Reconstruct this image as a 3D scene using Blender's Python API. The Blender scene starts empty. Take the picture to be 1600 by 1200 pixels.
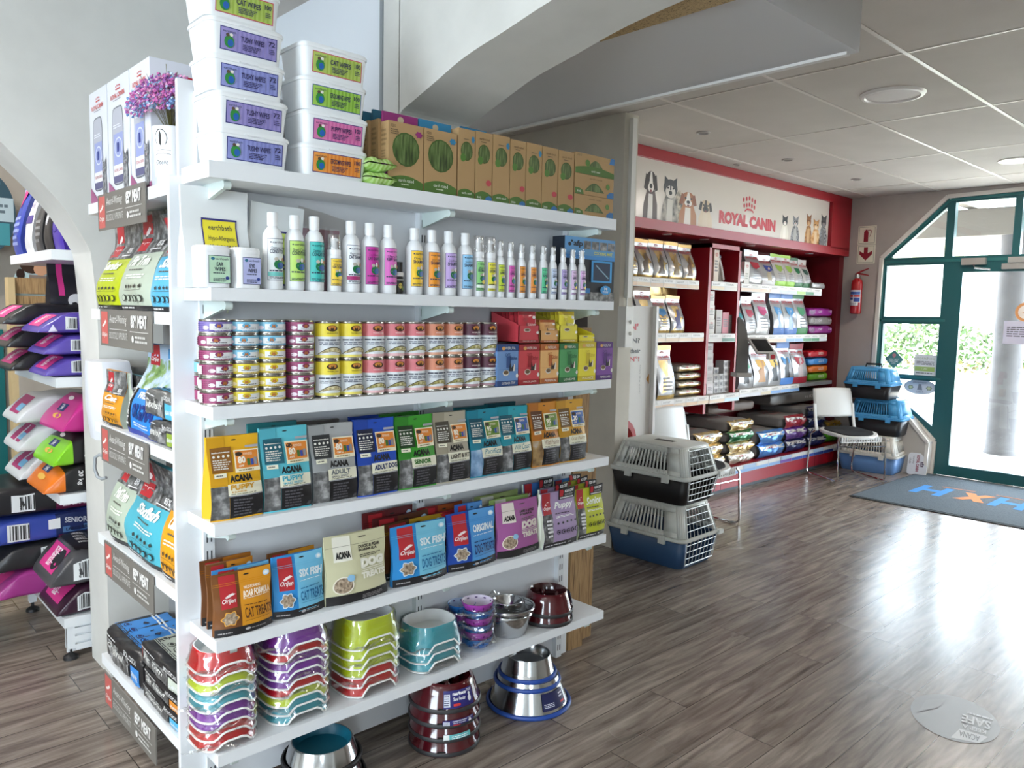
import bpy, bmesh, math, random
from math import sin, cos, pi, radians, sqrt, atan2
from mathutils import Vector, Matrix
random.seed(7)
C = bpy.context.scene.collection

# ------------------------------------------------------------------ camera model (room metres: X along the display shelves, Y into the shop, Z up)
F = 1220.6; H = 1.488
YAW, PIT, ROL = 0.819375, -0.0942800, 0.0207743
_f = Vector((cos(YAW)*cos(PIT), sin(YAW)*cos(PIT), sin(PIT)))
_r = _f.cross(Vector((0, 0, 1))).normalized(); _u = _r.cross(_f)
CR = cos(ROL)*_r + sin(ROL)*_u; CU = -sin(ROL)*_r + cos(ROL)*_u; CF = _f

def _row(px): return CR - CF*((px-800)/F)
def _col(py): return CU + CF*((py-600)/F)
def XA(px, Y, z):
    a = _row(px); return -(a.y*Y + a.z*(z-H))/a.x
def YA(px, X, z):
    a = _row(px); return -(a.x*X + a.z*(z-H))/a.y
def ZA(py, X, Y):
    b = _col(py); return H - (b.x*X + b.y*Y)/b.z
def onfloor(px, py, z=0.0):
    d = CR*((px-800)/F) - CU*((py-600)/F) + CF
    t = (z-H)/d.z
    return Vector((d.x*t, d.y*t, z))

# ------------------------------------------------------------------ materials
_M = {}
def lin(h):
    h = h.lstrip('#'); o = []
    for i in (0, 2, 4):
        c = int(h[i:i+2], 16)/255
        o.append(c/12.92 if c <= .04045 else ((c+.055)/1.055)**2.4)
    return (*o, 1)
def M(h, rough=.45, metal=0., spec=.5, emit=0., coat=0.):
    if not isinstance(h, str): return h
    k = (h, rough, metal, spec, emit, coat)
    if k in _M: return _M[k]
    m = bpy.data.materials.new('paint_' + h.lstrip('#')); m.use_nodes = True
    b = m.node_tree.nodes['Principled BSDF']; c = lin(h)
    b.inputs['Base Color'].default_value = c
    b.inputs['Roughness'].default_value = rough; b.inputs['Metallic'].default_value = metal
    b.inputs['Specular IOR Level'].default_value = spec
    b.inputs['Coat Weight'].default_value = coat
    if emit: b.inputs['Emission Color'].default_value = c; b.inputs['Emission Strength'].default_value = emit
    _M[k] = m; return m
def noisy(name, cols, scale=8, rough=.5, metal=0., stretch=(1, 1, 1), detail=4, bump=0., pos=None, coord='Object', spec=.5):
    if name in _M: return _M[name]
    m = bpy.data.materials.new(name); m.use_nodes = True; nt = m.node_tree; N = nt.nodes; L = nt.links
    b = N['Principled BSDF']; b.inputs['Roughness'].default_value = rough; b.inputs['Metallic'].default_value = metal
    b.inputs['Specular IOR Level'].default_value = spec
    tc = N.new('ShaderNodeTexCoord'); mp = N.new('ShaderNodeMapping'); mp.inputs['Scale'].default_value = stretch
    nz = N.new('ShaderNodeTexNoise'); nz.inputs['Scale'].default_value = scale; nz.inputs['Detail'].default_value = detail
    rp = N.new('ShaderNodeValToRGB'); e = rp.color_ramp.elements
    pos = pos or [.3 + .4*i/(len(cols)-1) for i in range(len(cols))]
    e[0].position = pos[0]; e[0].color = lin(cols[0]); e[1].position = pos[-1]; e[1].color = lin(cols[-1])
    for p, c in zip(pos[1:-1], cols[1:-1]): x = e.new(p); x.color = lin(c)
    L.new(tc.outputs[coord], mp.inputs[0]); L.new(mp.outputs[0], nz.inputs[0]); L.new(nz.outputs[0], rp.inputs[0]); L.new(rp.outputs[0], b.inputs['Base Color'])
    if bump:
        bp = N.new('ShaderNodeBump'); bp.inputs['Strength'].default_value = bump; bp.inputs['Distance'].default_value = .01
        L.new(nz.outputs[0], bp.inputs['Height']); L.new(bp.outputs[0], b.inputs['Normal'])
    _M[name] = m; return m
def film(name='clear_film', clear=.82, rough=.12, tint='#ffffff'):
    if name in _M: return _M[name]
    m = bpy.data.materials.new(name); m.use_nodes = True; nt = m.node_tree; N = nt.nodes; L = nt.links
    N.remove(N['Principled BSDF']); out = N['Material Output']
    t = N.new('ShaderNodeBsdfTransparent'); t.inputs[0].default_value = lin(tint)
    g = N.new('ShaderNodeBsdfGlossy'); g.inputs['Roughness'].default_value = rough
    lw = N.new('ShaderNodeLayerWeight'); lw.inputs[0].default_value = .35
    mr = N.new('ShaderNodeMapRange'); mr.inputs['To Min'].default_value = 1-clear; mr.inputs['To Max'].default_value = min(1, (1-clear)+.5)
    mx = N.new('ShaderNodeMixShader')
    L.new(lw.outputs['Facing'], mr.inputs[0]); L.new(mr.outputs[0], mx.inputs[0]); L.new(t.outputs[0], mx.inputs[1]); L.new(g.outputs[0], mx.inputs[2]); L.new(mx.outputs[0], out.inputs[0])
    _M[name] = m; return m
def GREYPHOTO(): return noisy('grey_photo', ['#242424', '#6a6a6a', '#b4b4b4'], 38, .4, detail=4)
def KIBBLE(): return noisy('kibble', ['#5a4a3c', '#9a8670', '#c8b49c'], 120, .6, detail=2)
STEEL = M('#c4c6c8', .16, 1.); CHROME = M('#d0d0d0', .1, 1.)
WHITE = M('#e8ebee', .38); SHELFW = M('#eaedf0', .42)
INK = '#151515'

# ------------------------------------------------------------------ lettering as flat outlines
_T = {}
def glyphs(txt, bold=0, shear=0):
    k = (txt, bold, shear)
    if k in _T: return _T[k]
    cu = bpy.data.curves.new('lettering', 'FONT'); cu.body = txt; cu.resolution_u = 2; cu.offset = .022*bold; cu.shear = shear*.35
    ob = bpy.data.objects.new('lettering', cu); me = bpy.data.meshes.new_from_object(ob)
    vs = [(v.co.x, v.co.y) for v in me.vertices]; fs = [tuple(p.vertices) for p in me.polygons]
    bpy.data.objects.remove(ob); bpy.data.curves.remove(cu); bpy.data.meshes.remove(me)
    x0 = min(v[0] for v in vs); x1 = max(v[0] for v in vs); y0 = min(v[1] for v in vs); y1 = max(v[1] for v in vs)
    vs = [((x-x0)/max(1e-6, x1-x0), (y-y0)/max(1e-6, y1-y0)) for x, y in vs]
    _T[k] = (vs, fs); return _T[k]

# ------------------------------------------------------------------ mesh builder
class MB:
    def __init__(s): s.v = []; s.f = []; s.fm = []; s.fs = []; s.mats = []
    def mi(s, m):
        m = M(m)
        if m not in s.mats: s.mats.append(m)
        return s.mats.index(m)
    def face(s, idx, m, sm=False): s.f.append(tuple(idx)); s.fm.append(s.mi(m)); s.fs.append(sm)
    def poly(s, pts, m, sm=False):
        n = len(s.v); s.v += [Vector(p) for p in pts]; s.face(range(n, n+len(pts)), m, sm)
    def box(s, a, b, m):
        x0, y0, z0 = a; x1, y1, z1 = b; n = len(s.v)
        s.v += [Vector(p) for p in ((x0,y0,z0),(x1,y0,z0),(x1,y1,z0),(x0,y1,z0),(x0,y0,z1),(x1,y0,z1),(x1,y1,z1),(x0,y1,z1))]
        for q in ((3,2,1,0),(4,5,6,7),(0,1,5,4),(1,2,6,5),(2,3,7,6),(3,0,4,7)): s.face([n+i for i in q], m)
        return s
    def grid(s, P, nu, nv, m, sm=True, flip=False):
        n = len(s.v)
        for j in range(nv+1):
            for i in range(nu+1): s.v.append(Vector(P(i/nu, j/nv)))
        for j in range(nv):
            for i in range(nu):
                a = n+j*(nu+1)+i; q = (a, a+1, a+nu+2, a+nu+1)
                s.face(q[::-1] if flip else q, m(i, j) if callable(m) else m, sm)
    def loft(s, rings, m, cap0=True, cap1=True, sm=True, closed=True):
        n = len(s.v); k = len(rings[0])
        for r in rings: s.v += [Vector(p) for p in r]
        for j in range(len(rings)-1):
            mm = m[j] if isinstance(m, (list, tuple)) else m
            for i in range(k if closed else k-1):
                i2 = (i+1) % k; a = n+j*k
                s.face((a+i, a+i2, a+k+i2, a+k+i), mm(i) if callable(mm) else mm, sm)
        m0 = m[0] if isinstance(m, (list, tuple)) else m; m1 = m[-1] if isinstance(m, (list, tuple)) else m
        if callable(m0): m0 = m0(0)
        if callable(m1): m1 = m1(0)
        if cap0: s.face([n+i for i in range(k)][::-1], m0)
        if cap1: s.face([n+(len(rings)-1)*k+i for i in range(k)], m1)
    def lathe(s, prof, m, n=28, c=(0, 0), cap0=True, cap1=True, sm=True):
        s.loft([[(c[0]+r*cos(2*pi*i/n), c[1]+r*sin(2*pi*i/n), z) for i in range(n)] for r, z in prof], m, cap0, cap1, sm)
    def tube(s, pts, r, m, n=8, closed=False):
        pts = [Vector(p) for p in pts]; rings = []; K = len(pts); up = None
        for i, p in enumerate(pts):
            a = pts[i-1] if (i or closed) else pts[0]; b = pts[(i+1) % K] if (i < K-1 or closed) else pts[-1]
            t = (b-a).normalized()
            if up is None: up = Vector((0, 0, 1)) if abs(t.z) < .9 else Vector((1, 0, 0))
            x = t.cross(up).normalized(); y = x.cross(t); up = y
            rr = r[i] if isinstance(r, (list, tuple)) else r
            rings.append([p + x*rr*cos(2*pi*j/n) + y*rr*sin(2*pi*j/n) for j in range(n)])
        if closed: rings.append(rings[0])
        s.loft(rings, m, not closed, not closed)
    def sphere(s, c, r, m, nu=12, nv=8):
        r = r if isinstance(r, (list, tuple)) else (r, r, r)
        s.loft([[(c[0]+r[0]*cos(2*pi*i/nu)*sin(pi*max(.02, min(.98, j/nv))), c[1]+r[1]*sin(2*pi*i/nu)*sin(pi*max(.02, min(.98, j/nv))), c[2]-r[2]*cos(pi*j/nv)) for i in range(nu)] for j in range(nv+1)], m)
    # printing laid over a surface S(u, v)
    def art(s, S, items, k0=1, eps=.0006, dens=12, flip=1):
        def at(u, v, k):
            e = .004; p = Vector(S(u, v))
            n = (Vector(S(u+e, v))-Vector(S(u-e, v))).cross(Vector(S(u, v+e))-Vector(S(u, v-e)))
            return p + n.normalized()*eps*k*flip if n.length > 1e-12 else p
        for k, it in enumerate(items):
            k = k0 + k*.35; t = it[0]
            if t == 'r':
                _, u0, v0, u1, v1, m = it; nu = max(1, math.ceil(abs(u1-u0)*dens)); nv = max(1, math.ceil(abs(v1-v0)*dens))
                s.grid(lambda a, b: at(u0+(u1-u0)*a, v0+(v1-v0)*b, k), nu, nv, m, True)
            elif t in 'ef':
                cu, cv, ru, rv, m = it[1:6]; n = 16 if t == 'e' else 24; b = len(s.v); s.v.append(at(cu, cv, k))
                for i in range(n):
                    w = 1 if t == 'e' else .86+.14*cos(6*2*pi*i/n)
                    s.v.append(at(cu+ru*w*cos(2*pi*i/n), cv+rv*w*sin(2*pi*i/n), k))
                for i in range(n): s.face((b, b+1+i, b+1+(i+1) % n), m, True)
            elif t == 'p':
                if dens < 2: s.poly([at(u, v, k) for u, v in it[1]], it[2]); continue
                P_ = it[1]; cu = sum(p[0] for p in P_)/len(P_); cv = sum(p[1] for p in P_)/len(P_); nr = 4; b = len(s.v); n = len(P_)
                s.v.append(at(cu, cv, k))
                for r_ in range(1, nr+1):
                    for u, v in P_: s.v.append(at(cu+(u-cu)*r_/nr, cv+(v-cv)*r_/nr, k))
                for i in range(n):
                    i2 = (i+1) % n; s.face((b, b+1+i, b+1+i2), it[2], True)
                    for r_ in range(nr-1): s.face((b+1+r_*n+i, b+1+(r_+1)*n+i, b+1+(r_+1)*n+i2, b+1+r_*n+i2), it[2], True)
            elif t == 't':
                _, tx, u0, v0, u1, v1, m = it[:7]; bold = it[7] if len(it) > 7 else 1; sh = it[8] if len(it) > 8 else 0
                vs, fs = glyphs(tx, bold, sh); b = len(s.v)
                for x, y in vs: s.v.append(at(u0+(u1-u0)*x, v0+(v1-v0)*y, k+1.1))
                for f in fs: s.face([b+i for i in f], m)
            elif t == 'v':      # lettering that runs downwards
                _, tx, u0, v0, u1, v1, m = it[:7]; vs, fs = glyphs(tx, it[7] if len(it) > 7 else 1, 0); b = len(s.v)
                for x, y in vs: s.v.append(at(u0+(u1-u0)*y, v1-(v1-v0)*x, k+.6))
                for f in fs: s.face([b+i for i in f], m)
            elif t == 'l':
                _, u0, v0, u1, v1, m, n = it; rg = random.Random(int((u0+v0*7+u1*3)*1000))
                h = (v1-v0)/n
                for i in range(n):
                    x = u0; e_ = u1 - (u1-u0)*rg.random()*.25
                    while x < e_:
                        w = (u1-u0)*(.08+.16*rg.random()); x2 = min(e_, x+w); y = v1-h*(i+.75)
                        s.poly([at(x, y, k), at(x2, y, k), at(x2, y+h*.5, k), at(x, y+h*.5, k)], m); x = x2+(u1-u0)*.03
    def build(s, name, parent=None, loc=None, rot=None, ang=40):
        me = bpy.data.meshes.new(name); me.from_pydata([tuple(v) for v in s.v], [], s.f)
        for m in s.mats: me.materials.append(m)
        me.polygons.foreach_set('material_index', s.fm); me.polygons.foreach_set('use_smooth', s.fs)
        me.update()
        try: me.set_sharp_from_angle(angle=radians(ang))
        except Exception: pass
        o = bpy.data.objects.new(name, me); C.objects.link(o)
        if parent: o.parent = parent
        if loc is not None: o.location = loc
        if rot is not None: o.rotation_euler = rot if hasattr(rot, '__len__') else (0, 0, rot)
        return o
def tag(o, label, cat, group=None, kind=None):
    o['label'] = label; o['category'] = cat
    if group: o['group'] = group
    if kind: o['kind'] = kind
    return o
def struct(o): o['kind'] = 'structure'; return o
def thing(name, loc, label, cat, group=None, rot=0):
    o = bpy.data.objects.new(name, None); C.objects.link(o); o.location = loc
    o.rotation_euler = rot if hasattr(rot, '__len__') else (0, 0, rot); o.empty_display_size = .05
    return tag(o, label, cat, group)
def dup(root, loc, label, group=None, rot=None):
    r = root.copy(); C.objects.link(r); r.location = loc
    if rot is not None: r.rotation_euler = rot if hasattr(rot, '__len__') else (0, 0, rot)
    r['label'] = label
    if group: r['group'] = group
    for ch in list(root.children):
        c = ch.copy(); C.objects.link(c); c.parent = r
        for g in list(ch.children):
            d = g.copy(); C.objects.link(d); d.parent = c
    return r
def rrect(w, d, r, z, n=4, cx=0, cy=0):
    r = min(r, w/2-1e-4, d/2-1e-4); out = []
    for sx, sy, a0 in ((1, -1, -90), (1, 1, 0), (-1, 1, 90), (-1, -1, 180)):
        for i in range(n+1):
            a = radians(a0+90*i/n); out.append((cx+sx*(w/2-r)+r*cos(a), cy+sy*(d/2-r)+r*sin(a), z))
    return out
ORD = ['topmost', 'second from the top', 'third from the top', 'fourth from the top', 'fifth from the top', 'sixth from the top', 'seventh from the top', 'eighth from the top', 'ninth from the top']
NTH = ['first', 'second', 'third', 'fourth', 'fifth', 'sixth', 'seventh', 'eighth', 'ninth', 'tenth']
RE = -pi/2      # items on the end shelves face the other aisle

# ------------------------------------------------------------------ bags
def smooth_path(pts, n=5):
    out = []
    for i in range(len(pts)-1):
        p0, p1, p2, p3 = pts[max(0, i-1)], pts[i], pts[i+1], pts[min(len(pts)-1, i+2)]
        for k in range(n):
            t = k/n; out.append(tuple(.5*(2*p1[j]+(p2[j]-p0[j])*t+(2*p0[j]-5*p1[j]+4*p2[j]-p3[j])*t*t+(3*p1[j]-p0[j]-3*p2[j]+p3[j])*t**3) for j in (0, 1)))
    return out+[pts[-1]]
def bag(name, label, cat, loc, w, h, d, col, art, rot=0, side=None, group=None, seed=0, tuck=.78, pouch=False, curl=0., lean=0., rough=.35, metal=0., base=None, wob=1., mat=None, top=None):
    col = mat or M(col, rough, metal); side = M(side, rough, metal) if side else col; rg = random.Random(seed*13+5)
    p1, p2, p3 = rg.random()*6, rg.random()*6, rg.random()*6
    def dep(v):
        if pouch: return d*max(0, 1-v/.96)**.75*(1-.15*max(0, .1-v)/.1)+.006
        if v < .08: return d*(.9+.1*v/.08)
        if v < .3: return d*(1+.06*sin((v-.08)/.22*pi))
        if v < tuck: return d + (.012-d)*((v-.3)/(tuck-.3))**1.25
        return .01
    def cy(v): return lean*h*v - curl*max(0, v-.55)**2*h
    def half(v): return w/2*(1-(.05*sin(pi*min(1, v*1.1))**2 if pouch else .025*sin(pi*v)))
    def S(u, v):
        b = 1-.14*abs(2*u-1)**3 if not pouch else 1-.75*abs(2*u-1)**2.2
        y = -dep(v)/2*b + cy(v)
        q = min(w, h)*.012*wob*min(1, dep(v)/d*1.6+.25)
        y += q*(sin(9*u+p1+4*v)*sin(5*v+p2) + .6*sin(17*v+p3+6*u))
        zz = h*v
        if v > .9: zz += w*.01*sin(5*u+p1)*(v-.9)*10
        return ((u-.5)*2*half(v), y, zz)
    def B(u, v):
        b = 1-.14*abs(2*u-1)**3 if not pouch else 1-.75*abs(2*u-1)**2.2
        return ((u-.5)*2*half(v), dep(v)/2*b+cy(v)+.002, h*v)
    nu, nv = 14, 26; vs = [j/nv for j in range(nv+1)]; rings = []
    for v in vs:
        r = [S(i/nu, v) for i in range(nu+1)]
        g = dep(v)*.3 if not pouch else 0
        r.append((half(v)-g*.6, cy(v), h*v)); r += [B(1-i/nu, v) for i in range(nu+1)]; r.append((-half(v)+g*.6, cy(v), h*v)); rings.append(r)
    mb = MB(); K = len(rings[0])
    mb.loft(rings, lambda i: side if (nu <= i <= nu+1 or i >= K-2) else col)
    mb.art(S, art, k0=1.6, eps=.0009 if d < .1 else .0007)
    if top: mb.art(S, top, k0=6)
    o = mb.build(name, None, loc, rot); tag(o, label, cat, group); o['_'] = 0; del o['_']
    o_S[o.name] = S
    return o
o_S = {}
def sticker(o, items, name='promotion_sticker', k0=9, label=None):
    mb = MB(); mb.art(o_S[o.name], items, k0=k0); c = mb.build(name, o)
    if label: c['label'] = label
    return c

def sack(name, label, loc, L, W, Hh, col, art_side=(), art_top=(), art_end=(), rot=0, cat='pet food bag', group=None, seed=0, flap=.16, flapcol=None, endcol=None, endlen=.0, rough=.3, flapup=0., art_flap=(), topcol=None, sq=5., metal=0., pinch=0.):
    """a full bag lying on its back: length along local X (flap at -X), width along Y, side faces -Y"""
    rg = random.Random(seed*7+3); p1, p2, p3 = [rg.random()*6 for _ in range(3)]
    col = M(col, rough, metal); fc = M(flapcol, rough, metal) if flapcol else col; ec = M(endcol, rough, metal) if endcol else col
    tcol = M(topcol, rough, metal) if topcol else None
    def prof(s):      # height and width factors along the length
        s = min(1, max(0, s))
        if s < .07: k = s/.07; return .55+.45*k**.45, .93+.07*k**.5
        if s > .95: k = (1-s)/.05; return .7+.3*k**.5, .95+.05*k
        return 1, 1
    def P(s, a):
        hh, ww = prof(s); ca, sa = cos(a), sin(a)
        x = (s-.5)*L; q = .03*Hh*sin(9*s+p1+2*a)+.025*Hh*sin(23*s+3*a+p2)+.012*Hh*sin(47*s+5*a+p3)
        y = W/2*ww*math.copysign(abs(ca)**(2/sq), ca); z = Hh/2*hh*math.copysign(abs(sa)**(2/sq), sa)
        z = z*.87+q if sa > 0 else z; y += q*math.copysign(1, ca)*.6
        bul = 1+.05*sin(pi*s)
        zz = Hh/2+z*(1 if sa < 0 else bul)
        if pinch and s < pinch: zz *= .14+.86*min(1, max(0, s/pinch))**.75
        return (x, y*bul, zz)
    n = 32; sl = [0, .012, .03, .05, .075, .1, .125]+[.15+.8*k/14 for k in range(0, 15)]+[.975, 1]; ns = len(sl)-1
    an = [math.copysign(1, sin(2*pi*(i+.5)/n))*0+2*pi*(i+.5)/n for i in range(n)]; rings = [[P(s_, a) for a in an] for s_ in sl]
    mb = MB(); mats = []
    for j in range(ns):
        c_ = ec if (sl[j]+sl[j+1])/2 < endlen else col
        mats.append((lambda i, c_=c_: tcol if (tcol and n*.14 < i < n*.36) else c_))
    mb.loft(rings, mats)
    if flap and not pinch:
        def FS(u, v):   # folded, gathered mouth of the bag: u across the width, v outward
            z0 = Hh*(.5+flapup); sag = Hh*(.15-.25*v)*(1 if flapup <= 0 else -.4)
            return (-L/2*(1)-flap*v+.01, (u-.5)*W*(.92-.05*v), Hh*.5+(z0-Hh*.5)*v+sag*v + .012*sin(9*u+p3)*(.3+v))
        mb.grid(lambda u, v: Vector(FS(u, v))+Vector((0, 0, .012*(1-v)+.0015)), 8, 5, fc)
        mb.grid(lambda u, v: Vector(FS(u, v))-Vector((0, 0, .012*(1-v)+.0015)), 8, 5, fc, flip=True)
        # gathered sides between bag end and flap
        if art_flap: mb.art(lambda u, v: Vector(FS(1-v, u))+Vector((0, 0, .006)), art_flap, k0=2)
    def side(u, v):
        t = (v-.5)*1.76; s_ = math.copysign(abs(t)**(sq/2), t); return P(u, pi-math.asin(s_))
    def upper(u, v):
        t = (v-.5)*1.76; c_ = math.copysign(abs(t)**(sq/2), t); return P(u, math.acos(c_))
    mb.art(side, list(art_side), k0=2); mb.art(upper, list(art_top), k0=2)
    if pinch and art_flap: mb.art(lambda u, v: upper(pinch*(1-u)*.9+.012, 1-v), art_flap, k0=2)
    return tag(mb.build(name, None, loc, rot), label, cat, group)

def carton(name, label, cat, loc, w, h, d, col, front=(), left=(), right=(), top=(), rot=0, group=None, sidecol=None, rough=.5):
    mb = MB(); c = M(col, rough)
    mb.box((-w/2, -d/2, 0), (w/2, d/2, h), c)
    if front: mb.art(lambda u, v: ((u-.5)*w, -d/2, v*h), list(front), dens=1)
    if left: mb.art(lambda u, v: (-w/2, d/2-u*d, v*h), list(left), dens=1)
    if right: mb.art(lambda u, v: (w/2, -d/2+u*d, v*h), list(right), dens=1)
    if top: mb.art(lambda u, v: ((u-.5)*w, -d/2+v*d, h), list(top), dens=1)
    return tag(mb.build(name, None, loc, rot), label, cat, group)
# ------------------------------------------------------------------ room shell
XW = 8.04; ZC = 2.69; ZS = [1.850, 1.530, 1.221, .908, .589, .268]     # window wall, ceiling, shelf tops
def mat_floor():
    m = bpy.data.materials.new('grey_oak_planks'); m.use_nodes = True; nt = m.node_tree; N = nt.nodes; L = nt.links; b = N['Principled BSDF']
    tc = N.new('ShaderNodeTexCoord'); br = N.new('ShaderNodeTexBrick')
    br.inputs['Scale'].default_value = 1; br.inputs['Brick Width'].default_value = 1.22; br.inputs['Row Height'].default_value = .178
    br.inputs['Mortar Size'].default_value = .0016; br.inputs['Mortar Smooth'].default_value = .3; br.offset = .37; br.inputs['Bias'].default_value = 0
    br.inputs['Color1'].default_value = (.0, 0, 0, 1); br.inputs['Color2'].default_value = (1, 1, 1, 1); br.inputs['Mortar'].default_value = (.5, .5, .5, 1)
    mp = N.new('ShaderNodeMapping'); mp.inputs['Scale'].default_value = (1.6, 16, 1)
    off = N.new('ShaderNodeVectorMath'); off.operation = 'MULTIPLY_ADD'; off.inputs[1].default_value = (3.1, 7.7, 0)
    nz = N.new('ShaderNodeTexNoise'); nz.inputs['Scale'].default_value = 1.5; nz.inputs['Detail'].default_value = 9; nz.inputs['Roughness'].default_value = .62; nz.inputs['Distortion'].default_value = .5
    n2 = N.new('ShaderNodeTexNoise'); n2.inputs['Scale'].default_value = 1.1; n2.inputs['Detail'].default_value = 2
    rp = N.new('ShaderNodeValToRGB'); e = rp.color_ramp.elements
    e[0].position = .28; e[0].color = lin('#4c423b'); e[1].position = .72; e[1].color = lin('#a99e93'); x = e.new(.5); x.color = lin('#85796f')
    hs = N.new('ShaderNodeMixRGB'); hs.blend_type = 'MULTIPLY'; hs.inputs[0].default_value = .55
    vr = N.new('ShaderNodeMapRange'); vr.inputs['To Min'].default_value = .7; vr.inputs['To Max'].default_value = 1.12
    mo = N.new('ShaderNodeMixRGB'); mo.inputs[2].default_value = lin('#2a2420')
    L.new(tc.outputs['Object'], br.inputs[0]); L.new(br.outputs['Color'], off.inputs[0]); L.new(tc.outputs['Object'], off.inputs[2])
    L.new(off.outputs[0], mp.inputs[0]); L.new(mp.outputs[0], nz.inputs[0]); L.new(tc.outputs['Object'], n2.inputs[0]); L.new(nz.outputs[0], rp.inputs[0])
    L.new(br.outputs['Color'], vr.inputs[0]); L.new(rp.outputs[0], hs.inputs[1]); L.new(vr.outputs[0], hs.inputs[2])
    L.new(br.outputs['Fac'], mo.inputs[0]); L.new(hs.outputs[0], mo.inputs[1]); L.new(mo.outputs[0], b.inputs['Base Color'])
    rr = N.new('ShaderNodeMapRange'); rr.inputs['To Min'].default_value = .2; rr.inputs['To Max'].default_value = .32
    L.new(n2.outputs[0], rr.inputs[0]); L.new(rr.outputs[0], b.inputs['Roughness']); b.inputs['Specular IOR Level'].default_value = .6
    bp = N.new('ShaderNodeBump'); bp.inputs['Strength'].default_value = .06; bp.inputs['Distance'].default_value = .004
    L.new(nz.outputs[0], bp.inputs['Height']); L.new(bp.outputs[0], b.inputs['Normal']); return m
mb = MB(); mb.box((-3.2, -3.2, -.1), (XW+.12, 7.0, 0), mat_floor()); fl = struct(mb.build('floor'))
PLASTER = noisy('plaster_offwhite', ['#cdcdc8', '#d6d6d1'], 6, .75, bump=.25, detail=8)
PLASTERT = noisy('plaster_taupe', ['#a89f98', '#b0a7a0'], 5, .8, bump=.1)
TILE = noisy('ceiling_board', ['#c3bdb6', '#cbc5be'], 3, .8)
# ceiling boards with exposed T bars
mb = MB(); mb.box((-3.2, -3.2, ZC), (XW+.12, 7.0, ZC+.1), TILE); struct(mb.build('ceiling'))
TB = M('#d6d0c8', .35); TD = M('#6e655e', .6)
def tbar(a, b, n):
    m_ = MB(); m_.box(a, b, TB); struct(m_.build('trim_%d' % n))
n = 1
for i in range(-5, 6):
    y = 1.488+.634*i
    if y < -3.1 or y > 6.9: continue
    tbar((-3.2, y-.010, ZC-.004), (XW, y+.010, ZC+.002), n); n += 1
for i in range(-5, 4):
    x = 3.80+1.222*i
    if x > -3.1: tbar((x-.007, -3.2, ZC-.003), (x+.007, 7, ZC+.002), n); n += 1

# far walls of the shop that stand outside the view, with their shop windows
mb = MB(); mb.box((-3.3, -3.3, 0), (XW+.12, -3.2, .7), PLASTER); mb.box((-3.3, -3.3, 2.3), (XW+.12, -3.2, ZC), PLASTER)
for x0, x1 in ((-3.3, -2.2), (-1.4, XW+.12),): mb.box((x0, -3.3, .7), (x1, -3.2, 2.3), PLASTER)
struct(mb.build('wall_front'))
mb = MB(); mb.box((-3.3, -3.2, 0), (-3.2, 7, .8), PLASTER); mb.box((-3.3, -3.2, 2.3), (-3.2, 7, ZC), PLASTER)
for y0, y1 in ((-3.2, -.5), (1.6, 7)): mb.box((-3.3, y0, .8), (-3.2, y1, 2.3), PLASTER)
struct(mb.build('wall_left'))
mb = MB(); mb.box((-3.2, 6.9, 0), (XW+.12, 7.0, ZC), PLASTERT); struct(mb.build('wall_far'))

# wall with the low arch beside the end shelves: opening left of x=.87
Y1, Y2 = 3.25, 3.50
def arch_prof():
    k = Y1/3.32; pts = [(.905, 0), (.898, 1.2), (.894, 1.46), (.888, 1.56), (.88, 1.656), (.868, 1.70), (.802, 1.818), (.745, 1.89), (.695, 1.945), (.64, 2.0), (.596, 2.045), (.50, 2.12), (.38, 2.19), (.2, 2.25), (0, 2.27), (-.25, 2.25), (-.5, 2.16), (-.8, 1.9), (-.93, 1.6), (-.96, 1.2), (-.96, 0)]
    pts = [(x*k, H+(z-H)*k if z > .01 else 0) for x, z in pts]
    return [pts[0]]+smooth_path(pts[1:-1])+[pts[-1]]
ap = arch_prof(); mb = MB()
for f_, y in ((1, Y1), (0, Y2)):
    for a, b in zip(ap[:-1], ap[1:]):
        q = [(a[0], y, a[1]), (b[0], y, b[1]), (b[0], y, ZC), (a[0], y, ZC)]
        mb.poly(q if f_ else q[::-1], PLASTER)
    for x0, x1, in ((ap[0][0], 1.98), (-3.2, ap[-1][0])):
        q = [(x0, y, 0), (x1, y, 0), (x1, y, ZC), (x0, y, ZC)]; mb.poly(q if f_ else q[::-1], PLASTER)
for a, b in zip(ap[:-1], ap[1:]): mb.poly([(a[0], Y1, a[1]), (a[0], Y2, a[1]), (b[0], Y2, b[1]), (b[0], Y1, b[1])], PLASTER, True)
struct(mb.build('wall_back'))

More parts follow.
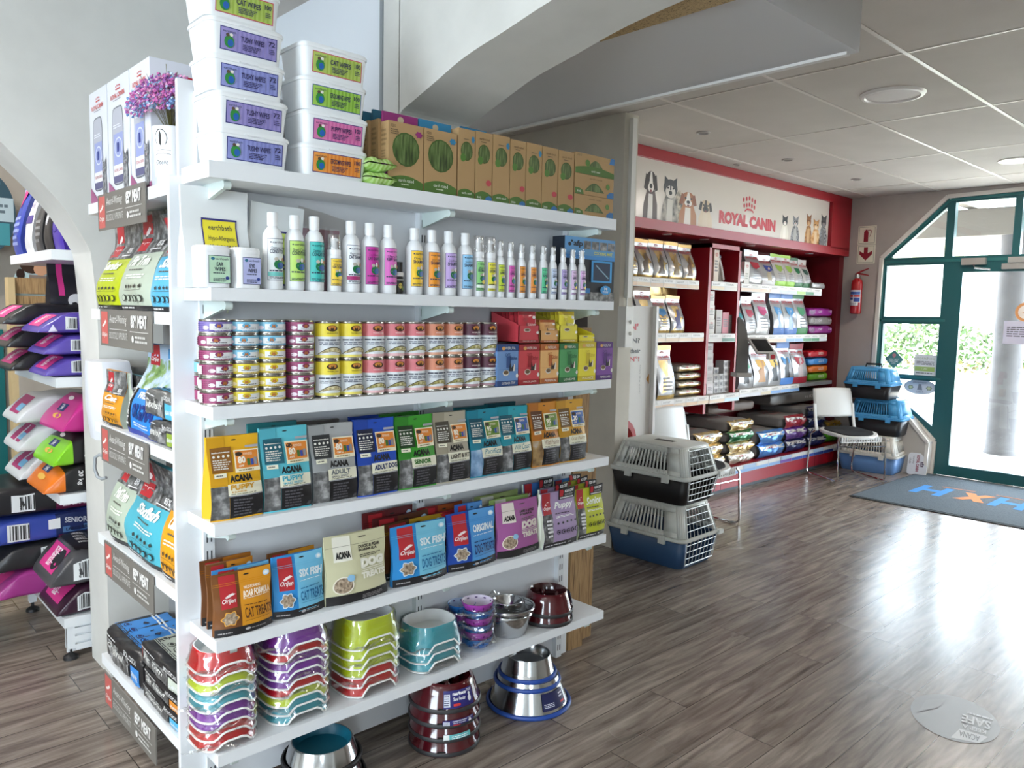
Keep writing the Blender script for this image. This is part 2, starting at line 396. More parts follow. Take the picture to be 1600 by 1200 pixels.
# wall across the aisle with the wide arch; a smooth cabinet panel closes its far end
X1, X2 = 1.58, 1.88
fr = [(2.60, 0), (2.60, .5)]
ed = [(2.285, 0), (2.285, 1.8), (2.284, 2.05), (2.272, 2.16), (2.19, 2.19), (2.08, 2.225), (1.936, 2.264), (1.755, 2.298), (1.594, 2.325), (1.50, 2.335), (1.25, 2.345), (1.0, 2.342), (.7, 2.32), (.3, 2.26), (-.1, 2.15), (-.5, 1.95), (-.75, 1.7), (-.85, 1.4), (-.87, 0)]
ed = [(2.285, 0), (2.285, 2.10), (2.28, 2.150), (2.19, 2.182), (2.08, 2.217), (1.936, 2.262), (1.755, 2.296), (1.594, 2.327), (1.45, 2.346), (1.25, 2.362), (1.0, 2.366)] + ed[12:]
ed = [ed[0]]+smooth_path(ed[1:-1])+[ed[-1]]
mb = MB()
for f_, x in ((1, X1), (0, X2)):
    for a, b in zip(ed[:-1], ed[1:]):
        q = [(x, a[0], a[1]), (x, b[0], b[1]), (x, b[0], ZC), (x, a[0], ZC)]
        if a[0] != b[0]: mb.poly(q if f_ else q[::-1], PLASTER)
    q = [(x, 2.385, 0), (x, 2.285, 0), (x, 2.285, ZC), (x, 2.385, ZC)]; mb.poly(q if f_ else q[::-1], PLASTER)
    q = [(x, -.87, 0), (x, -3.2, 0), (x, -3.2, ZC), (x, -.87, ZC)]; mb.poly(q if f_ else q[::-1], PLASTER)
for a, b in zip(ed[:-1], ed[1:]): mb.poly([(X1, a[0], a[1]), (X2, a[0], a[1]), (X2, b[0], b[1]), (X1, b[0], b[1])], PLASTER, True)
mb.poly([(X1, 2.385, 0), (X1, 2.385, ZC), (X2, 2.385, ZC), (X2, 2.385, 0)], PLASTER)
struct(mb.build('wall_aisle'))
mb = MB(); mb.box((X1+.006, 2.395, 0), (X1+.1, Y1, ZC), M('#dde2e8', .35)); struct(mb.build('wall_panel'))
mb = MB(); mb.box((X1-.006, 2.382, 0), (X1+.004, 2.398, ZC), M('#8c9296', .4)); struct(mb.build('trim_30'))

# bulkhead between that wall and the pier
mb = MB(); mb.box((X2+.004, 1.215, 2.380), (2.71, 3.4, ZC), M('#c3c4c6', .5)); struct(mb.build('ceiling_bulkhead'))
mb = MB(); mb.box((X2+.003, 1.205, 2.366), (X2+.12, 1.75, 2.380), noisy('chipboard', ['#8a744e', '#b79d70', '#5e4d33'], 160, .8)); struct(mb.build('trim_31'))
mb = MB(); mb.box((2.67, 1.24, 2.370), (2.695, 3.4, 2.380), M('#d8d6d2', .4)); struct(mb.build('trim_32'))
# pier at the end of the shelves
CREAM = noisy('plaster_cream', ['#c9c4b8', '#d0cbbf'], 7, .7, bump=.12)
mb = MB(); mb.box((3.775, 3.09, 0), (3.905, 4.3, ZC), CREAM); struct(mb.build('wall_pier'))
tr = thing('cable_trunking', (3.84, 3.085, 0), 'white vertical cable trunking ending in a switch box on the pier', 'cable trunking')
mb = MB(); mb.box((-.02, -.022, 1.58), (.02, .004, 2.66), M('#deddd8', .4)); mb.box((-.012, -.012, 1.5), (-.004, -.004, 1.58), M('#cfcfca', .4)); mb.build('channel', tr)
mb = MB(); mb.box((-.075, -.06, 1.275), (.0, .004, 1.525), M('#e4e4e0', .35)); sb = mb.build('switch_box', tr)
mb = MB(); mb.sphere((-.03, -.06, 1.36), .012, M('#f6f6f2', .3)); mb.sphere((-.03, -.06, 1.43), .012, M('#f6f6f2', .3)); mb.build('button', sb)

# ---- window wall
TEAL = M('#1f5a5e', .32); GLASS = film('window_glass', .93, .0)
W0 = XW; T = .12
def wy(pts): return [(W0, y, z) for y, z in pts]
hole = [(2.67, 0), (2.65, .32), (2.84, .51), (3.25, .82), (3.27, .98), (3.25, 2.08), (2.68, 2.63), (1.2, 2.65)]
mb = MB()
mb.poly(wy([(4.4, 0), (2.66, 0), (2.65, .32), (2.84, .51), (3.25, .82), (3.265, .98), (3.25, 2.08), (3.6, 2.45), (4.4, ZC)]), PLASTERT)
mb.poly(wy([(4.4, ZC), (3.6, 2.45), (3.25, 2.08), (2.68, 2.63), (1.0, 2.66), (1.0, ZC)]), PLASTERT)
mb.poly(wy([(1.0, ZC), (1.0, 2.66), (.6, 2.63), (.05, 2.08), (.05, .7), (-3.2, .7), (-3.2, ZC)]), PLASTERT)
mb.poly(wy([(.05, .7), (.05, 0), (-3.2, 0), (-3.2, .7)]), PLASTERT)
RV = M('#d9d3cb', .6)
ring = [(2.66, 0), (2.65, .32), (2.84, .51), (3.25, .82), (3.265, .98), (3.25, 2.08), (2.68, 2.63), (1.0, 2.66), (.6, 2.63), (.05, 2.08), (.05, 0)]
for a, b in zip(ring[:-1], ring[1:]): mb.poly([(W0, a[0], a[1]), (W0+T, a[0], a[1]), (W0+T, b[0], b[1]), (W0, b[0], b[1])], RV)
struct(mb.build('wall_right'))
# raised plaster lip round the opening
mb = MB()
def bar(mb, p, q, w, x0, x1, m):
    d = Vector((q[0]-p[0], q[1]-p[1])); d.normalize(); nn = Vector((-d.y, d.x))*w/2
    P4 = [(p[0]-nn.x, p[1]-nn.y), (q[0]-nn.x, q[1]-nn.y), (q[0]+nn.x, q[1]+nn.y), (p[0]+nn.x, p[1]+nn.y)]
    mb.loft([[(x0, a, b) for a, b in P4], [(x1, a, b) for a, b in P4]], m, sm=False)
for a, b in zip(ring[:7], ring[1:8]): bar(mb, a, b, .035, W0-.02, W0+.01, M('#dcd5cc', .5))
struct(mb.build('trim_33'))
fx0, fx1 = W0+.02, W0+.08
win = bpy.data.objects.new('window_1', None); C.objects.link(win); struct(win)
mb = MB()
FR = [((3.235, .98), (3.235, 2.07), .06), ((3.24, 2.06), (2.66, 2.60), .06), ((2.66, 2.60), (1.0, 2.625), .06), ((3.25, 2.04), (.9, 2.035), .075), ((3.25, 1.465), (2.64, 1.475), .07),
      ((3.22, .915), (2.64, .915), .05), ((3.235, .98), (3.22, .82), .06), ((3.23, .84), (2.66, .40), .06), ((2.65, 0), (2.65, 2.6), .07), ((2.1, 2.05), (2.1, 2.62), .06)]
for k_, (p, q, w) in enumerate(FR): bar(mb, p, q, w, fx0-.0007*k_, fx1+.0007*k_, TEAL)
for p, q, w in FR[:7]: bar(mb, p, q, w*.35, fx0-.012, fx0+.002, M('#2b6f70', .3))
mb.build('window_frame', win)
mb = MB(); gx = W0+.05
mb.poly([(gx, 3.22, .84), (gx, 2.65, .40), (gx, 2.65, 2.60), (gx, 3.235, 2.06)], GLASS); mb.poly([(gx, 2.65, 2.04), (gx, 1.0, 2.04), (gx, 1.0, 2.62), (gx, 2.65, 2.60)], GLASS); mb.build('window_glass', win)
mb = MB(); mb.box((W0-.05, 2.66, 0), (W0+.015, 3.35, .01), RV)
mb = MB()   # low plaster cheek below the slanted glass
ck = [(2.665, 0), (2.655, .32), (2.84, .53), (3.0, .62), (3.0, 0)]
mb.loft([[(W0-.16, a, b) for a, b in ck], [(W0-.004, a, b) for a, b in ck]], M('#bdb6ae', .7), sm=False)
for a, b in zip(ck[:3], ck[1:4]): bar(mb, a, b, .03, W0-.17, W0-.15, M('#e4ded6', .5))
struct(mb.build('trim_34'))
dr = bpy.data.objects.new('door_1', None); C.objects.link(dr); struct(dr); dr.location = (0, 0, 0)
mb = MB(); dx0, dx1 = W0+.015, W0+.06
bar(mb, (2.565, .01), (2.565, 2.0), .10, dx0-.002, dx1+.002, TEAL); bar(mb, (2.61, .055), (1.05, .055), .10, dx0, dx1, TEAL); bar(mb, (2.61, 1.965), (1.05, 1.965), .08, dx0, dx1, TEAL); bar(mb, (1.1, .01), (1.1, 2.0), .1, dx0, dx1, TEAL)
bar(mb, (1.0, 0), (1.0, 2.6), .08, fx0, fx1, TEAL); mb.build('door_frame', dr)
mb = MB(); mb.poly([(gx, 2.52, .1), (gx, 1.14, .1), (gx, 1.14, 1.93), (gx, 2.52, 1.93)], GLASS); mb.build('door_glass', dr)
cl = thing('door_closer', (W0+.01, 2.42, 2.02), 'grey hydraulic door closer with folded arm on the green transom', 'door closer')
mb = MB(); mb.box((-.045, -.10, -.03), (0, .10, .03), M('#b9b4ae', .35, .6)); mb.build('body', cl)
mb = MB(); mb.tube([(-.03, .0, -.03), (-.06, -.02, -.06), (-.03, -.14, -.075)], .009, CHROME); mb.build('arm', cl)
mk = thing('magnetic_lock', (W0+.01, 2.06, 2.0), 'silver bar magnet lock at the top of the glass door', 'door lock')
mb = MB(); mb.box((-.05, -.12, 0), (0, .08, .05), M('#c4c2be', .3, .7)); mb.build('magnet', mk)
mb = MB(); mb.box((-.04, -.12, -.055), (0, .13, -.006), M('#b4b0aa', .35, .7)); mb.build('armature_plate', mk)
# other panes of the doorway, beyond the frame
w2 = bpy.data.objects.new('window_2', None); C.objects.link(w2); struct(w2)
mb = MB(); mb.poly([(gx, 1.0, .0), (gx, .05, 0), (gx, .05, 2.08), (gx, .6, 2.62), (gx, 1.0, 2.62)], GLASS); mb.build('window_glass', w2)
mb = MB(); bar(mb, (.08, 0), (.08, 2.07), .06, fx0, fx1, TEAL); bar(mb, (.08, 2.06), (.6, 2.6), .06, fx0, fx1, TEAL); bar(mb, (1.0, 2.035), (.08, 2.035), .07, fx0, fx1, TEAL); mb.build('window_frame', w2)

# ---- stickers and notices on the glass, seen from behind
def pane(name, label, cat, y, z, w, h, items, shape='r', bg='#e9ecef', x=W0+.046):
    mb = MB(); S = lambda u, v: (x, y+w/2-u*w, z-h/2+v*h); bgm = M(bg, .5)
    if shape == 'r': o = [(0, 0), (1, 0), (1, 1), (0, 1)]
    elif shape == 'd': o = [(.5, 0), (1, .5), (.5, 1), (0, .5)]
    else: o = [(.5+.5*cos(2*pi*i/40), .5+.5*sin(2*pi*i/40)) for i in range(40)]
    mb.loft([[(x+.002, *Vector(S(u, v))[1:]) for u, v in o], [S(u, v) for u, v in o]], bgm, sm=False)
    mb.art(S, items, dens=1, k0=1.5); return tag(mb.build(name), label, cat)
pane('window_sticker', 'teal diamond-shaped sticker with a pink heart on the window', 'sticker', 3.09, 1.08, .185, .185,
     [('e', .5, .72, .10, .09, '#c98a92'), ('p', [(.41, .69), (.59, .69), (.5, .56)], '#c98a92'), ('t', 'BARK NOT', .25, .46, .75, .54, '#dfe6e4'), ('t', 'WELCOME', .28, .34, .72, .44, '#e8efed'), ('t', 'HERE', .4, .25, .6, .32, '#dfe6e4')], 'd', '#4f8a86')
pane('window_notice', 'white and lime notice taped above the low window rail', 'notice', 2.795, 1.04, .205, .20,
     [('t', 'opticheq', .1, .74, .9, .9, '#b7c5a8', 0), ('l', .1, .5, .92, .7, '#6a6a72', 3), ('r', .04, .2, .92, .42, '#a9c773'), ('t', '1 JAN', .35, .25, .6, .36, '#eef5dd', 0), ('l', .1, .06, .9, .16, '#7a7a80', 1)])
pane('window_sticker', 'pale oval sticker with two leafy badges beside the carriers', 'sticker', 2.83, .825, .30, .15,
     [('t', 'APPOINTMENTS', .28, .74, .72, .82, '#767a88', 0), ('p', [(.42, .3), (.58, .3), (.54, .68), (.46, .68)], '#858a92'), ('f', .78, .45, .1, .16, '#8f9a86'), ('f', .22, .45, .1, .16, '#8f9a86'), ('e', .78, .45, .05, .08, '#c7cda0'), ('e', .22, .45, .05, .08, '#c7cda0'), ('t', 'TAKE IT', .4, .12, .62, .24, '#6a6f7c', 0)], 'o', '#d3d6dc')
pane('door_notice', 'white printed paper notice taped on the glass door', 'notice', 2.02, 1.38, .27, .205, [('l', .1, .3, .9, .78, '#6e6e7c', 5)], 'r', '#d6d6ea')
pane('door_sticker', 'round orange ring sticker high on the glass door', 'sticker', 1.99, 1.565, .17, .17, [('e', .5, .5, .36, .36, '#f3e9df'), ('p', [(.3, .45), (.5, .5), (.72, .62), (.5, .42)], '#d98a4a')], 'o', '#e2a066')

# ---- emergency signs and extinguisher
def wallsign(label, z, items):
    mb = MB(); S = lambda u, v: (W0-.006, 3.5-u*.178, z+v*.185)
    mb.box((W0-.006, 3.322, z), (W0, 3.5, z+.185), M('#e5e0cc', .5)); mb.art(S, items, dens=1)
    tag(mb.build('safety_sign'), label, 'sign')
FRAME = [('r', .06, .06, .94, .075, '#3c4a3c'), ('r', .06, .925, .94, .94, '#3c4a3c'), ('r', .06, .06, .075, .94, '#3c4a3c'), ('r', .925, .06, .94, .94, '#3c4a3c')]
wallsign('square cream wall sign with a red extinguisher symbol', 2.22, FRAME+[('r', .33, .14, .58, .66, '#8f1428'), ('e', .455, .66, .125, .08, '#8f1428'), ('r', .42, .7, .49, .8, '#8f1428'), ('p', [(.22, .74), (.42, .78), (.7, .79), (.72, .76), (.44, .74)], '#8f1428'), ('p', [(.7, .79), (.78, .7), (.66, .4), (.64, .4), (.74, .69), (.68, .76)], '#8f1428')])
wallsign('square cream wall sign with a red arrow pointing down', 2.03, FRAME+[('p', [(.38, .88), (.6, .88), (.6, .55), (.85, .68), (.85, .5), (.5, .16), (.14, .5), (.14, .68), (.38, .55)], '#8f1428')])
ex = thing('fire_extinguisher', (W0-.075, 3.45, 1.52), 'red fire extinguisher with blue label hung on the taupe wall', 'fire extinguisher')
mb = MB(); mb.lathe([(.04, 0), (.052, .008), (.054, .03), (.054, .30), (.048, .335), (.03, .355), (.018, .36)], M('#b01d22', .25, coat=.4), 28); mb.build('cylinder', ex)
mb = MB(); LS = lambda u, v: (-.0548*cos(-1.1+2.2*u), -.0548*sin(-1.1+2.2*u)*-1*-1, .085+.155*v)
LS = lambda u, v: (-.0548*cos(1.3-2.4*u), .0548*sin(1.3-2.4*u), .085+.155*v)
mb.art(LS, [('r', 0, .2, 1, 1, '#e6e6ea'), ('r', .2, 0, .85, .2, '#efefef'), ('r', .03, .72, .97, .9, '#3a56a0'), ('r', .03, .55, .47, .69, '#b8343a'), ('r', .53, .55, .97, .69, '#b8343a'), ('r', .03, .38, .47, .52, '#2d4796'), ('r', .53, .25, .97, .52, '#2d4796'), ('l', .25, .03, .8, .18, '#888888', 3), ('r', .05, .93, .95, .97, '#8899cc')], k0=1); mb.build('label', ex)
mb = MB(); mb.lathe([(.018, .36), (.02, .37), (.02, .40), (.012, .405)], M('#d0ccc4', .3, .8), 14); mb.tube([(0, .03, .395), (0, -.03, .39)], .007, M('#d0ccc4', .3, .8)); mb.build('valve', ex)
mb = MB(); mb.tube([(0, .02, .40), (-.01, -.03, .425), (-.02, -.115, .455)], [.009, .009, .005], M('#9c1c22', .35)); mb.tube([(0, .0, .405), (-.01, -.05, .4), (-.02, -.12, .385)], [.008, .008, .005], M('#9c1c22', .35)); mb.build('handle', ex)
mb = MB(); mb.box((.045, -.02, .2), (.075, .02, .34), M('#555555', .5)); mb.build('wall_bracket', ex)

# ---- ceiling fittings
def downlight(x, y, r, label, z=ZC, lit=0, rim='#b9b5b0', lens='#6d6a66'):
    t = thing('ceiling_downlight', (x, y, z), label, 'downlight', 'downlights in the ceiling')
    mb = MB(); mb.lathe([(r*.72, -.001), (r*.78, -.010), (r, -.008), (r*1.02, 0)], M(rim, .35, .3), 32, cap0=False, cap1=False); mb.build('rim', t)
    mb = MB(); mb.lathe([(r*.78, -.004), (r*.5, -.0035)], M(lens, .3, 0, .5, lit), 28, cap0=False); mb.build('lens', t)
downlight(4.54, 3.05, .045, 'small recessed downlight nearest the pier'); downlight(5.74, 3.08, .045, 'small recessed downlight above the crown logo'); downlight(6.92, 3.06, .045, 'small recessed downlight nearest the cat pictures'); downlight(5.67, 3.48, .03, 'tiny ceiling fitting close to the red fascia')
downlight(6.86, 1.82, .13, 'round white lit ceiling light near the glass door', lit=14, lens='#fff6ea', rim='#ece8e2')
sp = thing('ceiling_speaker', (4.45, 1.80, ZC), 'large round white ceiling speaker with pale cover', 'ceiling speaker')
mb = MB(); mb.lathe([(.132, -.004), (.14, -.014), (.155, -.012), (.165, 0)], M('#efece8', .35), 40, cap0=False, cap1=False); mb.build('rim', sp)
mb = MB(); mb.lathe([(.134, -.006), (.06, -.008)], M('#d6d0ce', .6), 40, cap0=False); mb.build('cover', sp)

# ---- door mat and the floor sticker
mt = thing('door_mat', (0, 0, 0), 'grey ribbed entrance mat with blue and orange lettering', 'door mat')
MATG = noisy('mat_pile', ['#414d56', '#55616a', '#364048'], 90, .95, bump=.6)
mb = MB(); mb.box((6.47, 1.45, .001), (7.97, 2.735, .010), MATG)
def MS(u, v): return (6.47+v*1.5, 2.75-u*1.3, .010)
def hz(u0, v0, u1, v1, c): return ('p', [(u0, v0), (u1, v0), (u1, v1), (u0, v1)], c)
BL, OR = M('#2f7fc4', .95), M('#d9824a', .95)
mb.art(MS, [hz(.2, .36, .25, .62, BL), hz(.34, .36, .39, .62, BL), hz(.25, .46, .34, .52, BL), hz(.66, .36, .71, .62, BL), hz(.80, .36, .85, .62, BL), hz(.71, .46, .80, .52, BL), ('p', [(.46, .38), (.52, .38), (.64, .6), (.58, .6)], OR), ('p', [(.58, .38), (.64, .38), (.52, .6), (.46, .6)], OR), ('p', [(.3, .64), (.5, .655), (.5, .665), (.3, .65)], OR), ('p', [(.62, .655), (.8, .64), (.8, .65), (.62, .665)], OR)], dens=1, k0=1); mb.build('pile', mt)
mb = MB()
for a, b in (((6.44, 1.42, .001), (8.0, 1.45, .007)), ((6.44, 2.735, .001), (8.0, 2.75, .007)), ((6.44, 1.45, .001), (6.47, 2.75, .007)), ((7.97, 1.45, .001), (8.0, 2.75, .007))): mb.box(a, b, M('#23282c', .8))
mb.build('rubber_border', mt)
ctr = onfloor(1491, 1121); ax = (onfloor(1561, 1143)-onfloor(1422, 1103))/2; ay = (onfloor(1500, 1089)-onfloor(1488, 1155))/2
mb = MB(); n_ = 48
def OS(u, v): return Vector(ctr) + ax*(2*u-1) + ay*(2*v-1) + Vector((0, 0, .0012))
mb.poly([OS(.5+.5*cos(2*pi*i/n_), .5+.5*sin(2*pi*i/n_)) for i in range(n_)], M('#8f9193', .4))
PV = M('#c6c8ca', .4)
mb.art(lambda u, v: OS(1-u, 1-v), [('p', [(.12, .72), (.42, .72), (.5, .96), (.2, .9)], PV), ('t', 'ACANA', .2, .76, .42, .88, '#6f7173'), ('t', 'KEEP A', .14, .6, .4, .68, PV), ('t', 'SAFE', .1, .38, .42, .56, PV), ('l', .08, .28, .4, .35, PV, 1), ('p', [(.62, .12), (.85, .3), (.9, .62), (.7, .4)], '#999b9d')], dens=1)
tag(mb.build('floor_sticker'), 'large worn oval sticker stuck on the floorboards', 'floor sticker')
# ------------------------------------------------------------------ white wall shelving with six shelves
gd = thing('display_shelving', (0, 0, 0), 'tall white shelving unit with six shelves facing the shop floor', 'shelving')
mb = MB(); mb.box((.806, 2.2, .04), (2.39, 2.218, 2.09), M('#e3e5e8', .45)); mb.build('back_panel', gd)
mb = MB(); mb.box((.775, 2.188, .03), (.868, 2.205, 1.83), SHELFW); mb.build('side_panel', gd)
SLOT = M('#3a3d42', .7)
for x in (.862, 1.607, 2.335):
    mb = MB(); mb.box((x-.016, 2.176, .03), (x+.016, 2.2, 2.06), M('#dfe3e6', .35))
    for i in range(40):
        for dx in (-.006, .006): mb.box((x+dx-.0018, 2.1752, .06+.05*i), (x+dx+.0018, 2.1765, .085+.05*i), SLOT)
    mb.build('upright', gd)
mb = MB(); mb.box((2.35, 2.19, .03), (2.395, 2.21, 2.0), SHELFW); mb.build('end_strip', gd)
BRK = M('#cfdcd8', .3)
for i, z in enumerate(ZS):
    t = .034 if i else .042
    mb = MB(); mb.box((.807, 2.0, z-t), (2.41, 2.186, z), SHELFW); sh = mb.build('shelf', gd)
    for x in (.862, 1.607, 2.335):
        mb = MB(); zz = z-t
        pr = [(2.176, zz), (2.03, zz), (2.022, zz-.006), (2.03, zz-.018), (2.176, zz-.05)]
        mb.loft([[(x-.006, a, b) for a, b in pr], [(x+.006, a, b) for a, b in pr]], BRK, sm=False)
        mb.tube([(x-.01, 2.028, zz-.012), (x+.01, 2.028, zz-.012)], .011, BRK, 10); mb.build('bracket', sh)
# old plank frame that stands behind the right end
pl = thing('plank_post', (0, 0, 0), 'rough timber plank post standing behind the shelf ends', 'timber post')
WOOD = noisy('rough_pine', ['#8a6a44', '#b08e62', '#6b4f31'], 5, .7, stretch=(18, 18, 1.2), bump=.2)
mb = MB(); mb.box((2.46, 2.235, 0), (2.55, 2.27, 1.42), WOOD); mb.build('plank', pl)
mb = MB(); mb.box((2.44, 2.28, 0), (2.66, 2.31, .82), WOOD); mb.build('lower_board', pl)
mb = MB(); mb.box((2.40, 2.32, .1), (2.62, 2.35, 1.5), M('#2c2019', .8)); mb.build('gap_shade_board', pl)  # dark sheet added in place of the shaded gap behind the shelf ends

# ------------------------------------------------------------------ end shelves of the next aisle side
EX = .79; ZE = [1.82, 1.463, 1.07, .667, .216]
ZE_ = ZE; ec = thing('end_shelving', (0, 0, 0), 'narrow white end unit of five shelves beside the arch', 'shelving')
mb = MB(); mb.box((1.03, 2.222, .04), (1.045, 3.0, 1.9), M('#8f9294', .6)); mb.build('back_panel', ec)
for i, z in enumerate(ZE):
    mb = MB(); mb.box((EX, 2.222, z-.036), (1.03, 3.0, z-.0008), SHELFW); mb.build('shelf', ec)
def shelfsign(z, y0, y1, h, label, tilt=0):
    mb = MB(); x = EX-.008
    mb.box((x, y0, z-h), (x+.004, y1, z), M('#77736d', .5))
    S = lambda u, v: (x, y1-u*(y1-y0), z-h+v*h)
    mb.art(S, [('r', .03, .06, .17, .94, '#c8625c'), ('t', 'Orijen', .045, .22, .155, .38, '#f1e5e0', 1, 1), ('p', [(.06, .5), (.10, .56), (.14, .66), (.12, .72), (.09, .62), (.05, .56)], '#f1e5e0'),
               ('t', 'Award-Winning', .21, .58, .56, .86, '#e4e2de', 0, 1), ('r', .21, .47, .56, .485, '#d9d7d3'), ('t', 'BIOLOGICALLY APPROPRIATE', .21, .22, .57, .40, '#d2d0cc', 0), ('t', '85% MEAT', .64, .55, .93, .88, '#f0efec', 2), ('r', .62, .45, .95, .465, '#d9d7d3'), ('e', .67, .27, .02, .09, '#e9e8e4'), ('l', .71, .16, .95, .38, '#d2d0cc', 2)], dens=1)
    tag(mb.build('shelf_sign'), label, 'shelf sign', 'shelf signs on the end unit')
shelfsign(1.815+.02, 2.40, 2.86, .115, 'grey 85% MEAT sign below the three cat boxes')
shelfsign(1.463+.0, 2.37, 2.87, .12, 'grey 85% MEAT sign under the lime, pale green and blue bags')
shelfsign(1.065, 2.43, 2.90, .12, 'grey 85% MEAT sign under the bag with river scenery')
shelfsign(.662, 2.41, 2.90, .12, 'grey 85% MEAT sign under the pale green, turquoise and yellow bags')
shelfsign(.175, 2.42, 2.95, .12, 'grey 85% MEAT sign on the lowest end shelf near the floor')

# ------------------------------------------------------------------ TOP SHELF: tubs of wipes, soft packs, card boxes
z0 = ZS[0]+.0008
def tub(loc, w, d, h, lab, label, rot=0, first=None):
    name, big, cnt, c1, c2, edge = lab
    t = thing('wipes_tub', loc, label, 'tub of wipes', 'white tubs of wipes on the top shelf', rot)
    TW = M('#eceff1', .3)
    mb = MB(); mb.loft([rrect(w*.9, d*.86, .02, 0), rrect(w*.9, d*.86, .02, .002), rrect(w*.975, d*.97, .024, h*.84), rrect(w*.985, d*.98, .024, h*.84)], TW); mb.build('tub', t)
    mb = MB(); mb.loft([rrect(w*.985, d*.98, .024, h*.83), rrect(w, d, .026, h*.835), rrect(w*1.01, d*1.01, .027, h*.9), rrect(w*.99, d*.985, .026, h*.95), rrect(w*.93, d*.92, .024, h*.96), rrect(w*.92, d*.91, .024, h*.995)], TW)
    mb.box((-w*.12, -d*.535, h*.85), (w*.12, -d*.5, h*.875), TW); mb.build('lid', t)
    mb = MB()
    def S(u, v): zz = h*(.13+.62*v); k = .86+.11*zz/(h*.84); return ((u-.5)*w*.72+w*.02, -d/2*k-.0005, zz)
    it = [('r', 0, 0, 1, 1, edge), ('r', .015, .04, .985, .96, c1)]
    it += [('r', .28+.075*i, .05, .315+.075*i, .95, c2) for i in range(9)]
    it += [('t', 'earthbath', .04, .76, .26, .86, '#1d2a4a', 0), ('e', .15, .38, .085, .27, '#2c8a3e'), ('e', .17, .33, .05, .16, '#1f5fb0'), ('e', .12, .66, .03, .08, '#5c4a3a'), ('e', .18, .68, .03, .07, '#e8e4dc'),
           ('t', big, .34, .5, .76, .74, '#231f4e', 1), ('l', .38, .14, .72, .42, '#2c2a58', 4), ('t', cnt, .83, .60, .95, .82, '#231f4e', 1), ('l', .85, .26, .95, .5, '#2c2a58', 3)]
    mb.art(S, it, dens=1); mb.build('label', t)
    return t
LV = ('', 'TUSHY WIPES', '72', '#9d94cf', '#8c83c2', '#2c2f7c'); LB = ('', 'TUSHY WIPES', '72', '#949bd6', '#8389c8', '#2c2f7c')
CAT = ('', 'CAT WIPES', '100', '#b5cb66', '#a0b94d', '#c02a5a'); GRG = ('', 'GROOMING WIPES', '100', '#a3d05a', '#87b83c', '#2a4a8c')
PUP = ('', 'PUPPY WIPES', '100', '#de7fb4', '#d066a2', '#4a2f7c'); GRO = ('', 'GROOMING WIPES', '100', '#f0a04a', '#e58630', '#4a2f7c')
hh = .0905
xs = [XA(330, 2.02, z0), XA(430, 2.02, z0)]
for i, (lab, lbl) in enumerate(((LB, 'white tub with blue TUSHY WIPES label, lowest of the tall stack'), (LV, 'white tub with lilac TUSHY WIPES label, second from the bottom'), (LB, 'white tub with blue TUSHY WIPES label, third from the bottom'), (LV, 'white tub with lilac TUSHY WIPES label, fourth from the bottom'), (CAT, 'white tub with green CAT WIPES label topping the tall stack'))):
    tub((.934+.003*(i % 2)-(.006*i), 2.085, z0+hh*i+.0005), .215, .145, hh, lab, lbl, [0, .02, -.01, .015, 0][i])
for i, (lab, lbl) in enumerate(((GRO, 'white tub with orange GROOMING WIPES label at the stack bottom'), (PUP, 'white tub with pink PUPPY WIPES label'), (GRG, 'white tub with lime GROOMING WIPES label'), (CAT, 'white tub with green CAT WIPES label topping the shorter stack'))):
    tub((1.18+[0, .003, -.002, 0][i], 2.085, z0+hh*i+.0005), .218, .145, hh, lab, lbl, [0, -.01, .01, 0][i])
# soft lime packs
def softpack(loc, label, seed):
    w, d, h = .10, .13, .036; mb = MB(); rg = random.Random(seed); p = rg.random()*5
    def P(u, v, s):
        e = (1-abs(2*u-1)**4)*(1-abs(2*v-1)**6)
        return ((u-.5)*w*2*.5*1.0, (v-.5)*d, h/2+s*(h/2*e+.002)+.003*sin(12*u+p)*sin(9*v))
    st = lambda i, j: M('#a8d46a' if (i//1) % 2 else '#c6e69a', .35)
    mb.grid(lambda u, v: P(u, v, 1), 14, 10, st); mb.grid(lambda u, v: P(u, v, -1), 14, 10, st, flip=True)
    mb.art(lambda u, v: P(u, v, 1), [('r', .42, .1, .62, .3, '#5a8f2a'), ('r', .44, .62, .60, .74, '#2e3a2a')], dens=6, k0=3)
    tag(mb.build('soft_wipes_pack', None, loc), label, 'pack of wipes', 'lime soft packs of wipes')
softpack((XA(580, 2.055, z0), 2.055, z0), 'striped lime soft pack lying on the white top shelf', 1)
softpack((XA(580, 2.055, z0)-.002, 2.053, z0+.041), 'striped lime soft pack on top of the other one', 2)
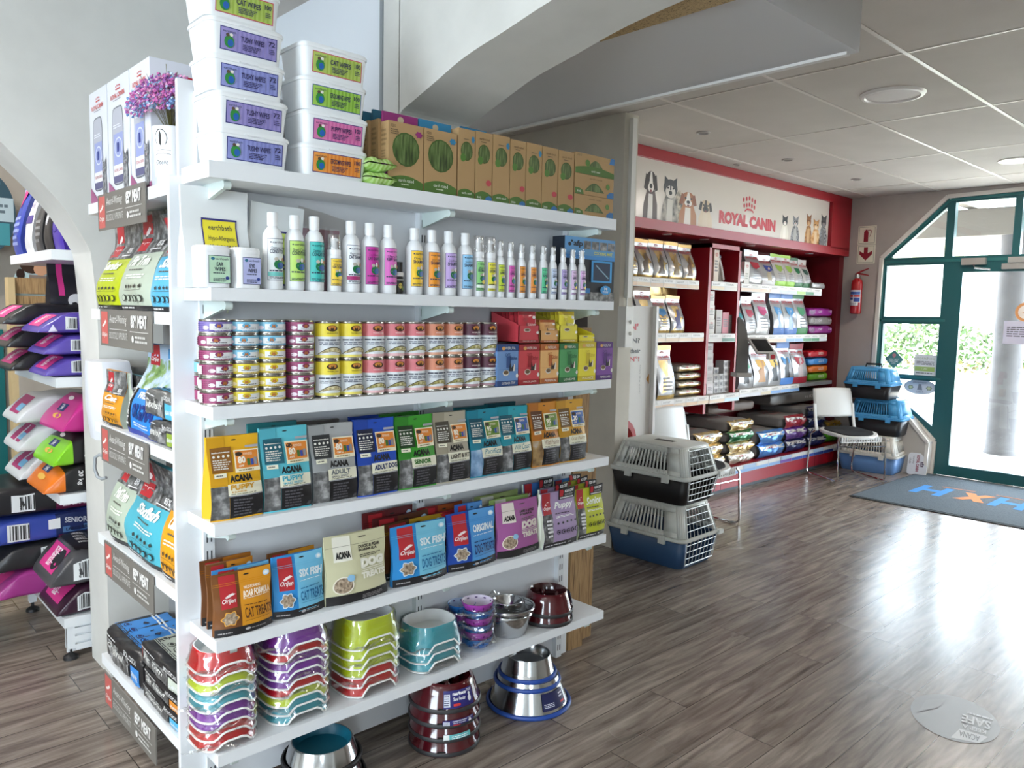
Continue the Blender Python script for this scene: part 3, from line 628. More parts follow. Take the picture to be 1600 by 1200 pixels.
# brown card boxes of bags with window and green hill
KR = '#b08f63'
def hill(c='#4a6e2c', h=.2): return ('p', [(0, 0)]+[(i/12, h*(.55+.45*sin(pi*(i/12)*.9+.25))) for i in range(13)]+[(1, 0)], c)
def cardbox(loc, w, h, d, big, tab, label, badge=None, bot=None, sidec=None):
    t = thing('bag_roll_box', loc, label, 'cardboard box', 'brown cardboard boxes on the top shelf')
    mb = MB(); mb.box((-w/2, -d/2, 0), (w/2, d/2, h), M(KR, .7))
    S = lambda u, v: ((u-.5)*w, -d/2, v*h); LS = lambda u, v: (-w/2, d/2-u*d, v*h)
    if big:
        it = [('e', .5, .6, .39, .26, '#3d5a24'), ('e', .5, .6, .36, .24, noisy('rolled_green', ['#26361a', '#4c6230', '#768a54'], 14, .4, stretch=(8, 1, 1))), hill(), ('t', 'earth rated', .28, .10, .72, .15, '#e9eadc', 0), ('l', .36, .05, .64, .08, '#cfd6bd', 1), ('t', '120', .06, .91, .2, .95, '#5a4a34', 0), ('l', .06, .8, .3, .89, '#6a5940', 3)]
    else:
        it = [('e', .5, .68, .36, .14, '#42561f'), ('e', .5, .68, .33, .125, noisy('rolled_green', ['#26361a', '#4c6230', '#768a54'], 14, .4, stretch=(8, 1, 1))), ('e', .28, .58, .16, .06, '#4f7c31'), hill(h=.13), ('t', 'earth rated', .2, .88, .82, .915, '#5a4326', 0) if bot else ('t', 'earth rated', .22, .05, .8, .085, '#e9eadc', 0), ('l', .3, .84, .7, .865, '#6a5940', 1)]
    if badge: it.append(('f', .86, .86, .11, .055, badge))
    if bot: it += [('p', [(.58, 0), (1, 0), (1, .045), (.8, .075), (.62, .04)], '#2f6fa8'), ('t', '300', .08, .02, .34, .05, '#e9eadc', 0), ('e', .78, .26, .16, .045, '#b8404a')]
    mb.art(S, it, dens=1)
    mb.art(LS, [('l', .15, .62, .8, .9, '#8a6f4a', 4), ('l', .15, .4, .8, .58, '#8a6f4a', 4)] + ([('r', .08, .16, .9, .4, sidec), ('l', .2, .2, .8, .36, '#e6dcd8', 3)] if sidec else []), dens=1)
    mb.build('carton', t)
    if tab:
        mb = MB(); mb.box((-w/2, d/2-.012, h), (w/2, d/2-.004, h+.032), M(tab, .6)); mb.art(lambda u, v: ((u-.5)*w, d/2-.012, h+.032*v), [('e', .5, .45, .09, .3, '#b9a98c')], dens=1); mb.build('hanging_tab', t)
    return t
def bx(pl, pr, pt, Y, d, big, tab, label, badge=None, bot=None, sidec=None, z=z0):
    xl, xr = XA(pl, Y, z), XA(pr, Y, z); h = ZA(pt, xl, Y)-z
    return cardbox(((xl+xr)/2, Y+d/2, z), (xr-xl)*.985, h, d, big, tab, label, badge, bot, sidec)
bx(606, 661, 187, 2.012, .042, True, '#8c2a6c', 'wide brown box with purple tab and big oval window', '#8c2a6c', None, '#a03a86')
bx(662, 713, 199, 2.012, .042, True, '#2f7fa8', 'wide brown box with blue tab and big oval window', '#2f7fa8')
XB = XA(606, 2.012, z0); XC = XA(661, 2.012, z0)
for i, l in enumerate(('wide brown box with teal tab, right behind the purple-tabbed one', 'wide brown box with teal tab, third in its row from the front', 'wide brown box with teal tab, hindmost of its row')):
    cardbox(((XB+XC)/2-.008*(i+1), 2.012+.0425*(i+1)+.022, z0), (XC-XB)*.97, .205, .042, True, '#1f5f78', l, None, None, '#2d7c96')
SL = [(715, 741, 199, 0, '#2f7fa8'), (742, 768, 204, 1, None), (769, 795, 209, 0, '#2f7fa8'), (796, 820, 217, 1, None), (821, 845, 222, 0, '#2f7fa8'), (846, 870, 228, 1, None), (871, 895, 234, 1, None)]
for i, (a, b, t_, k, bad) in enumerate(SL):
    bx(a, b, t_, 2.012, .075, False, None, 'slim brown box with round window, %s in the row after the wide boxes' % NTH[i], bad, k, None)
for i, (a, b, l) in enumerate(((735, 775, 'slim brown box with blue tab peeping out behind the third slim box'), (792, 830, 'slim brown box with blue tab peeping out behind the fifth slim box'), (850, 885, 'slim brown box with teal tab leaning behind the last slim boxes'))):
    xl, xr = XA(a, 2.1, z0), XA(b, 2.1, z0); cardbox(((xl+xr)/2, 2.135, z0), (xr-xl), .235-.012*i, .07, False, '#1f6f80' if i == 2 else '#2f7fa8', l)
xl, xr = XA(897, 2.012, z0), XA(957, 2.012, z0)
hb = (ZA(236, xl, 2.012)-z0)/3
for i, l in enumerate(('long brown box lying flat at the bottom of three', 'long brown box lying in the middle of three', 'long brown box lying on top of three at the shelf end')):
    w, d, zz = xr-xl, .10, z0+hb*i; mb = MB(); mb.box((-w/2, -d/2, 0), (w/2, d/2, hb*.985), M(KR, .7)); S = lambda u, v: ((u-.5)*w, -d/2, v*hb)
    if i < 2: it = [('p', [(.25+.5*j/14, .2+.42*sin(pi*j/14)) for j in range(15)], '#3e5a2c'), ('p', [(.28+.44*j/14, .22+.34*sin(pi*j/14)) for j in range(15)], noisy('rolled_green', ['#26361a', '#4c6230', '#768a54'], 14)), ('t', 'earth rated', .36, .78, .68, .86, '#5a4326', 0), ('p', [(0, 0), (.22, 0), (.2, .2), (.1, .3), (0, .3)], '#4a6e2c'), ('p', [(.82, 0), (1, 0), (1, .3), (.9, .3), (.82, .15)], '#2f6fa8'), ('e', .84, .55, .05, .14, '#4f7c31'), ('t', '300', .04, .08, .14, .18, '#e9eadc', 0)]
    else: it = [('p', [(.3+.42*j/14, .3+.42*sin(pi*j/14)) for j in range(15)], noisy('rolled_green', ['#26361a', '#4c6230', '#768a54'], 14)), hill(h=.42), ('t', 'earth rated', .4, .14, .62, .24, '#e9eadc', 0), ('e', .3, .55, .06, .16, '#4f7c31'), ('p', [(.86, .7), (1, .7), (1, 1), (.9, 1)], '#2f6fa8'), ('t', '120', .04, .82, .14, .92, '#5a4a34', 0)]
    mb.art(S, it, dens=1); tag(mb.build('bag_roll_box', None, ((xl+xr)/2, 2.012+d/2, zz)), l, 'cardboard box', 'brown cardboard boxes on the top shelf')

# ------------------------------------------------------------------ SECOND SHELF: grooming bottles
z1 = ZS[1]+.0008; PW = M('#eef0f2', .28); TINT = '#202848'
def globe(u, v, s=1): return [('e', u, v, .2*s, .095*s, '#1f7a48'), ('e', u+.05*s, v-.02*s, .13*s, .06*s, '#2456a8'), ('e', u-.12*s, v+.1*s, .07*s, .035*s, '#b9b2a6'), ('e', u+.02*s, v+.115*s, .05*s, .045*s, '#efece6'), ('e', u+.14*s, v+.095*s, .06*s, .04*s, '#b98a5a')]
def bottle(px, h, r, col, l1, l2, label, kind='cap', stripe=None, Y=None, txt=TINT, ring=None):
    Y = Y or 2.022+r; x = XA(px, Y, z1+h*.5)
    t = thing('grooming_bottle', (x, Y, z1), label, 'bottle', 'pet grooming bottles on the second shelf')
    if kind == 'cap':
        prof = [(r*.9, 0), (r, .004), (r, h*.66), (r*.985, h*.69), (r*.9, h*.735), (r*.72, h*.78), (r*.5, h*.81), (r*.42, h*.825)]
        capp = [(r*.5, h*.82), (r*.54, h*.822), (r*.55, h*.99), (r*.5, h)]
        b0, b1 = .12, .66
    elif kind == 'spray':
        prof = [(r*.9, 0), (r, .004), (r, h*.60), (r*.96, h*.64), (r*.75, h*.70), (r*.5, h*.735)]
        capp = [(r*.62, h*.735), (r*.64, h*.74), (r*.64, h*.82), (r*.54, h*.83), (r*.52, h*.94), (r*.46, h*.97), (r*.3, h*.975)]
        b0, b1 = .1, .58
    else:
        prof = [(r*.9, 0), (r, .004), (r, h*.60), (r*.95, h*.635), (r*.9, h*.645)]
        capp = [(r*.96, h*.645), (r*.97, h*.65), (r*.97, h*.73), (r*.6, h*.75), (r*.5, h*.78), (r*.5, h*.92), (r*.42, h*.94)]
        b0, b1 = .1, .58
    mb = MB(); mb.lathe(prof, PW, 26); mb.build('bottle_body', t)
    mb = MB(); mb.lathe(capp, PW, 20)
    if kind == 'foam': mb.box((-r*.2, -r*.9, h*.88), (r*.2, 0, h*.92), PW)
    mb.build({'cap': 'cap', 'spray': 'spray_head', 'foam': 'foam_pump'}[kind], t)
    if kind != 'cap':
        mb = MB(); q = h*.83 if kind == 'spray' else h*.74; rr = r*.66 if kind == 'spray' else r*.93
        mb.lathe([(rr, q), (rr*.97, h*.975), (rr*.9, h*1.0)], film('clear_cap', .8, .08), 20, cap0=False); mb.build('clear_overcap', t)
    A0 = atan2(Y-0, x-0)-pi      # labels turned a little past the aisle, as stocked
    mid = -pi/2+.18; span = 2.3
    LS = lambda u, v: (r*1.012*cos(mid-span/2+span*u), r*1.012*sin(mid-span/2+span*u), h*(b0+(b1-b0)*v))
    it = [('r', 0, 0, 1, 1, '#23305e'), ('r', .025, .012, .975, .988, col)]
    if stripe: it.append(('r', .025, .1, .975, .2, stripe))
    big = kind == 'cap'
    it += [('e', .16, .905, .035, .018, '#1d2a4a'), ('t', 'earthbath', .22, .88, .86, .935, '#1d2a4a', 0), ('t', l1, .16, .74, .88, .81, txt, 0), ('t', l2, .12, .64, .92, .735, txt, 1)]
    it += globe(.52, .38, 1.25) if big else globe(.5, .42, 1.2)
    if ring: it.append(('e', .62, .30, .22, .075, ring))
    it += [('l', .1, .2, .9, .26, txt, 1), ('l', .1, .03, .92, .09, txt, 2)]
    mb = MB(); mb.art(LS, it, dens=11); mb.build('label', t)
    return t
def hb_(px, py, Y=2.05): x = XA(px, Y, z1); return ZA(py, x, Y)-z1
BIG = [(426, 332, '#e3e9ea', 'Oatmeal & Aloe', 'CONDITIONER', 'large white-labelled conditioner bottle beside the wipes tubs', '#6fc4bd'), (460, 337, '#b5d86a', 'Shed Control', 'CONDITIONER', 'large lime-labelled conditioner bottle', None), (491, 339, '#41bcb6', 'Oatmeal & Aloe', 'CONDITIONER', 'large turquoise-labelled conditioner bottle', None),
       (548, 346, '#e9edf0', 'Hypo-Allergenic', 'CAT SHAMPOO', 'large white cat shampoo bottle with magenta band', '#a8286c'), (577, 349, '#c2309a', '2-in-1 Conditioning', 'CAT SHAMPOO', 'large magenta-labelled cat shampoo bottle', None), (606, 352, '#dc6cc0', 'Ultra-Mild', 'PUPPY SHAMPOO', 'large pink-labelled puppy shampoo bottle', None),
       (647, 357, '#f2c62c', 'Dirty Dog', 'SHAMPOO', 'large yellow-labelled shampoo bottle', None), (674, 360, '#ef9a2a', '2-in-1 Conditioning', 'SHAMPOO', 'large orange-labelled shampoo bottle', None), (700, 362, '#c0a6de', 'Coat Brightening', 'SHAMPOO', 'large lavender-labelled shampoo bottle', None), (726, 365, '#8fc6ea', 'Soothing Stress', 'SHAMPOO', 'large pale blue shampoo bottle', None)]
for px, py, c, a, b, l, st in BIG: bottle(px, hb_(px, py), .0268, c, a, b, l, 'cap', st)
bottle(522, hb_(522, 367), .0205, '#f0cc3c', 'Waterless', 'GROOMING', 'small yellow-labelled foam pump bottle between the large bottles', 'foam', ring='#f4dc4a')
bottle(747, hb_(747, 369), .0205, '#8ccf7c', 'Waterless', 'GROOMING FOAM', 'foam pump bottle with green and white label', 'foam', '#e9f0ea', ring='#e6d23a')
bottle(765, hb_(765, 371), .0205, '#e8e046', 'Hypo-Allergenic', 'GROOMING FOAM', 'foam pump bottle with yellow and white label', 'foam', '#efefe6', ring='#e6d23a')
SPR = [(781, 377, '#c8dc3c', 'spray bottle with lime label', None), (797, 379, '#d45ab0', 'spray bottle with magenta label', None), (814, 381, '#e0902c', 'spray bottle with amber label', None), (831, 383, '#e8943c', 'spray bottle with bright orange label', None), (848, 384, '#58c492', 'spray bottle with mint green label', '#e6d23a'), (863, 386, '#c8d4ea', 'spray bottle with pale blue label, first of the pale ones', None), (879, 388, '#b4a4d4', 'spray bottle with violet label next to the pale blue one', None), (894, 390, '#ddbfe0', 'spray bottle with pale mauve label, second last', '#e6d23a'), (908, 391, '#d8b0dc', 'spray bottle with mauve label, last before the blue box', '#e6d23a')]
for px, py, c, l, rg in SPR: bottle(px, hb_(px, py), .0165, c, 'Deodorizing', 'SPRITZ', l, 'spray', '#eef0f2' if c in ('#c8d4ea', '#b4a4d4', '#ddbfe0', '#d8b0dc') else None, ring=rg)
jr = thing('small_jar', (XA(627, 2.04, z1), 2.055, z1), 'small black jar with a spotted label between the big bottles', 'jar')
mb = MB(); mb.lathe([(.0135, 0), (.0145, .003), (.0145, .052), (.012, .056)], M('#1f1f1f', .35), 20); mb.art(lambda u, v: (.0147*cos(-pi/2-1+2*u), .0147*sin(-pi/2-1+2*u), .006+.04*v), [('r', 0, 0, 1, 1, '#26241e'), ('e', .4, .5, .2, .22, '#c9b85a'), ('e', .7, .3, .15, .16, '#7a8f4a'), ('r', 0, .92, 1, 1, '#d8d8d2')], k0=1); mb.build('jar_body', jr)
mb = MB(); mb.lathe([(.0155, .055), (.0155, .066), (.0145, .068)], M('#e8e8e4', .35), 20); mb.lathe([(.0125, .068), (.0125, .10)], M('#2a2a2a', .4), 16); mb.build('lid', jr)
# round-cornered tubs of ear and eye wipes
def squat(px0, px1, py, c, l2, label):
    Y = 2.014; xl, xr = XA(px0, Y, z1), XA(px1, Y, z1); w = xr-xl; h = ZA(py, xl, Y)-z1; d = w*.8
    t = thing('wipes_canister', ((xl+xr)/2, Y+d/2, z1), label, 'tub of wipes', 'small tubs of wipes on the second shelf')
    mb = MB(); mb.loft([rrect(w*.95, d*.95, .02, 0), rrect(w*.97, d*.97, .022, .003), rrect(w*.985, d*.985, .022, h*.84)], PW); mb.build('tub', t)
    mb = MB(); mb.loft([rrect(w, d, .023, h*.83), rrect(w*1.01, d*1.01, .023, h*.84), rrect(w*1.01, d*1.01, .023, h*.93), rrect(w*.94, d*.94, .022, h*.99), rrect(w*.8, d*.8, .02, h)], PW); mb.box((-w*.12, -d*.53, h*.93), (w*.12, -d*.4, h*.96), PW); mb.build('lid', t)
    mb = MB(); S = lambda u, v: ((u-.5)*w*.66+w*.1, -d*.495, h*(.1+.66*v))
    mb.art(S, [('r', 0, 0, 1, 1, '#2c2f5c'), ('r', .02, .02, .98, .98, c), ('e', .2, .88, .09, .055, '#2a6f8a'), ('t', 'earthbath', .32, .84, .9, .92, '#1d2a4a', 0), ('t', l2, .36, .62, .66, .76, '#1e2238', 1), ('t', 'WIPES', .26, .44, .76, .58, '#1e2238', 1), ('l', .2, .34, .8, .4, '#2a2e48', 1), ('l', .2, .06, .8, .2, '#2a2e48', 3), ('e', .84, .2, .09, .06, '#2c3f8c')], dens=1); mb.build('label', t)
squat(312, 364, 381, '#bcdcc0', 'EAR', 'round-cornered tub with pale green EAR WIPES label'); squat(368, 411, 385, '#b7bce6', 'EYE', 'round-cornered tub with lavender EYE WIPES label')
WIP = lambda l1: [('r', .28, .06, .82, .70, l1), ('r', .28, .06, .30, .70, '#33307c'), ('r', .80, .06, .82, .70, '#33307c'), ('r', .28, .06, .82, .08, '#33307c'), ('r', .28, .68, .82, .70, '#33307c'), ('t', 'earthbath', .38, .58, .74, .64, '#1d2a4a', 0), ('t', 'Hypo-Allergenic', .36, .46, .76, .52, '#1d2040', 0), ('t', 'GROOMING', .34, .34, .78, .43, '#2a2a6a', 1), ('t', 'WIPES', .42, .2, .72, .31, '#2a2a6a', 1)]
xw = XA(325, 2.10, z1)
bag('wipes_pouch', 'large white pouch with yellow grooming wipes label behind EAR tub', 'pouch of wipes', (xw+.035, 2.135, z1), .185, .268, .06, '#e6e9ea', WIP('#f0e03a'), rough=.25, seed=4, tuck=.6, wob=.3)
bag('wipes_pouch', 'white pouch with lime grooming wipes label leaning behind EYE tub', 'pouch of wipes', (xw+.21, 2.148, z1), .165, .245, .05, '#e2e6e6', WIP('#c9dc6a'), rot=(0, .06, 0), rough=.25, seed=6, tuck=.6, wob=.3)
mb = MB(); mb.grid(lambda u, v: (xw+.30+.16*u, 2.165+.004*sin(9*u), z1+.255*v-.03*u*v), 6, 6, film('clear_film')); mb.grid(lambda u, v: (xw+.30+.16*u, 2.168+.004*sin(9*u), z1+.255*v-.03*u*v), 6, 6, film('clear_film'), flip=True); mb.box((xw+.31, 2.169, z1+.0), (xw+.44, 2.172, z1+.19), M('#8c3a5c', .4)); tag(mb.build('clear_sleeve'), 'clear plastic sleeve with a maroon card behind the tall bottles', 'packaged card')
# blue pet product box
xl, xr = XA(880, 2.06, z1), XA(958, 2.06, z1); hB = ZA(366, xl, 2.06)-z1
carton('cooling_mat_box', 'dark blue box with framed picture and round M badge', 'product box', ((xl+xr)/2, 2.06+.032, z1), xr-xl, hB-.004, .064, '#16212e',
       [('r', 0, .68, 1, 1, '#5f9cd0'), ('r', 0, .66, 1, .72, '#3d8fd6'), ('t', 'afp', .16, .83, .34, .95, '#1c2430', 1), ('e', .09, .88, .03, .03, '#1c2430'), ('e', .13, .93, .02, .02, '#1c2430')] + [('r', .36+.16*i, .82, .5+.16*i, .95, GREYPHOTO()) for i in range(4)] + [('t', 'COOLING MAT', .56, .74, .94, .79, '#e8e46a', 1),
        ('r', .52, .3, .94, .65, '#3fa0e0'), ('r', .56, .33, .90, .62, '#17304e'), ('p', [(.6, .57), (.62, .58), (.88, .38), (.86, .37)], '#8fb4cc'), ('r', .0, .0, 1, .14, GREYPHOTO()), ('e', .82, .18, .11, .075, '#3fa0e0'), ('t', 'M', .79, .18, .85, .225, '#f2f6fa', 2), ('l', .76, .13, .88, .165, '#f2f6fa', 2), ('r', .3, .12, .5, .2, '#2f7fc4')])
# ------------------------------------------------------------------ THIRD SHELF: tins, pouch boxes
z2 = ZS[2]+.0008; TIN = M('#b9b6ae', .25, .9)
def tin(loc, r, h, kind, label, rot=0, grp='tins on the third shelf'):
    key = (kind, round(r, 4), round(h, 4))
    if key in TINS: return dup(TINS[key], loc, label, grp, rot)
    t = thing('food_tin', loc, label, 'tin', grp, rot)
    mb = MB(); mb.lathe([(r*.95, 0), (r, .001), (r, .0035), (r*.975, .005), (r*.975, h-.005), (r, h-.0035), (r, h-.001), (r*.95, h), (r*.93, h-.003)], TIN, 30); mb.build('tin_body', t)
    mb = MB(); a0 = -pi/2-.12; S = lambda u, v: (r*.988*cos(a0+3.4*(u-.5)), r*.988*sin(a0+3.4*(u-.5)), .006+(h-.012)*v)
    c, dk, band = TK[kind]
    if h < .07:
        it = [('r', -.42, 0, 1.42, 1, c), ('r', -.42, .82, 1.42, 1, c), ('r', .32, .18, .86, .8, '#e4e6e8'), ('p', [(.86, .8), (.92, .55), (.86, .18), (.8, .3), (.8, .7)], '#e4e6e8'), ('r', .3, 0, 1.1, .18, dk), ('e', .48, .62, .075, .24, dk), ('p', [(.44, .42), (.46, .8), (.48, .62), (.5, .8), (.52, .42)], '#b06a30'), ('l', .38, .28, .72, .42, '#4a4a52', 1), ('t', 'WERUVA', .40, .04, .72, .14, '#ece6ea', 0), ('e', .25, .4, .06, .2, '#ead9e4' if kind != 'y' else '#f3e2b0'), ('r', -.1, .05, .06, .9, '#e0dee0')]
        it += [('e', .06+.04*i, .2+.2*j, .012, .05, dk) for i in range(5) for j in range(4)]
    else:
        it = [('r', -.42, 0, 1.42, 1, band), ('r', .1, .62, .95, 1, c), ('r', .1, .08, .95, .62, '#dfe3e6')]
        it += [('e', .03+.035*(i % 2), .06+.07*i, .012, .018, dk) for i in range(13)]
        it += [('e', .52, .86, .13, .09, '#3a2418'), ('e', .52, .875, .09, .065, '#d08a3c'), ('p', [(.47, .78), (.49, .9), (.5, .82), (.54, .9), (.56, .78)], '#3a2418'), ('t', 'WERUVA', .4, .70, .66, .74, '#3a2418' if kind == 'y' else '#f0e4dc', 0), ('l', .22, .48, .84, .56, '#3a3f52', 1), ('l', .25, .36, .86, .46, '#5a5f72', 2), ('p', [(.2, .1)]+[(.2+.7*i/14, .1+.22*sin(pi*i/14)) for i in range(15)], '#4a4028'), ('p', [(.23, .11)]+[(.23+.64*i/14, .11+.18*sin(pi*i/14)) for i in range(15)], noisy('stew_'+kind, ['#6a5a34', '#c9bb8a', '#e6ddb8'] if kind == 'y' else ['#4a3f26', '#a8a05a', '#d8d0a8'], 150, .5, detail=2))]
    mb.art(S, it, dens=26); mb.build('paper_label', t)
    TINS[key] = t; return t
TINS = {}
TK = {'m': ('#9a3f6c', '#7c2c54', '#d9c3cc'), 'b': ('#7fc0dc', '#5aa2c4', '#dceaf0'), 'y': ('#ead63c', '#c9b01e', '#e8dc6e'), 'l': ('#7c6cae', '#5c4c94', '#dcd8e8'),
      'p': ('#d87a82', '#c05c66', '#e6b9bc'), 'o': ('#d68a6c', '#b8694c', '#e0a88c'), 'w': ('#5c2c40', '#3f1c2c', '#b08c94')}
KN = {'m': 'plum', 'b': 'sky blue', 'y': 'yellow', 'l': 'lilac and white', 'p': 'pink', 'o': 'salmon', 'w': 'wine red'}
hs = .0376
cols = [((317, 361), 'lmmmmm', 'tallest leading stack'), ((362, 400), 'bbbyyy', 'half-blue, half-yellow stack'), ((401, 445), 'bbyyyy', 'two-blue, four-yellow stack'), ((446, 490), 'mmmmmm', 'all-plum stack next to the tall tins')]
for (a, b), ks, nm in cols:
    x0_, x1_ = XA(a, 2.05, z2), XA(b, 2.05, z2); r = .0425; x = (x0_+x1_)/2
    for i, k in enumerate(ks[::-1]):
        n = len(ks)-1-i
        tin((x+.0012*sin(i*2.1+a), 2.012+r+.001*cos(i*1.7+a), z2+hs*i+.0004), r, hs, k, '%s food tin, %s of the %s' % (KN[k], ORD[n], nm), (.35 if n in (3, 4, 5) and a == 317 else -.15*(n == 1)) + (.2 if a == 446 else 0))
xx = XA(302, 2.10, z2)
for i, k in enumerate('mmb'): tin((.858, 2.137, z2+hs*i+.0004), .0425, hs, k, '%s food tin, %s of the short stack at the shelf end' % (KN[k], ['lowest', 'middle', 'topmost'][i]), .9)
ht = .111
TC = [(494, 527, 'y'), (529, 563, 'y'), (565, 597, 'p'), (598, 629, 'p'), (630, 660, 'p'), (661, 690, 'o'), (691, 719, 'o'), (720, 745, 'w'), (746, 771, 'w')]
cnt = {}
for a, b, k in TC:
    cnt[k] = cnt.get(k, 0)+1; r = .0375
    x = (XA(a, 2.05, z2)+XA(b, 2.05, z2))/2
    for i in range(2): tin((x, 2.012+r+.002*i, z2+ht*i+.0005), r, ht, k, 'tall %s tin, %s of the %s %s column' % (KN[k], ['lower', 'upper'][i], NTH[cnt[k]-1], KN[k]), .05*sin(a))
# retail boxes of pouches
def pbox(pa, pb, pyt, c, dk, txt, label, z=z2, Y=2.006, half=False, d=.14):
    xl, xr = XA(pa, Y, z), XA(pb, Y, z); w = (xr-xl)*.985; h = ZA(pyt, xl, Y)-z; x = (xl+xr)/2
    t = thing('pouch_box', (x, Y+d/2, z+.0005), label, 'retail box', 'cat food pouch boxes on the third shelf')
    cm = M(c, .45); lt = c
    S = lambda u, v: ((u-.5)*w, -d/2, v*h)
    mb = MB()
    if not half:
        mb.box((-w/2, -d/2, 0), (w/2, d/2, h), cm)
        it = [('r', 0, .84, 1, 1, dk), ('r', 0, 0, 1, .13, dk), ('t', 'WERUVA', .36, .88, .84, .95, '#e9e4da', 0), ('e', .28, .91, .08, .045, '#d8a05a'), ('t', 'CATS', .36, .72, .6, .79, dk), ('t', 'Kitchen', .58, .62, .92, .72, dk), ('r', .42, .44, .62, .72, dk), ('p', [(.56, .36), (.6, .58), (.66, .44), (.78, .52), (.78, .36)], '#262626'), ('p', [(.74, .36), (.78, .52), (.82, .54), (.82, .36)], '#e4dccf'), ('e', .4, .32, .15, .07, '#d8d2c6'), ('e', .4, .33, .12, .05, '#6a5238'), ('r', 0, .40, 1, .403, dk), ('f', .93, .24, .07, .06, '#e4e0da'), ('t', txt, .2, .045, .84, .10, '#ece6dc', 0)]
        mb.art(S, it, dens=1)
        mb.art(lambda u, v: (-w/2, d/2-u*d, v*h), [('r', 0, .84, 1, 1, dk), ('r', 0, 0, 1, .13, dk), ('l', .15, .3, .85, .6, dk, 3)], dens=1)
    else:
        hb = half    # torn-open display tray: low front, high back
        f = h*hb; mb.box((-w/2, -d/2, 0), (w/2, -d/2+.003, f), cm); mb.box((-w/2, d/2-.003, 0), (w/2, d/2, h), cm); mb.box((-w/2, -d/2, 0), (w/2, d/2, .004), cm)
        for sx in (-1, 1):
            x0_ = sx*w/2; pr = [(-d/2, 0), (d/2, 0), (d/2, h), (-d/2+.02, f+.01), (-d/2, f)]
            mb.loft([[(x0_, a, b) for a, b in pr], [(x0_-sx*.003, a, b) for a, b in pr]], cm, sm=False)
        it = [('r', 0, 0, 1, .18*hb, dk), ('t', txt, .2, .07*hb, .84, .13*hb, '#ece6dc', 0), ('e', .4, .75*hb, .17, .1*hb, '#d8d2c6'), ('e', .4, .76*hb, .13, .075*hb, '#6a5238'), ('f', .92, .6*hb, .08, .1*hb, '#e4e0da')]
        mb.art(S, it, dens=1)
        if pa < 800: mb.art(lambda u, v: (-w/2, d/2-u*d, v*h), [('r', 0, 0, 1, .09, dk), ('t', 'Kitchen', .2, .16, .6, .3, dk, 0), ('f', .86, .32, .1, .09, '#e9e4de'), ('t', 'CATS', .15, .34, .45, .46, dk, 0)], dens=1)
    mb.build('carton', t); return t, x, w, h
PB = [(776, 809, 539, '#6f93c4', '#27477c', 'OUTBACK STEW', 'slate blue pouch box, first in the bottom row of boxes'), (810, 842, 539, '#c9454c', '#9c242c', 'MACK JACK', 'red pouch box under the opened red display'), (844, 872, 538, '#e2b070', '#b0602a', 'PUMPKIN', 'tan and orange pouch box in the bottom row'), (874, 902, 537, '#4f9a5c', '#2a6c3a', 'LOVE ME', 'green pouch box under the opened yellow display'), (903, 930, 535, '#e6d838', '#c9b420', 'POUNCE', 'yellow pouch box in the bottom row next to purple'), (931, 956, 535, '#7d4a9c', '#542a74', 'NINE LIVES', 'purple pouch box at the shelf end')]
hp = 0
for a, b, t_, c, dk, tx, l in PB: _, x, w, h = pbox(a, b, t_, c, dk, tx, l); hp = max(hp, h)
def pouch(x, y, z, w, h, c, dk, label, lean=.1):
    mb = MB(); cm = M(c, .2)
    def P(u, v, s): e = (1-(2*u-1)**6)*(1-abs(2*v-1)**5); return ((u-.5)*w, s*(.006*e+.0008)+lean*h*v+.002*sin(7*u+z*90+s), v*h)
    mb.grid(lambda u, v: P(u, v, -1), 6, 8, cm); mb.grid(lambda u, v: P(u, v, 1), 6, 8, cm, flip=True)
    mb.art(lambda u, v: P(u, v, -1), [('r', .02, .88, .98, .99, dk), ('p', [(.4, .3), (.44, .66), (.52, .4), (.6, .5), (.6, .3)], '#2a2420'), ('t', 'Kitchen', .5, .52, .92, .62, '#ece2d8', 0), ('t', 'CATS', .2, .66, .5, .76, dk, 0), ('e', .44, .24, .2, .08, '#cfc4b4'), ('f', .85, .8, .1, .06, '#e4ded8')], k0=1)
    tag(mb.build('food_pouch', None, (x, y, z)), label, 'food pouch', 'cat food pouches in the opened boxes')
for k, (a, b, ppy, c, dk, tx, l, n, half, hh_) in enumerate([(776, 842, 487, '#c4404a', '#8e2028', 'MACK JACK', 'opened red display box full of red pouches', 6, .62, .185), (844, 872, 498, '#d9a468', '#a8562a', 'PUMPKIN', 'opened tan display box with a few orange pouches', 3, .5, .13), (874, 902, 487, '#e2d44a', '#b89f1e', 'POUNCE', 'opened yellow display box full of yellow pouches', 6, .62, .175), (904, 929, 510, '#e6d838', '#c2ac20', 'POUNCE', 'opened half-empty yellow display tray', 0, .42, .10)]):
    Y = 2.010; zt = z2+hp+.001
    if k == 0:
        xl, xr = XA(810, Y, zt), XA(842, Y, zt)
    else: xl, xr = XA(a, Y, zt), XA(b, Y, zt)
    ztop = ZA(ppy, xl, Y)
    t, x, w, h = pbox(810 if k == 0 else a, b, 478+10 if k in (0, 2) else ppy-4, c, dk, tx, l, zt, Y, half=half*.9, d=.15)
    for i in range(n):
        pouch(x+.002*sin(i*2.3), Y+.010+.021*i, zt+.006, w*.86, min(h*.98, .121)*(1.0-.012*i) if k != 1 else h*.8, c if i % 2 == 0 else {'#c4404a': '#a8323c', '#d9a468': '#c98a4c', '#e2d44a': '#d0c038'}[c], dk, '%s cat food pouch, %s from the front in its opened box' % ({0: 'red', 1: 'orange', 2: 'yellow'}[k], NTH[i]), .06)

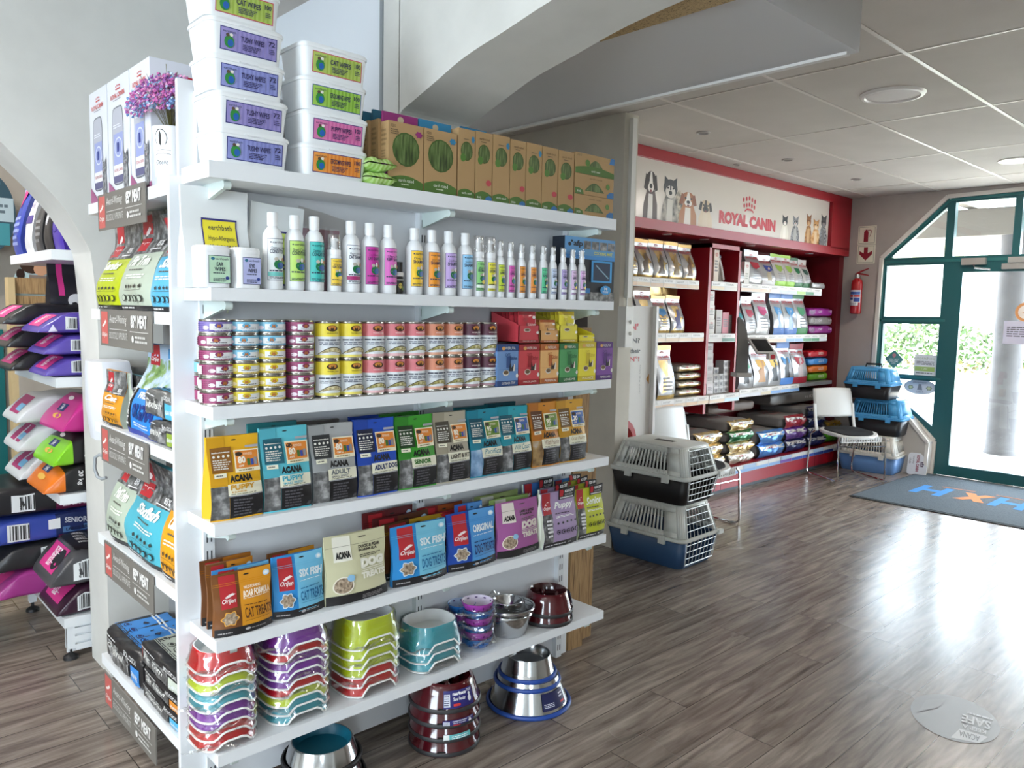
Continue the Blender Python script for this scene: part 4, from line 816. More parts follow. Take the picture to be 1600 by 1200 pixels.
# ------------------------------------------------------------------ FOURTH SHELF: gusseted bags with a promotion sticker
z3 = ZS[3]+.0008; CRM = '#e9e6cf'; BK = '#1d1c1e'
def acana(pl, pr, pt, c, cd, pn, l1, l2, lc, label, Y=2.02, off='80', oc='#d9822e', script=False, seed=0, behind=False, d=.07, rot=0, photo=None):
    xl, xr = XA(pl, Y, z3), XA(pr, Y, z3); w = xr-xl; h = ZA(pt, (xl+xr)/2, Y)-z3
    ph = photo or GREYPHOTO()
    it = [('r', 0, .0, .34, .41, ph), ('r', 0, .42, .335, 1, cd), ('r', .345, 0, 1, .275, BK), ('r', .335, .275, 1, .30, '#9a9aa0'), ('r', .32, .29, 1, .425, CRM), ('r', 0, 0, 1, .018, c),
          ('r', .05, .57, .45, .87, pn), ('r', .08, .80, .42, .845, '#dedcd2'), ('t', 'DELIVERED FRESH', .09, .81, .41, .837, pn, 0)] + [('e', .11+.09*i, .76, .025, .015, '#e6e4da') for i in range(4)] + [('l', .08, .6, .42, .73, '#dad8ce', 5),
          ('r', .07, .51, .31, .56, CRM), ('l', .1, .52, .28, .55, '#6a6a60', 1), ('t', 'ACANA', .36, .445, .80, .53, '#141414', 3), ('r', .72, .845, .98, .875, '#a8a8ac'), ('e', .5, .955, .05, .008, '#2a2a2a')]
    if script: it.append(('t', l1, .37, .335, .90, .41, lc, 0, 1))
    else: it += [('t', l1, .36, .355 if l2 else .335, .82 if len(l1) < 7 else .96, .415 if l2 else .40, lc, 2)] + ([('t', l2, .37, .32, .78 if len(l2) > 8 else .66, .345, lc, 1)] if l2 else [])
    it += [('l', .40, .045, .84, .255, '#56545a', 6), ('l', .36, .30, .9, .318, '#8a8a78', 1), ('p', [(.86, .05), (.9, .09), (.95, .09), (.95, .05)], '#4a484c')]
    o = bag('pet_food_bag', label, 'pet food bag', ((xl+xr)/2, Y+d/2+(.002 if not behind else 0), z3), w, h, d, c, it if not behind else [('e', .5, .955, .05, .008, '#2a2a2a')], rot, side=c, group='small bags on the fourth shelf', seed=seed+int(pl), tuck=.82, rough=.4)
    if not behind:
        sticker(o, [('r', .49, .555, .985, .815, '#e9e1c4'), ('r', .515, .60, .96, .80, oc), ('e', .585, .765, .07, .025, '#3a2a1c'), ('t', off, .55, .655, .70, .735, '#f2ead8', 2), ('t', 'OFF', .56, .615, .66, .64, '#f2ead8', 1), ('t', 'REMINDER', .67, .745, .85, .775, '#f2e2c8', 0), ('r', .73, .625, .79, .70, '#3a6c2c'), ('r', .80, .625, .86, .695, '#2f4a9c'), ('r', .87, .625, .93, .71, '#8a8a8e'), ('l', .55, .565, .92, .59, '#8a7a50', 1)], label='small orange-and-cream price-off sticker' if oc == '#d9822e' else 'small price-off sticker')
    return o
acana(331, 412, 683, '#e8b020', '#d39c16', '#8a5a1a', 'PUPPY', '& JUNIOR', '#c48f1c', 'mustard yellow bag, first on the fourth shelf')
acana(414, 488, 669, '#5fc0d0', '#52adbe', '#1f5c6c', 'PUPPY', 'SMALL BREED', '#3fa0b4', 'light turquoise bag next to the mustard yellow one')
acana(491, 559, 664, '#a9abab', '#959898', '#2f3132', 'ADULT', 'SMALL BREED', '#6e7274', 'silver grey bag between turquoise and royal blue bags')
acana(561, 623, 656, '#2450b8', '#1d429c', '#1a1f38', 'ADULT DOG', '', '#16285c', 'royal blue ADULT DOG bag')
acana(625, 683, 651, '#3d9a30', '#2f8026', '#1f3a1c', 'SENIOR', '', '#2a6a20', 'grass green SENIOR bag')
acana(684, 735, 645, '#b1a996', '#9c9480', '#4a4438', 'LIGHT & FIT', '', '#4c463a', 'stone beige LIGHT & FIT bag')
acana(737, 786, 641, '#1f8da4', '#1a7a90', '#145060', 'Pacifica', '', '#1f7a90', 'deep teal bag with green price sticker', off='95', oc='#6a8a2c', script=True, photo=noisy('blue_photo', ['#3c5f86', '#88a8c8', '#c4d4e2'], 20))
acana(785, 831, 636, '#25a0b0', '#1d8a9a', '#155868', 'Wild Coast', '', '#1f7a88', 'teal bag with blue price sticker', off='20', oc='#2c5aa4', script=True)
acana(833, 876, 630, '#d08828', '#b06a22', '#5c3418', 'Wild Prairie', '', '#8a5a2a', 'amber bag with green price sticker', off='95', oc='#6a8a2c', script=True, photo=noisy('prairie_photo', ['#5a3c28', '#a88a5c', '#c4ccd8'], 16))
acana(876, 917, 626, '#d6a02e', '#bf8c24', '#6c4c1c', 'Grass Poultry', '', '#9a7a2c', 'golden bag with blue price sticker at the shelf end', off='20', oc='#2c5aa4', script=True)
for a, b, t_, c, l in ((394, 470, 661, '#2f7f86', 'dark turquoise bag standing behind the light turquoise one'), (470, 536, 658, '#5c5650', 'dark grey bag standing behind the silver one'), (552, 603, 651, '#1c3c94', 'navy blue bag standing behind the royal blue one'), (597, 660, 646, '#2a7322', 'dark green bag standing behind the grass green one'), (716, 770, 636, '#16636c', 'dark teal bag standing behind the beige and teal ones'), (764, 810, 630, '#124f5c', 'darkest teal bag peeping out behind two teal bags'), (852, 892, 623, '#8a5418', 'brown bag standing behind the amber and golden ones')):
    acana(a, b, t_, c, c, c, '', '', c, l, Y=2.112, behind=True, d=.055, seed=31)

# ------------------------------------------------------------------ FIFTH SHELF: treat pouches
z4 = ZS[4]+.0008
def treat(pl, pr, pt, c, cr, l1, l1b, l2, dkc, ring, label, Y=2.02, d=.05, behind=False, seed=0, h=None, badge='#bfe0f4', l1c='#e6eef0', rot=0, lean=.04, txt=True):
    xl, xr = XA(pl, Y, z4), XA(pr, Y, z4); w = xr-xl; h = h or ZA(pt, (xl+xr)/2, Y)-z4
    it = [('r', .43, 0, 1, 1, cr), ('r', 0, 0, 1, .125, '#201e20'), ('r', .10, .44, .37, .97, '#b4262e'), ('t', 'Orijen', .12, .50, .35, .60, '#f0e2e0', 1, 1), ('p', [(.17, .62), (.23, .66), (.3, .68), (.35, .66), (.3, .64), (.2, .60)], '#f0e2e0'), ('l', .05, .04, .3, .075, '#b8b4b4', 1), ('e', .52, .07, .045, .022, '#b8b4b4'), ('l', .58, .05, .9, .085, '#8a8686', 1), ('e', .56, .93, .05, .012, '#1c1a1a'), ('f', .235, .28, .15, .13, ring), ('f', .235, .28, .13, .112, KIBBLE()), ('e', .90, .89, .06, .045, badge), ('e', .90, .89, .035, .025, '#f2f6f8')]
    it += [('r', .0, .845-.03*k, 1, .85-.03*k, M(cr, .25)) for k in range(2)]
    if txt:
        it += [('t', l1, .47, .61, .95, .745, l1c, 2)] if not l1b else [('t', l1b, .48, .70, .78, .75, l1c, 1), ('t', l1, .47, .575, .95, .68, l1c, 2)]
        it += [('l', .47, .55, .95, .57, l1c, 1), ('l', .48, .43, .93, .46, dkc, 1), ('t', l2, .47, .235, .95, .40, dkc, 1), ('r', .47, .20, .93, .205, dkc)]
    return bag('treat_pouch', label, 'treat pouch', ((xl+xr)/2, Y+d/2, z4), w, h, d, c, it, rot, group='treat pouches on the fifth shelf', seed=seed+int(pl), pouch=True, rough=.42, lean=lean)
treat(339, 430, 895, '#7a4a20', '#d8921e', 'BOAR FORMULA', 'WILD-ROAMING', 'CAT TREATS', '#5c3210', '#e6a63c', 'brown and amber boar treat pouch at the shelf front', Y=2.006, l1c='#f4e6d0')
BB = [(332, 420, 886, '#3f90d0', '#74bce4', '', 'sky blue pouch right behind the front boar pouch', 2.05), (322, 395, 878, '#7a4a20', '#c07a1c', '', 'brown pouch third behind the boar pouch', 2.085), (313, 392, 872, '#6a3f1c', '#a8661a', '', 'hindmost brown pouch against the side panel', 2.118)]
for a, b, t_, c, cr, _, l, Y in BB: treat(a+4, b+4, t_, c, cr, '', '', '', c, c, l, Y=Y, txt=False, d=.02)
treat(432, 511, 868, '#2f8fd4', '#74bfe0', 'SIX FISH', '', 'CAT TREATS', '#1c6a9c', '#d4e4ec', 'sky blue SIX FISH cat treat pouch')
treat(424, 497, 862, '#7a4a20', '#d8921e', '', '', '', '#5c3210', '#e6a63c', 'amber pouch standing behind the sky blue cat treats', Y=2.10, txt=False, d=.04)
def dogtreat(pl, pr, pt, c, label, l1, l2, white, Y=2.02, behind=False, d=.05, seed=0):
    xl, xr = XA(pl, Y, z4), XA(pr, Y, z4); w = xr-xl; h = ZA(pt, (xl+xr)/2, Y)-z4
    it = [('r', 0, 0, 1, .13, '#211f21'), ('r', .12, .62, .40, .98, white), ('t', 'ACANA', .15, .66, .38, .76, '#1a1a1a', 3), ('t', l1, .52, .76, .88, .81, '#3c3630', 2), ('t', l2, .52, .71, .84, .75, '#3c3630', 2), ('l', .53, .62, .92, .67, '#5a5448', 2), ('t', 'DOG', .53, .47, .95, .61, white, 4), ('r', .53, .45, .95, .462, white), ('r', .53, .42, .95, .432, white), ('t', 'TREATS', .53, .31, .97, .41, white, 3), ('e', .24, .27, .16, .125, '#efe9d8'), ('e', .24, .27, .14, .108, KIBBLE()), ('e', .36, .36, .06, .05, '#8fbfe0'), ('l', .53, .03, .88, .10, '#8a8686', 3), ('r', 0, .835, 1, .84, '#8a8674'), ('e', .58, .93, .07, .008, '#4a463c')]
    return bag('treat_pouch', label, 'treat pouch', ((xl+xr)/2, Y+d/2, z4), w, h, d, c, it, group='treat pouches on the fifth shelf', seed=seed+int(pl), pouch=True, rough=.42, lean=.04)
dogtreat(514, 609, 835, '#cfcca8', 'pale khaki DOG TREATS pouch with black base', 'DUCK & PEAR', 'FORMULA', '#eceadc', Y=2.012)
dogtreat(508, 580, 852, '#bfbc98', 'pale khaki pouch peeping out behind the khaki dog treats', 'DUCK & PEAR', 'FORMULA', '#eceadc', Y=2.09, d=.045)
treat(618, 703, 820, '#2f8fd4', '#78c2dc', 'SIX FISH', '', 'DOG TREATS', '#1c6a9c', '#d4e4ec', 'sky blue SIX FISH dog treat pouch', Y=2.02)
treat(705, 779, 800, '#1f4aa4', '#4f98d6', 'ORIGINAL', '', 'DOG TREATS', '#16306c', '#d4e4ec', 'royal blue ORIGINAL dog treat pouch', Y=2.022)
dogtreat(782, 846, 784, '#a8609c', 'orchid pink DOG TREATS pouch with black base', 'LAMB & APPLE', 'FORMULA', '#e6dcd4', Y=2.022)
for a, b, t_, c, cr, l, Y in [(600, 694, 812, '#5c3214', '#b8921e', 'mustard and brown pouch behind the SIX FISH dog treats', 2.10), (586, 672, 805, '#5a1c1e', '#5c3420', 'dark brown and maroon pouch standing against the back panel', 2.135), (570, 648, 797, '#6c1a1e', '#5c1c20', 'dark maroon pouch, hindmost behind the khaki treats', 2.155),
    (655, 725, 790, '#7c1e20', '#9c4a1c', 'rust red pouch behind the blue dog treats', 2.14), (683, 742, 797, '#8c2024', '#8c2024', 'dark red pouch close behind the royal blue one', 2.10), (714, 756, 787, '#2f62b4', '#4f8fd0', 'blue pouch right behind the royal blue dog treats', 2.075)]:
    treat(a, b, t_, c, cr, '', '', '', c, c, l, Y=Y, d=.018, txt=False)
for a, b, t_, c, l, Y in [(768, 828, 778, '#8fae62', 'sage green pouch right behind the orchid pink one', 2.08), (745, 812, 772, '#8a9a5c', 'olive green pouch second behind the orchid pink one', 2.115), (742, 790, 776, '#a3a4a0', 'pale grey pouch leaning behind the green ones', 2.145)]:
    dogtreat(a, b, t_, c, l, 'FORMULA', 'FORMULA', '#c9c9bc', Y=Y, d=.02)
def kib_art(c, name, dk='#2a2828', ic='#2a2a2a', tc='#eef0ea'):
    return [('r', 0, .0, .28, .62, GREYPHOTO()), ('r', .27, .10, 1, 1, c), ('r', 0, 0, 1, .10, dk), ('l', .05, .03, .8, .07, '#c8c8c8', 1), ('r', .02, .62, .26, 1, '#a8242c'), ('t', 'Orijen', .04, .68, .25, .76, '#f0e2e0', 1, 1), ('p', [(.08, .78), (.14, .83), (.2, .85), (.22, .81), (.14, .78)], '#f0e2e0'), ('t', name, .36, .66, .92, .80, tc, 1, 1), ('l', .36, .58, .9, .62, '#5a4a5c', 1), ('l', .36, .52, .95, .56, tc, 2)] + [('e', .40+.135*i, .43, .03, .02, ic) for i in range(5)] + [('e', .40+.135*i, .27, .052, .045, ic) for i in range(5)] + [('e', .40+.135*i, .27, .04, .034, c) for i in range(5)] + [('e', .40+.135*i, .27, .026, .02, ic) for i in range(5)] + [('l', .06, .2, .22, .55, '#e6e6e6', 5)]
def kibble(pl, pr, pt, c, name, label, Y, d=.06, seed=0, tagged=True):
    xl, xr = XA(pl, Y, z4), XA(pr, Y, z4); w = xr-xl; h = ZA(pt, (xl+xr)/2, Y)-z4
    o = bag('pet_food_bag', label, 'pet food bag', ((xl+xr)/2, Y+d/2, z4), w, h, d, c, kib_art(c, name), side='#d6dcc8', group='small bags at the end of the fifth shelf', seed=seed+int(pl), tuck=.8)
    if tagged: sticker(o, [('r', .5, .845, 1.0, 1.06, '#17161a'), ('p', [(.53, .90), (.63, .90), (.65, 1.0), (.62, 1.04), (.53, 1.04)], '#b4262e'), ('t', 'R20 OFF', .68, .97, .95, 1.03, '#e6e6e6', 2), ('r', .54, .86, .96, .885, '#cfcfcf'), ('l', .68, .90, .95, .95, '#a8a8a8', 2)], label='black price-off sticker at the top corner')
    return o
kibble(850, 902, 770, '#a58fb4', 'Puppy', 'lavender Puppy bag with red banner', 2.008)
kibble(904, 945, 764, '#b9c02c', 'Senior', 'lime Senior bag with red banner at the shelf end', 2.012)
for a, b, t_, c, l, Y in [(843, 886, 762, '#8a7a98', 'lavender bag right behind the Puppy bag', 2.075), (818, 862, 754, '#2a62a8', 'blue and red bag leaning in the back row behind the Puppy bag', 2.135), (866, 906, 748, '#3a72b0', 'blue and red bag in the back row behind the two end bags', 2.14), (892, 930, 756, '#9aa026', 'lime bag right behind the Senior bag', 2.078), (882, 916, 751, '#8e942a', 'olive bag second behind the Senior bag', 2.11)]:
    kibble(a, b, t_, c, '-', l, Y, d=.022)

# ------------------------------------------------------------------ SIXTH SHELF: bowls
z5 = ZS[5]+.0008; CF_ = film('thin_wrap', .90, .1)
def wrap(t, w, d, h, seed, r=.05, z=0, flare=.05, taper=0., v1=1.0, ends=2):
    """crumpled clear plastic bag round one bowl"""
    rg = random.Random(seed); ph = [rg.random()*6.28 for _ in range(8)]; mb = MB()
    def ring(k):
        v = v1*k/9; out = []; s_ = 1-taper*v
        for p in rrect(w*s_+.008, d*s_+.008, r, z+h*v, 8):
            a = atan2(p[1], p[0]); q = .0012*sin(9*a+ph[0]+7*v)+.0014*sin(17*a+ph[1]-11*v)+.001*sin(31*a+ph[2]+20*v); l = max(.01, sqrt(p[0]**2+p[1]**2))
            out.append((p[0]*(1+q/l), p[1]*(1+q/l), p[2]))
        return out
    mb.loft([ring(k) for k in range(10)], CF_, False, False)
    for s in range(ends):      # gathered loose ends
        a0 = rg.random()*1.2-2.6 if s == 0 else -rg.random()*.9
        bx_, by_ = (w*.5+.004)*cos(a0), (d*.5+.004)*sin(a0)
        def E(u, v, a0=a0, bx_=bx_, by_=by_): return (bx_*(1+.45*v*flare*8)-(u-.5)*sin(a0)*.09*(1+v), by_*(1+.35*v*flare*8)+(u-.5)*cos(a0)*.09*(1+v), z+h*(.08+.3*u*(1-v)+.1*v)+.008*sin(11*u+ph[4])*v+.005*sin(23*u+9*v+ph[5]))
        mb.grid(E, 14, 7, CF_)
    mb.build('plastic_wrap', t)
def sqbowl(loc, w, d, h, c, label, seed, rot=0, first=False):
    """rounded-square feeding bowl, a white-rimmed shell turned on its top or standing on it, arches cut in two sides"""
    t = thing('feeding_bowl', loc, label, 'pet bowl', 'wrapped bowls stacked on the lowest shelf', rot)
    cm = M(c, .3, coat=.3); mb = MB(); n = 8
    def ring(v, k=1.0, zz=None):
        s = .86+.14*(1-v)
        out = []
        for p in rrect(w*s*k, d*s*k, .062*(.8+.2*s), 0, n):
            z = h*v if zz is None else zz
            arch = max(0, 1-(p[0]/(w*.30))**4)*(1 if abs(p[1]) > d*.3 else 0)
            z = max(z, h*.42*arch*(1-v)) if v < .5 else z
            out.append((p[0], p[1], z))
        return out
    mb.loft([ring(v) for v in (0, .12, .25, .45, .7, .92, 1)], cm, False, False)
    mb.build('shell', t)
    mb = MB(); rim = ring(0, 1.012); mb.tube(rim, .0032, M('#efefec', .35), 6, True); mb.build('white_rim', t)
    mb = MB(); a = ring(1); b = [(p[0]*.95, p[1]*.95, h*1.0) for p in a]; c_ = [(p[0]*.80, p[1]*.80, h*.58) for p in a]
    mb.loft([a, b, c_], M('#e2e4e4', .35), False, True); mb.build('white_dish', t)
    wrap(t, w, d, h, seed, .062, taper=.14, v1=1. if first else .42, ends=2 if first else (1 if seed % 2 == 0 else 0))
    return t
RD, LM, TQ, PP = '#c4151c', '#bfd021', '#3a9fae', '#7d2f9c'
BN = {RD: 'red', LM: 'lime', TQ: 'turquoise', PP: 'purple'}
def bowlstack(px0, px1, cols_, Y, w, d, step, h, nm, rot=0, top=None):
    xl, xr = XA(px0, Y-d/2, z5), XA(px1, Y-d/2, z5); x = (xl+xr)/2
    N_ = len(cols_)
    for i, c in enumerate(cols_[::-1]):
        k = N_-1-i
        sqbowl((x+.0015*sin(i*2.3+px0), Y+.0012*cos(i*1.9+px0), z5+.0045+step*i), w, d, h, c, '%s wrapped bowl, %s in the %s' % (BN[c], ORD[k], nm), int(px0)+i*7, rot+.004*sin(i*1.7+px0), first=k == 0)
bowlstack(318, 414, [RD, RD, LM, TQ, TQ, PP, PP, RD, RD], 2.092, .165, .165, .027, .055, 'many-hued corner stack')
bowlstack(421, 534, [PP, RD, PP, PP, PP, RD, LM, TQ, TQ], 2.098, .19, .17, .0265, .062, 'purple-topped stack')
bowlstack(537, 645, [LM, LM, LM, LM, RD, RD], 2.10, .20, .175, .030, .088, 'stack of four lime over two red')
bowlstack(650, 735, [TQ, TQ, TQ], 2.10, .205, .175, .030, .085, 'all-turquoise stack')
def patbowl(loc, r, h, c, dkc, label, seed, inner='#dfe0e8', wrapit=True):
    t = thing('feeding_bowl', loc, label, 'pet bowl', 'small patterned bowls on the lowest shelf')
    mb = MB(); mb.lathe([(r*.66, 0), (r*.72, .003), (r*.90, h*.5), (r, h), (r*.97, h*1.02)], M(c, .3), 32, cap1=False)
    mb.art(lambda u, v: (r*(.82+.17*v)*1.006*cos(-pi/2-1.4+2.8*u), r*(.82+.17*v)*1.006*sin(-pi/2-1.4+2.8*u), h*(.05+.9*v)), [('e', .06+.11*i, .35+.3*(i % 2), .022, .15, dkc) for i in range(9)], k0=2); mb.build('shell', t)
    mb = MB(); mb.lathe([(r*.97, h*1.02), (r*.86, h*.6), (r*.62, h*.32)], M(inner, .35), 32, cap0=False)
    mb.art(lambda u, v: (r*(.93-.08*v)*cos(2*pi*u), r*(.93-.08*v)*sin(2*pi*u), h*(.85-.25*v)+.001), [('e', .05+.1*i, .4, .018, .25, '#4a2c6c') for i in range(10)], k0=0, eps=0); mb.build('inside', t)
    if wrapit: wrap(t, r*2, r*2, h, seed, r*.9, 0, .03, taper=0, v1=.6, ends=1 if seed % 2 else 0)
    return t
PK, BU = '#a843a8', '#2a6cb4'
x_ = XA(755, 2.05, z5)
for i, c in enumerate([BU, PK, BU, PK, BU, PK]): patbowl((x_+.003*sin(i*2), 2.085, z5+.001+.0262*i), .058, .036, c, '#6a2470' if c == PK else '#173a70', '%s heart-patterned bowl, %s in the front patterned stack' % ('purple-pink' if c == PK else 'blue', ORD[5-i]), 40+i, '#e4d8ea' if c == PK else '#cfdcec')
x_ = XA(727, 2.13, z5+.12)
for i, c in enumerate([BU, PK, BU, PK, BU]): patbowl((x_, 2.162-.012, z5+.001+.027*i), .052, .036, c, '#6a2470' if c == PK else '#173a70', '%s patterned bowl, %s in the back patterned stack' % ('purple-pink' if c == PK else 'blue', ORD[4-i]), 60+i, '#b8cce6')
def steelbowl(loc, r, h, label, rim=.012):
    t = thing('steel_bowl', loc, label, 'pet bowl', 'nested steel bowls on the lowest shelf')
    mb = MB(); mb.lathe([(r*.70, 0), (r*.76, .004), (r*.95, h*.85), (r*.955, h*.9)], STEEL, 44, cap1=False); mb.lathe([(r*.955, h*.9), (r*.93, h*.85), (r*.72, .012)], STEEL, 44, cap0=False); mb.build('bowl', t)
    mb = MB(); mb.lathe([(r*.945, h*.90), (r, h*.89), (r*1.02, h*.95), (r*1.0, h), (r*.945, h*1.0)], STEEL, 44, cap0=False, cap1=False); mb.build('rim', t); return t
xs_ = XA(813, 2.03, z5)
steelbowl((xs_, 2.10, z5), .094, .085, 'large shiny steel bowl underneath the nested ones'); steelbowl((xs_+.006, 2.104, z5+.034), .10, .07, 'wide-rimmed steel bowl nested inside the large steel bowl')
b3 = steelbowl((xs_-.002, 2.102, z5+.076), .058, .05, 'small steel bowl on top, wrapped in clear plastic'); wrap(b3, .117, .117, .05, 77, .055, 0, .03)
mb = MB(); mb.grid(lambda u, v: (xs_-.02+.07*(u-.5)+.02*v, 2.16+.02*v, z5+.105+.03*sin(4*u)*sin(3*v)+.02*v), 8, 8, CF_); mb.poly([(xs_+.05, 2.16, z5+.112), (xs_+.10, 2.15, z5+.100), (xs_+.095, 2.18, z5+.10), (xs_+.06, 2.185, z5+.112)], M('#d8d8d4', .5)); tag(mb.build('paper_tag'), 'crumpled film with paper tag lying on the nested steel bowls', 'packaging')
MRN = '#4c0c16'
def slowbowl(loc, r, h, label, sticker_=0, knobs=True, rot=0, grp='maroon slow-feed bowls'):
    t = thing('slow_feed_bowl', loc, label, 'pet bowl', grp, rot); cm = M(MRN, .14, coat=.6)
    mb = MB(); mb.lathe([(r, .0), (r*1.0, .012), (r*.98, .018), (r*.93, h*.35), (r*.88, h*.62), (r*.80, h*.90), (r*.75, h*.985), (r*.72, h)], cm, 48, cap0=False, cap1=False); mb.build('shell', t)
    mb = MB(); mb.lathe([(r*.72, h), (r*.70, h*.97), (r*.64, h*.6), (r*.5, h*.5)], M('#33070d', .16, coat=.5), 48, cap0=False)
    if knobs:
        for k in range(3): mb.sphere((r*.36*cos(2.1*k+.6), r*.36*sin(2.1*k+.6), h*.52), (r*.13, r*.13, h*.36), M('#3d0911', .14, coat=.5), 14, 8)
    mb.build('feeding_dish', t)
    mb = MB(); mb.lathe([(r*1.0, .001), (r*1.025, .004), (r*1.025, .012), (r*1.0, .016)], M('#2a2a2c', .5), 48, cap0=False, cap1=False); mb.build('rubber_ring', t)
    mb = MB(); mb.box((-.028, -r*.985, .012), (.0, -r*.955, .02), M('#0d0305', .6)); mb.build('grip_slot', t)
    if sticker_:
        mb = MB(); a0 = -pi/2+.05
        def S(u, v):
            zz = h*(.22+.62*v) if sticker_ == 1 else h*(.10+.22*v); rr = r*(1.0-.20*max(0, (zz/h-.1))**1.3)*1.012; a = a0+(.95 if sticker_ != 3 else .8)*(u-.15)
            return (rr*cos(a), rr*sin(a), zz)
        if sticker_ == 3: it = [('r', 0, 0, 1, 1, '#5fb0b4'), ('r', 0, 0, .2, 1, '#dfe6e4'), ('l', .28, .2, .95, .8, '#e4f0ee', 2)]
        else: it = [('r', 0, 0, 1, 1, '#231f6c'), ('r', .02, .1, .2, .8, '#d9dbe4'), ('l', .03, .15, .19, .75, '#2a2a5a', 5), ('t', 'rogz', .3, .72, .7, .92, '#f0f0f4', 2), ('t', 'Slow Feeder', .3, .42, .7, .62, '#e8e8f0', 1), ('r', .3, .12, .52, .26, '#c8342c'), ('e', .84, .4, .06, .18, '#e4e4ea'), ('e', .84, .66, .04, .1, '#e4e4ea'), ('l', .76, .8, .96, .95, '#d8d8e4', 2)]
        it = [x if not (x[0] == 't' and x[1] == 'rogz') else ('t', 'marltons', .28, .72, .74, .92, '#f0f0f4', 2) for x in it]
        mb.art(S, it, dens=9, k0=2); mb.build('price_sticker', t)
    return t
xm = XA(875, 2.02, z5); slowbowl((xm, 2.092, z5), .100, .085, 'maroon bowl with blue sticker at the bottom of the pair on the shelf', 2, False, .75); slowbowl((xm+.002, 2.092, z5+.036), .100, .085, 'maroon slow-feed bowl with knobs topping the pair on the shelf', 1, True, .75)
# floor stacks
def fl(px, py): return onfloor(px, py)
RM = .122; c0 = fl(689, 1185); x_, y_ = c0.x+RM*.68, c0.y+RM*.73
xl, xr = None, None
for i, (l, s_) in enumerate((('maroon slow-feed bowl at the very bottom of the floor stack', 0), ('maroon slow-feed bowl with turquoise sticker, second up in the floor stack', 3), ('maroon slow-feed bowl with narrow blue sticker, third up in the floor stack', 2), ('maroon slow-feed bowl with large blue sticker topping the floor stack', 1))):
    slowbowl((x_+.002*sin(3*i), y_, .001+.05*i), RM, .088, l, s_, i == 3, -.62)
def conebowl(loc, r, h, rimc, label, lab=False, dish='#9a9a9a', top=None, grp='steel cone bowls', rot=0, tr=.70):
    t = thing('steel_bowl', loc, label, 'pet bowl', grp, rot)
    mb = MB(); mb.lathe([(r*.985, .006), (r*.93, h*.2), (r*(tr+.02), h*.93), (r*tr, h), (r*(tr-.025), h)], STEEL, 56, cap0=False, cap1=False); mb.build('cone', t)
    mb = MB(); mb.lathe([(r*(tr-.025), h), (r*(tr-.04), h*.95), (r*(tr-.1), h*.5), (r*.4, h*.42)], STEEL if not top else M(top, .4), 48, cap0=False); mb.build('dish', t)
    mb = MB(); mb.lathe([(r*.97, .001), (r*1.03, .003), (r*1.045, .009), (r*1.02, .016), (r*.975, .017)], M(rimc, .45), 56, cap0=False, cap1=False); mb.build('rubber_rim', t)
    if lab:
        mb = MB(); a0 = -1.62
        S = lambda u, v: (lambda zz: ((r*(.985-.27*zz/h))*1.008*cos(a0-.35+.85*u), (r*(.985-.27*zz/h))*1.008*sin(a0-.35+.85*u), zz))(h*(.22+.5*v))
        mb.art(S, [('r', 0, 0, 1, 1, '#1d2250'), ('l', .06, .15, .55, .42, '#d8dae8', 3), ('l', .7, .5, .95, .85, '#d8dae8', 2), ('r', .72, .2, .92, .3, '#c8343c')], k0=2); mb.build('printed_label', t)
    return t
cb = fl(827, 1127); xb, yb = cb.x+.155*.68, cb.y+.155*.73
conebowl((xb, yb, 0), .157, .115, '#234a9c', 'widest steel bowl with blue rim and dark label on the floor', True)
conebowl((xb-.004, yb+.006, .085), .124, .08, '#234a9c', 'middle steel bowl with blue rim in the floor stack'); conebowl((xb-.004, yb+.006, .113), .108, .078, '#234a9c', 'topmost steel bowl with blue rim in the floor stack', tr=.80)
cb2 = fl(482, 1292); xb, yb = cb2.x+.10, cb2.y+.10
conebowl((xb, yb, 0), .135, .10, '#1a1a1c', 'lowest steel bowl with black rim under the shelf', grp='black-rimmed steel bowls'); conebowl((xb, yb, .065), .128, .10, '#1a1a1c', 'middle steel bowl with black rim under the shelf', grp='black-rimmed steel bowls')
conebowl((xb, yb, .125), .116, .062, '#1a1a1c', 'topmost black-rimmed steel bowl with teal inside', top='#0f5a6e', tr=.78, grp='black-rimmed steel bowls')
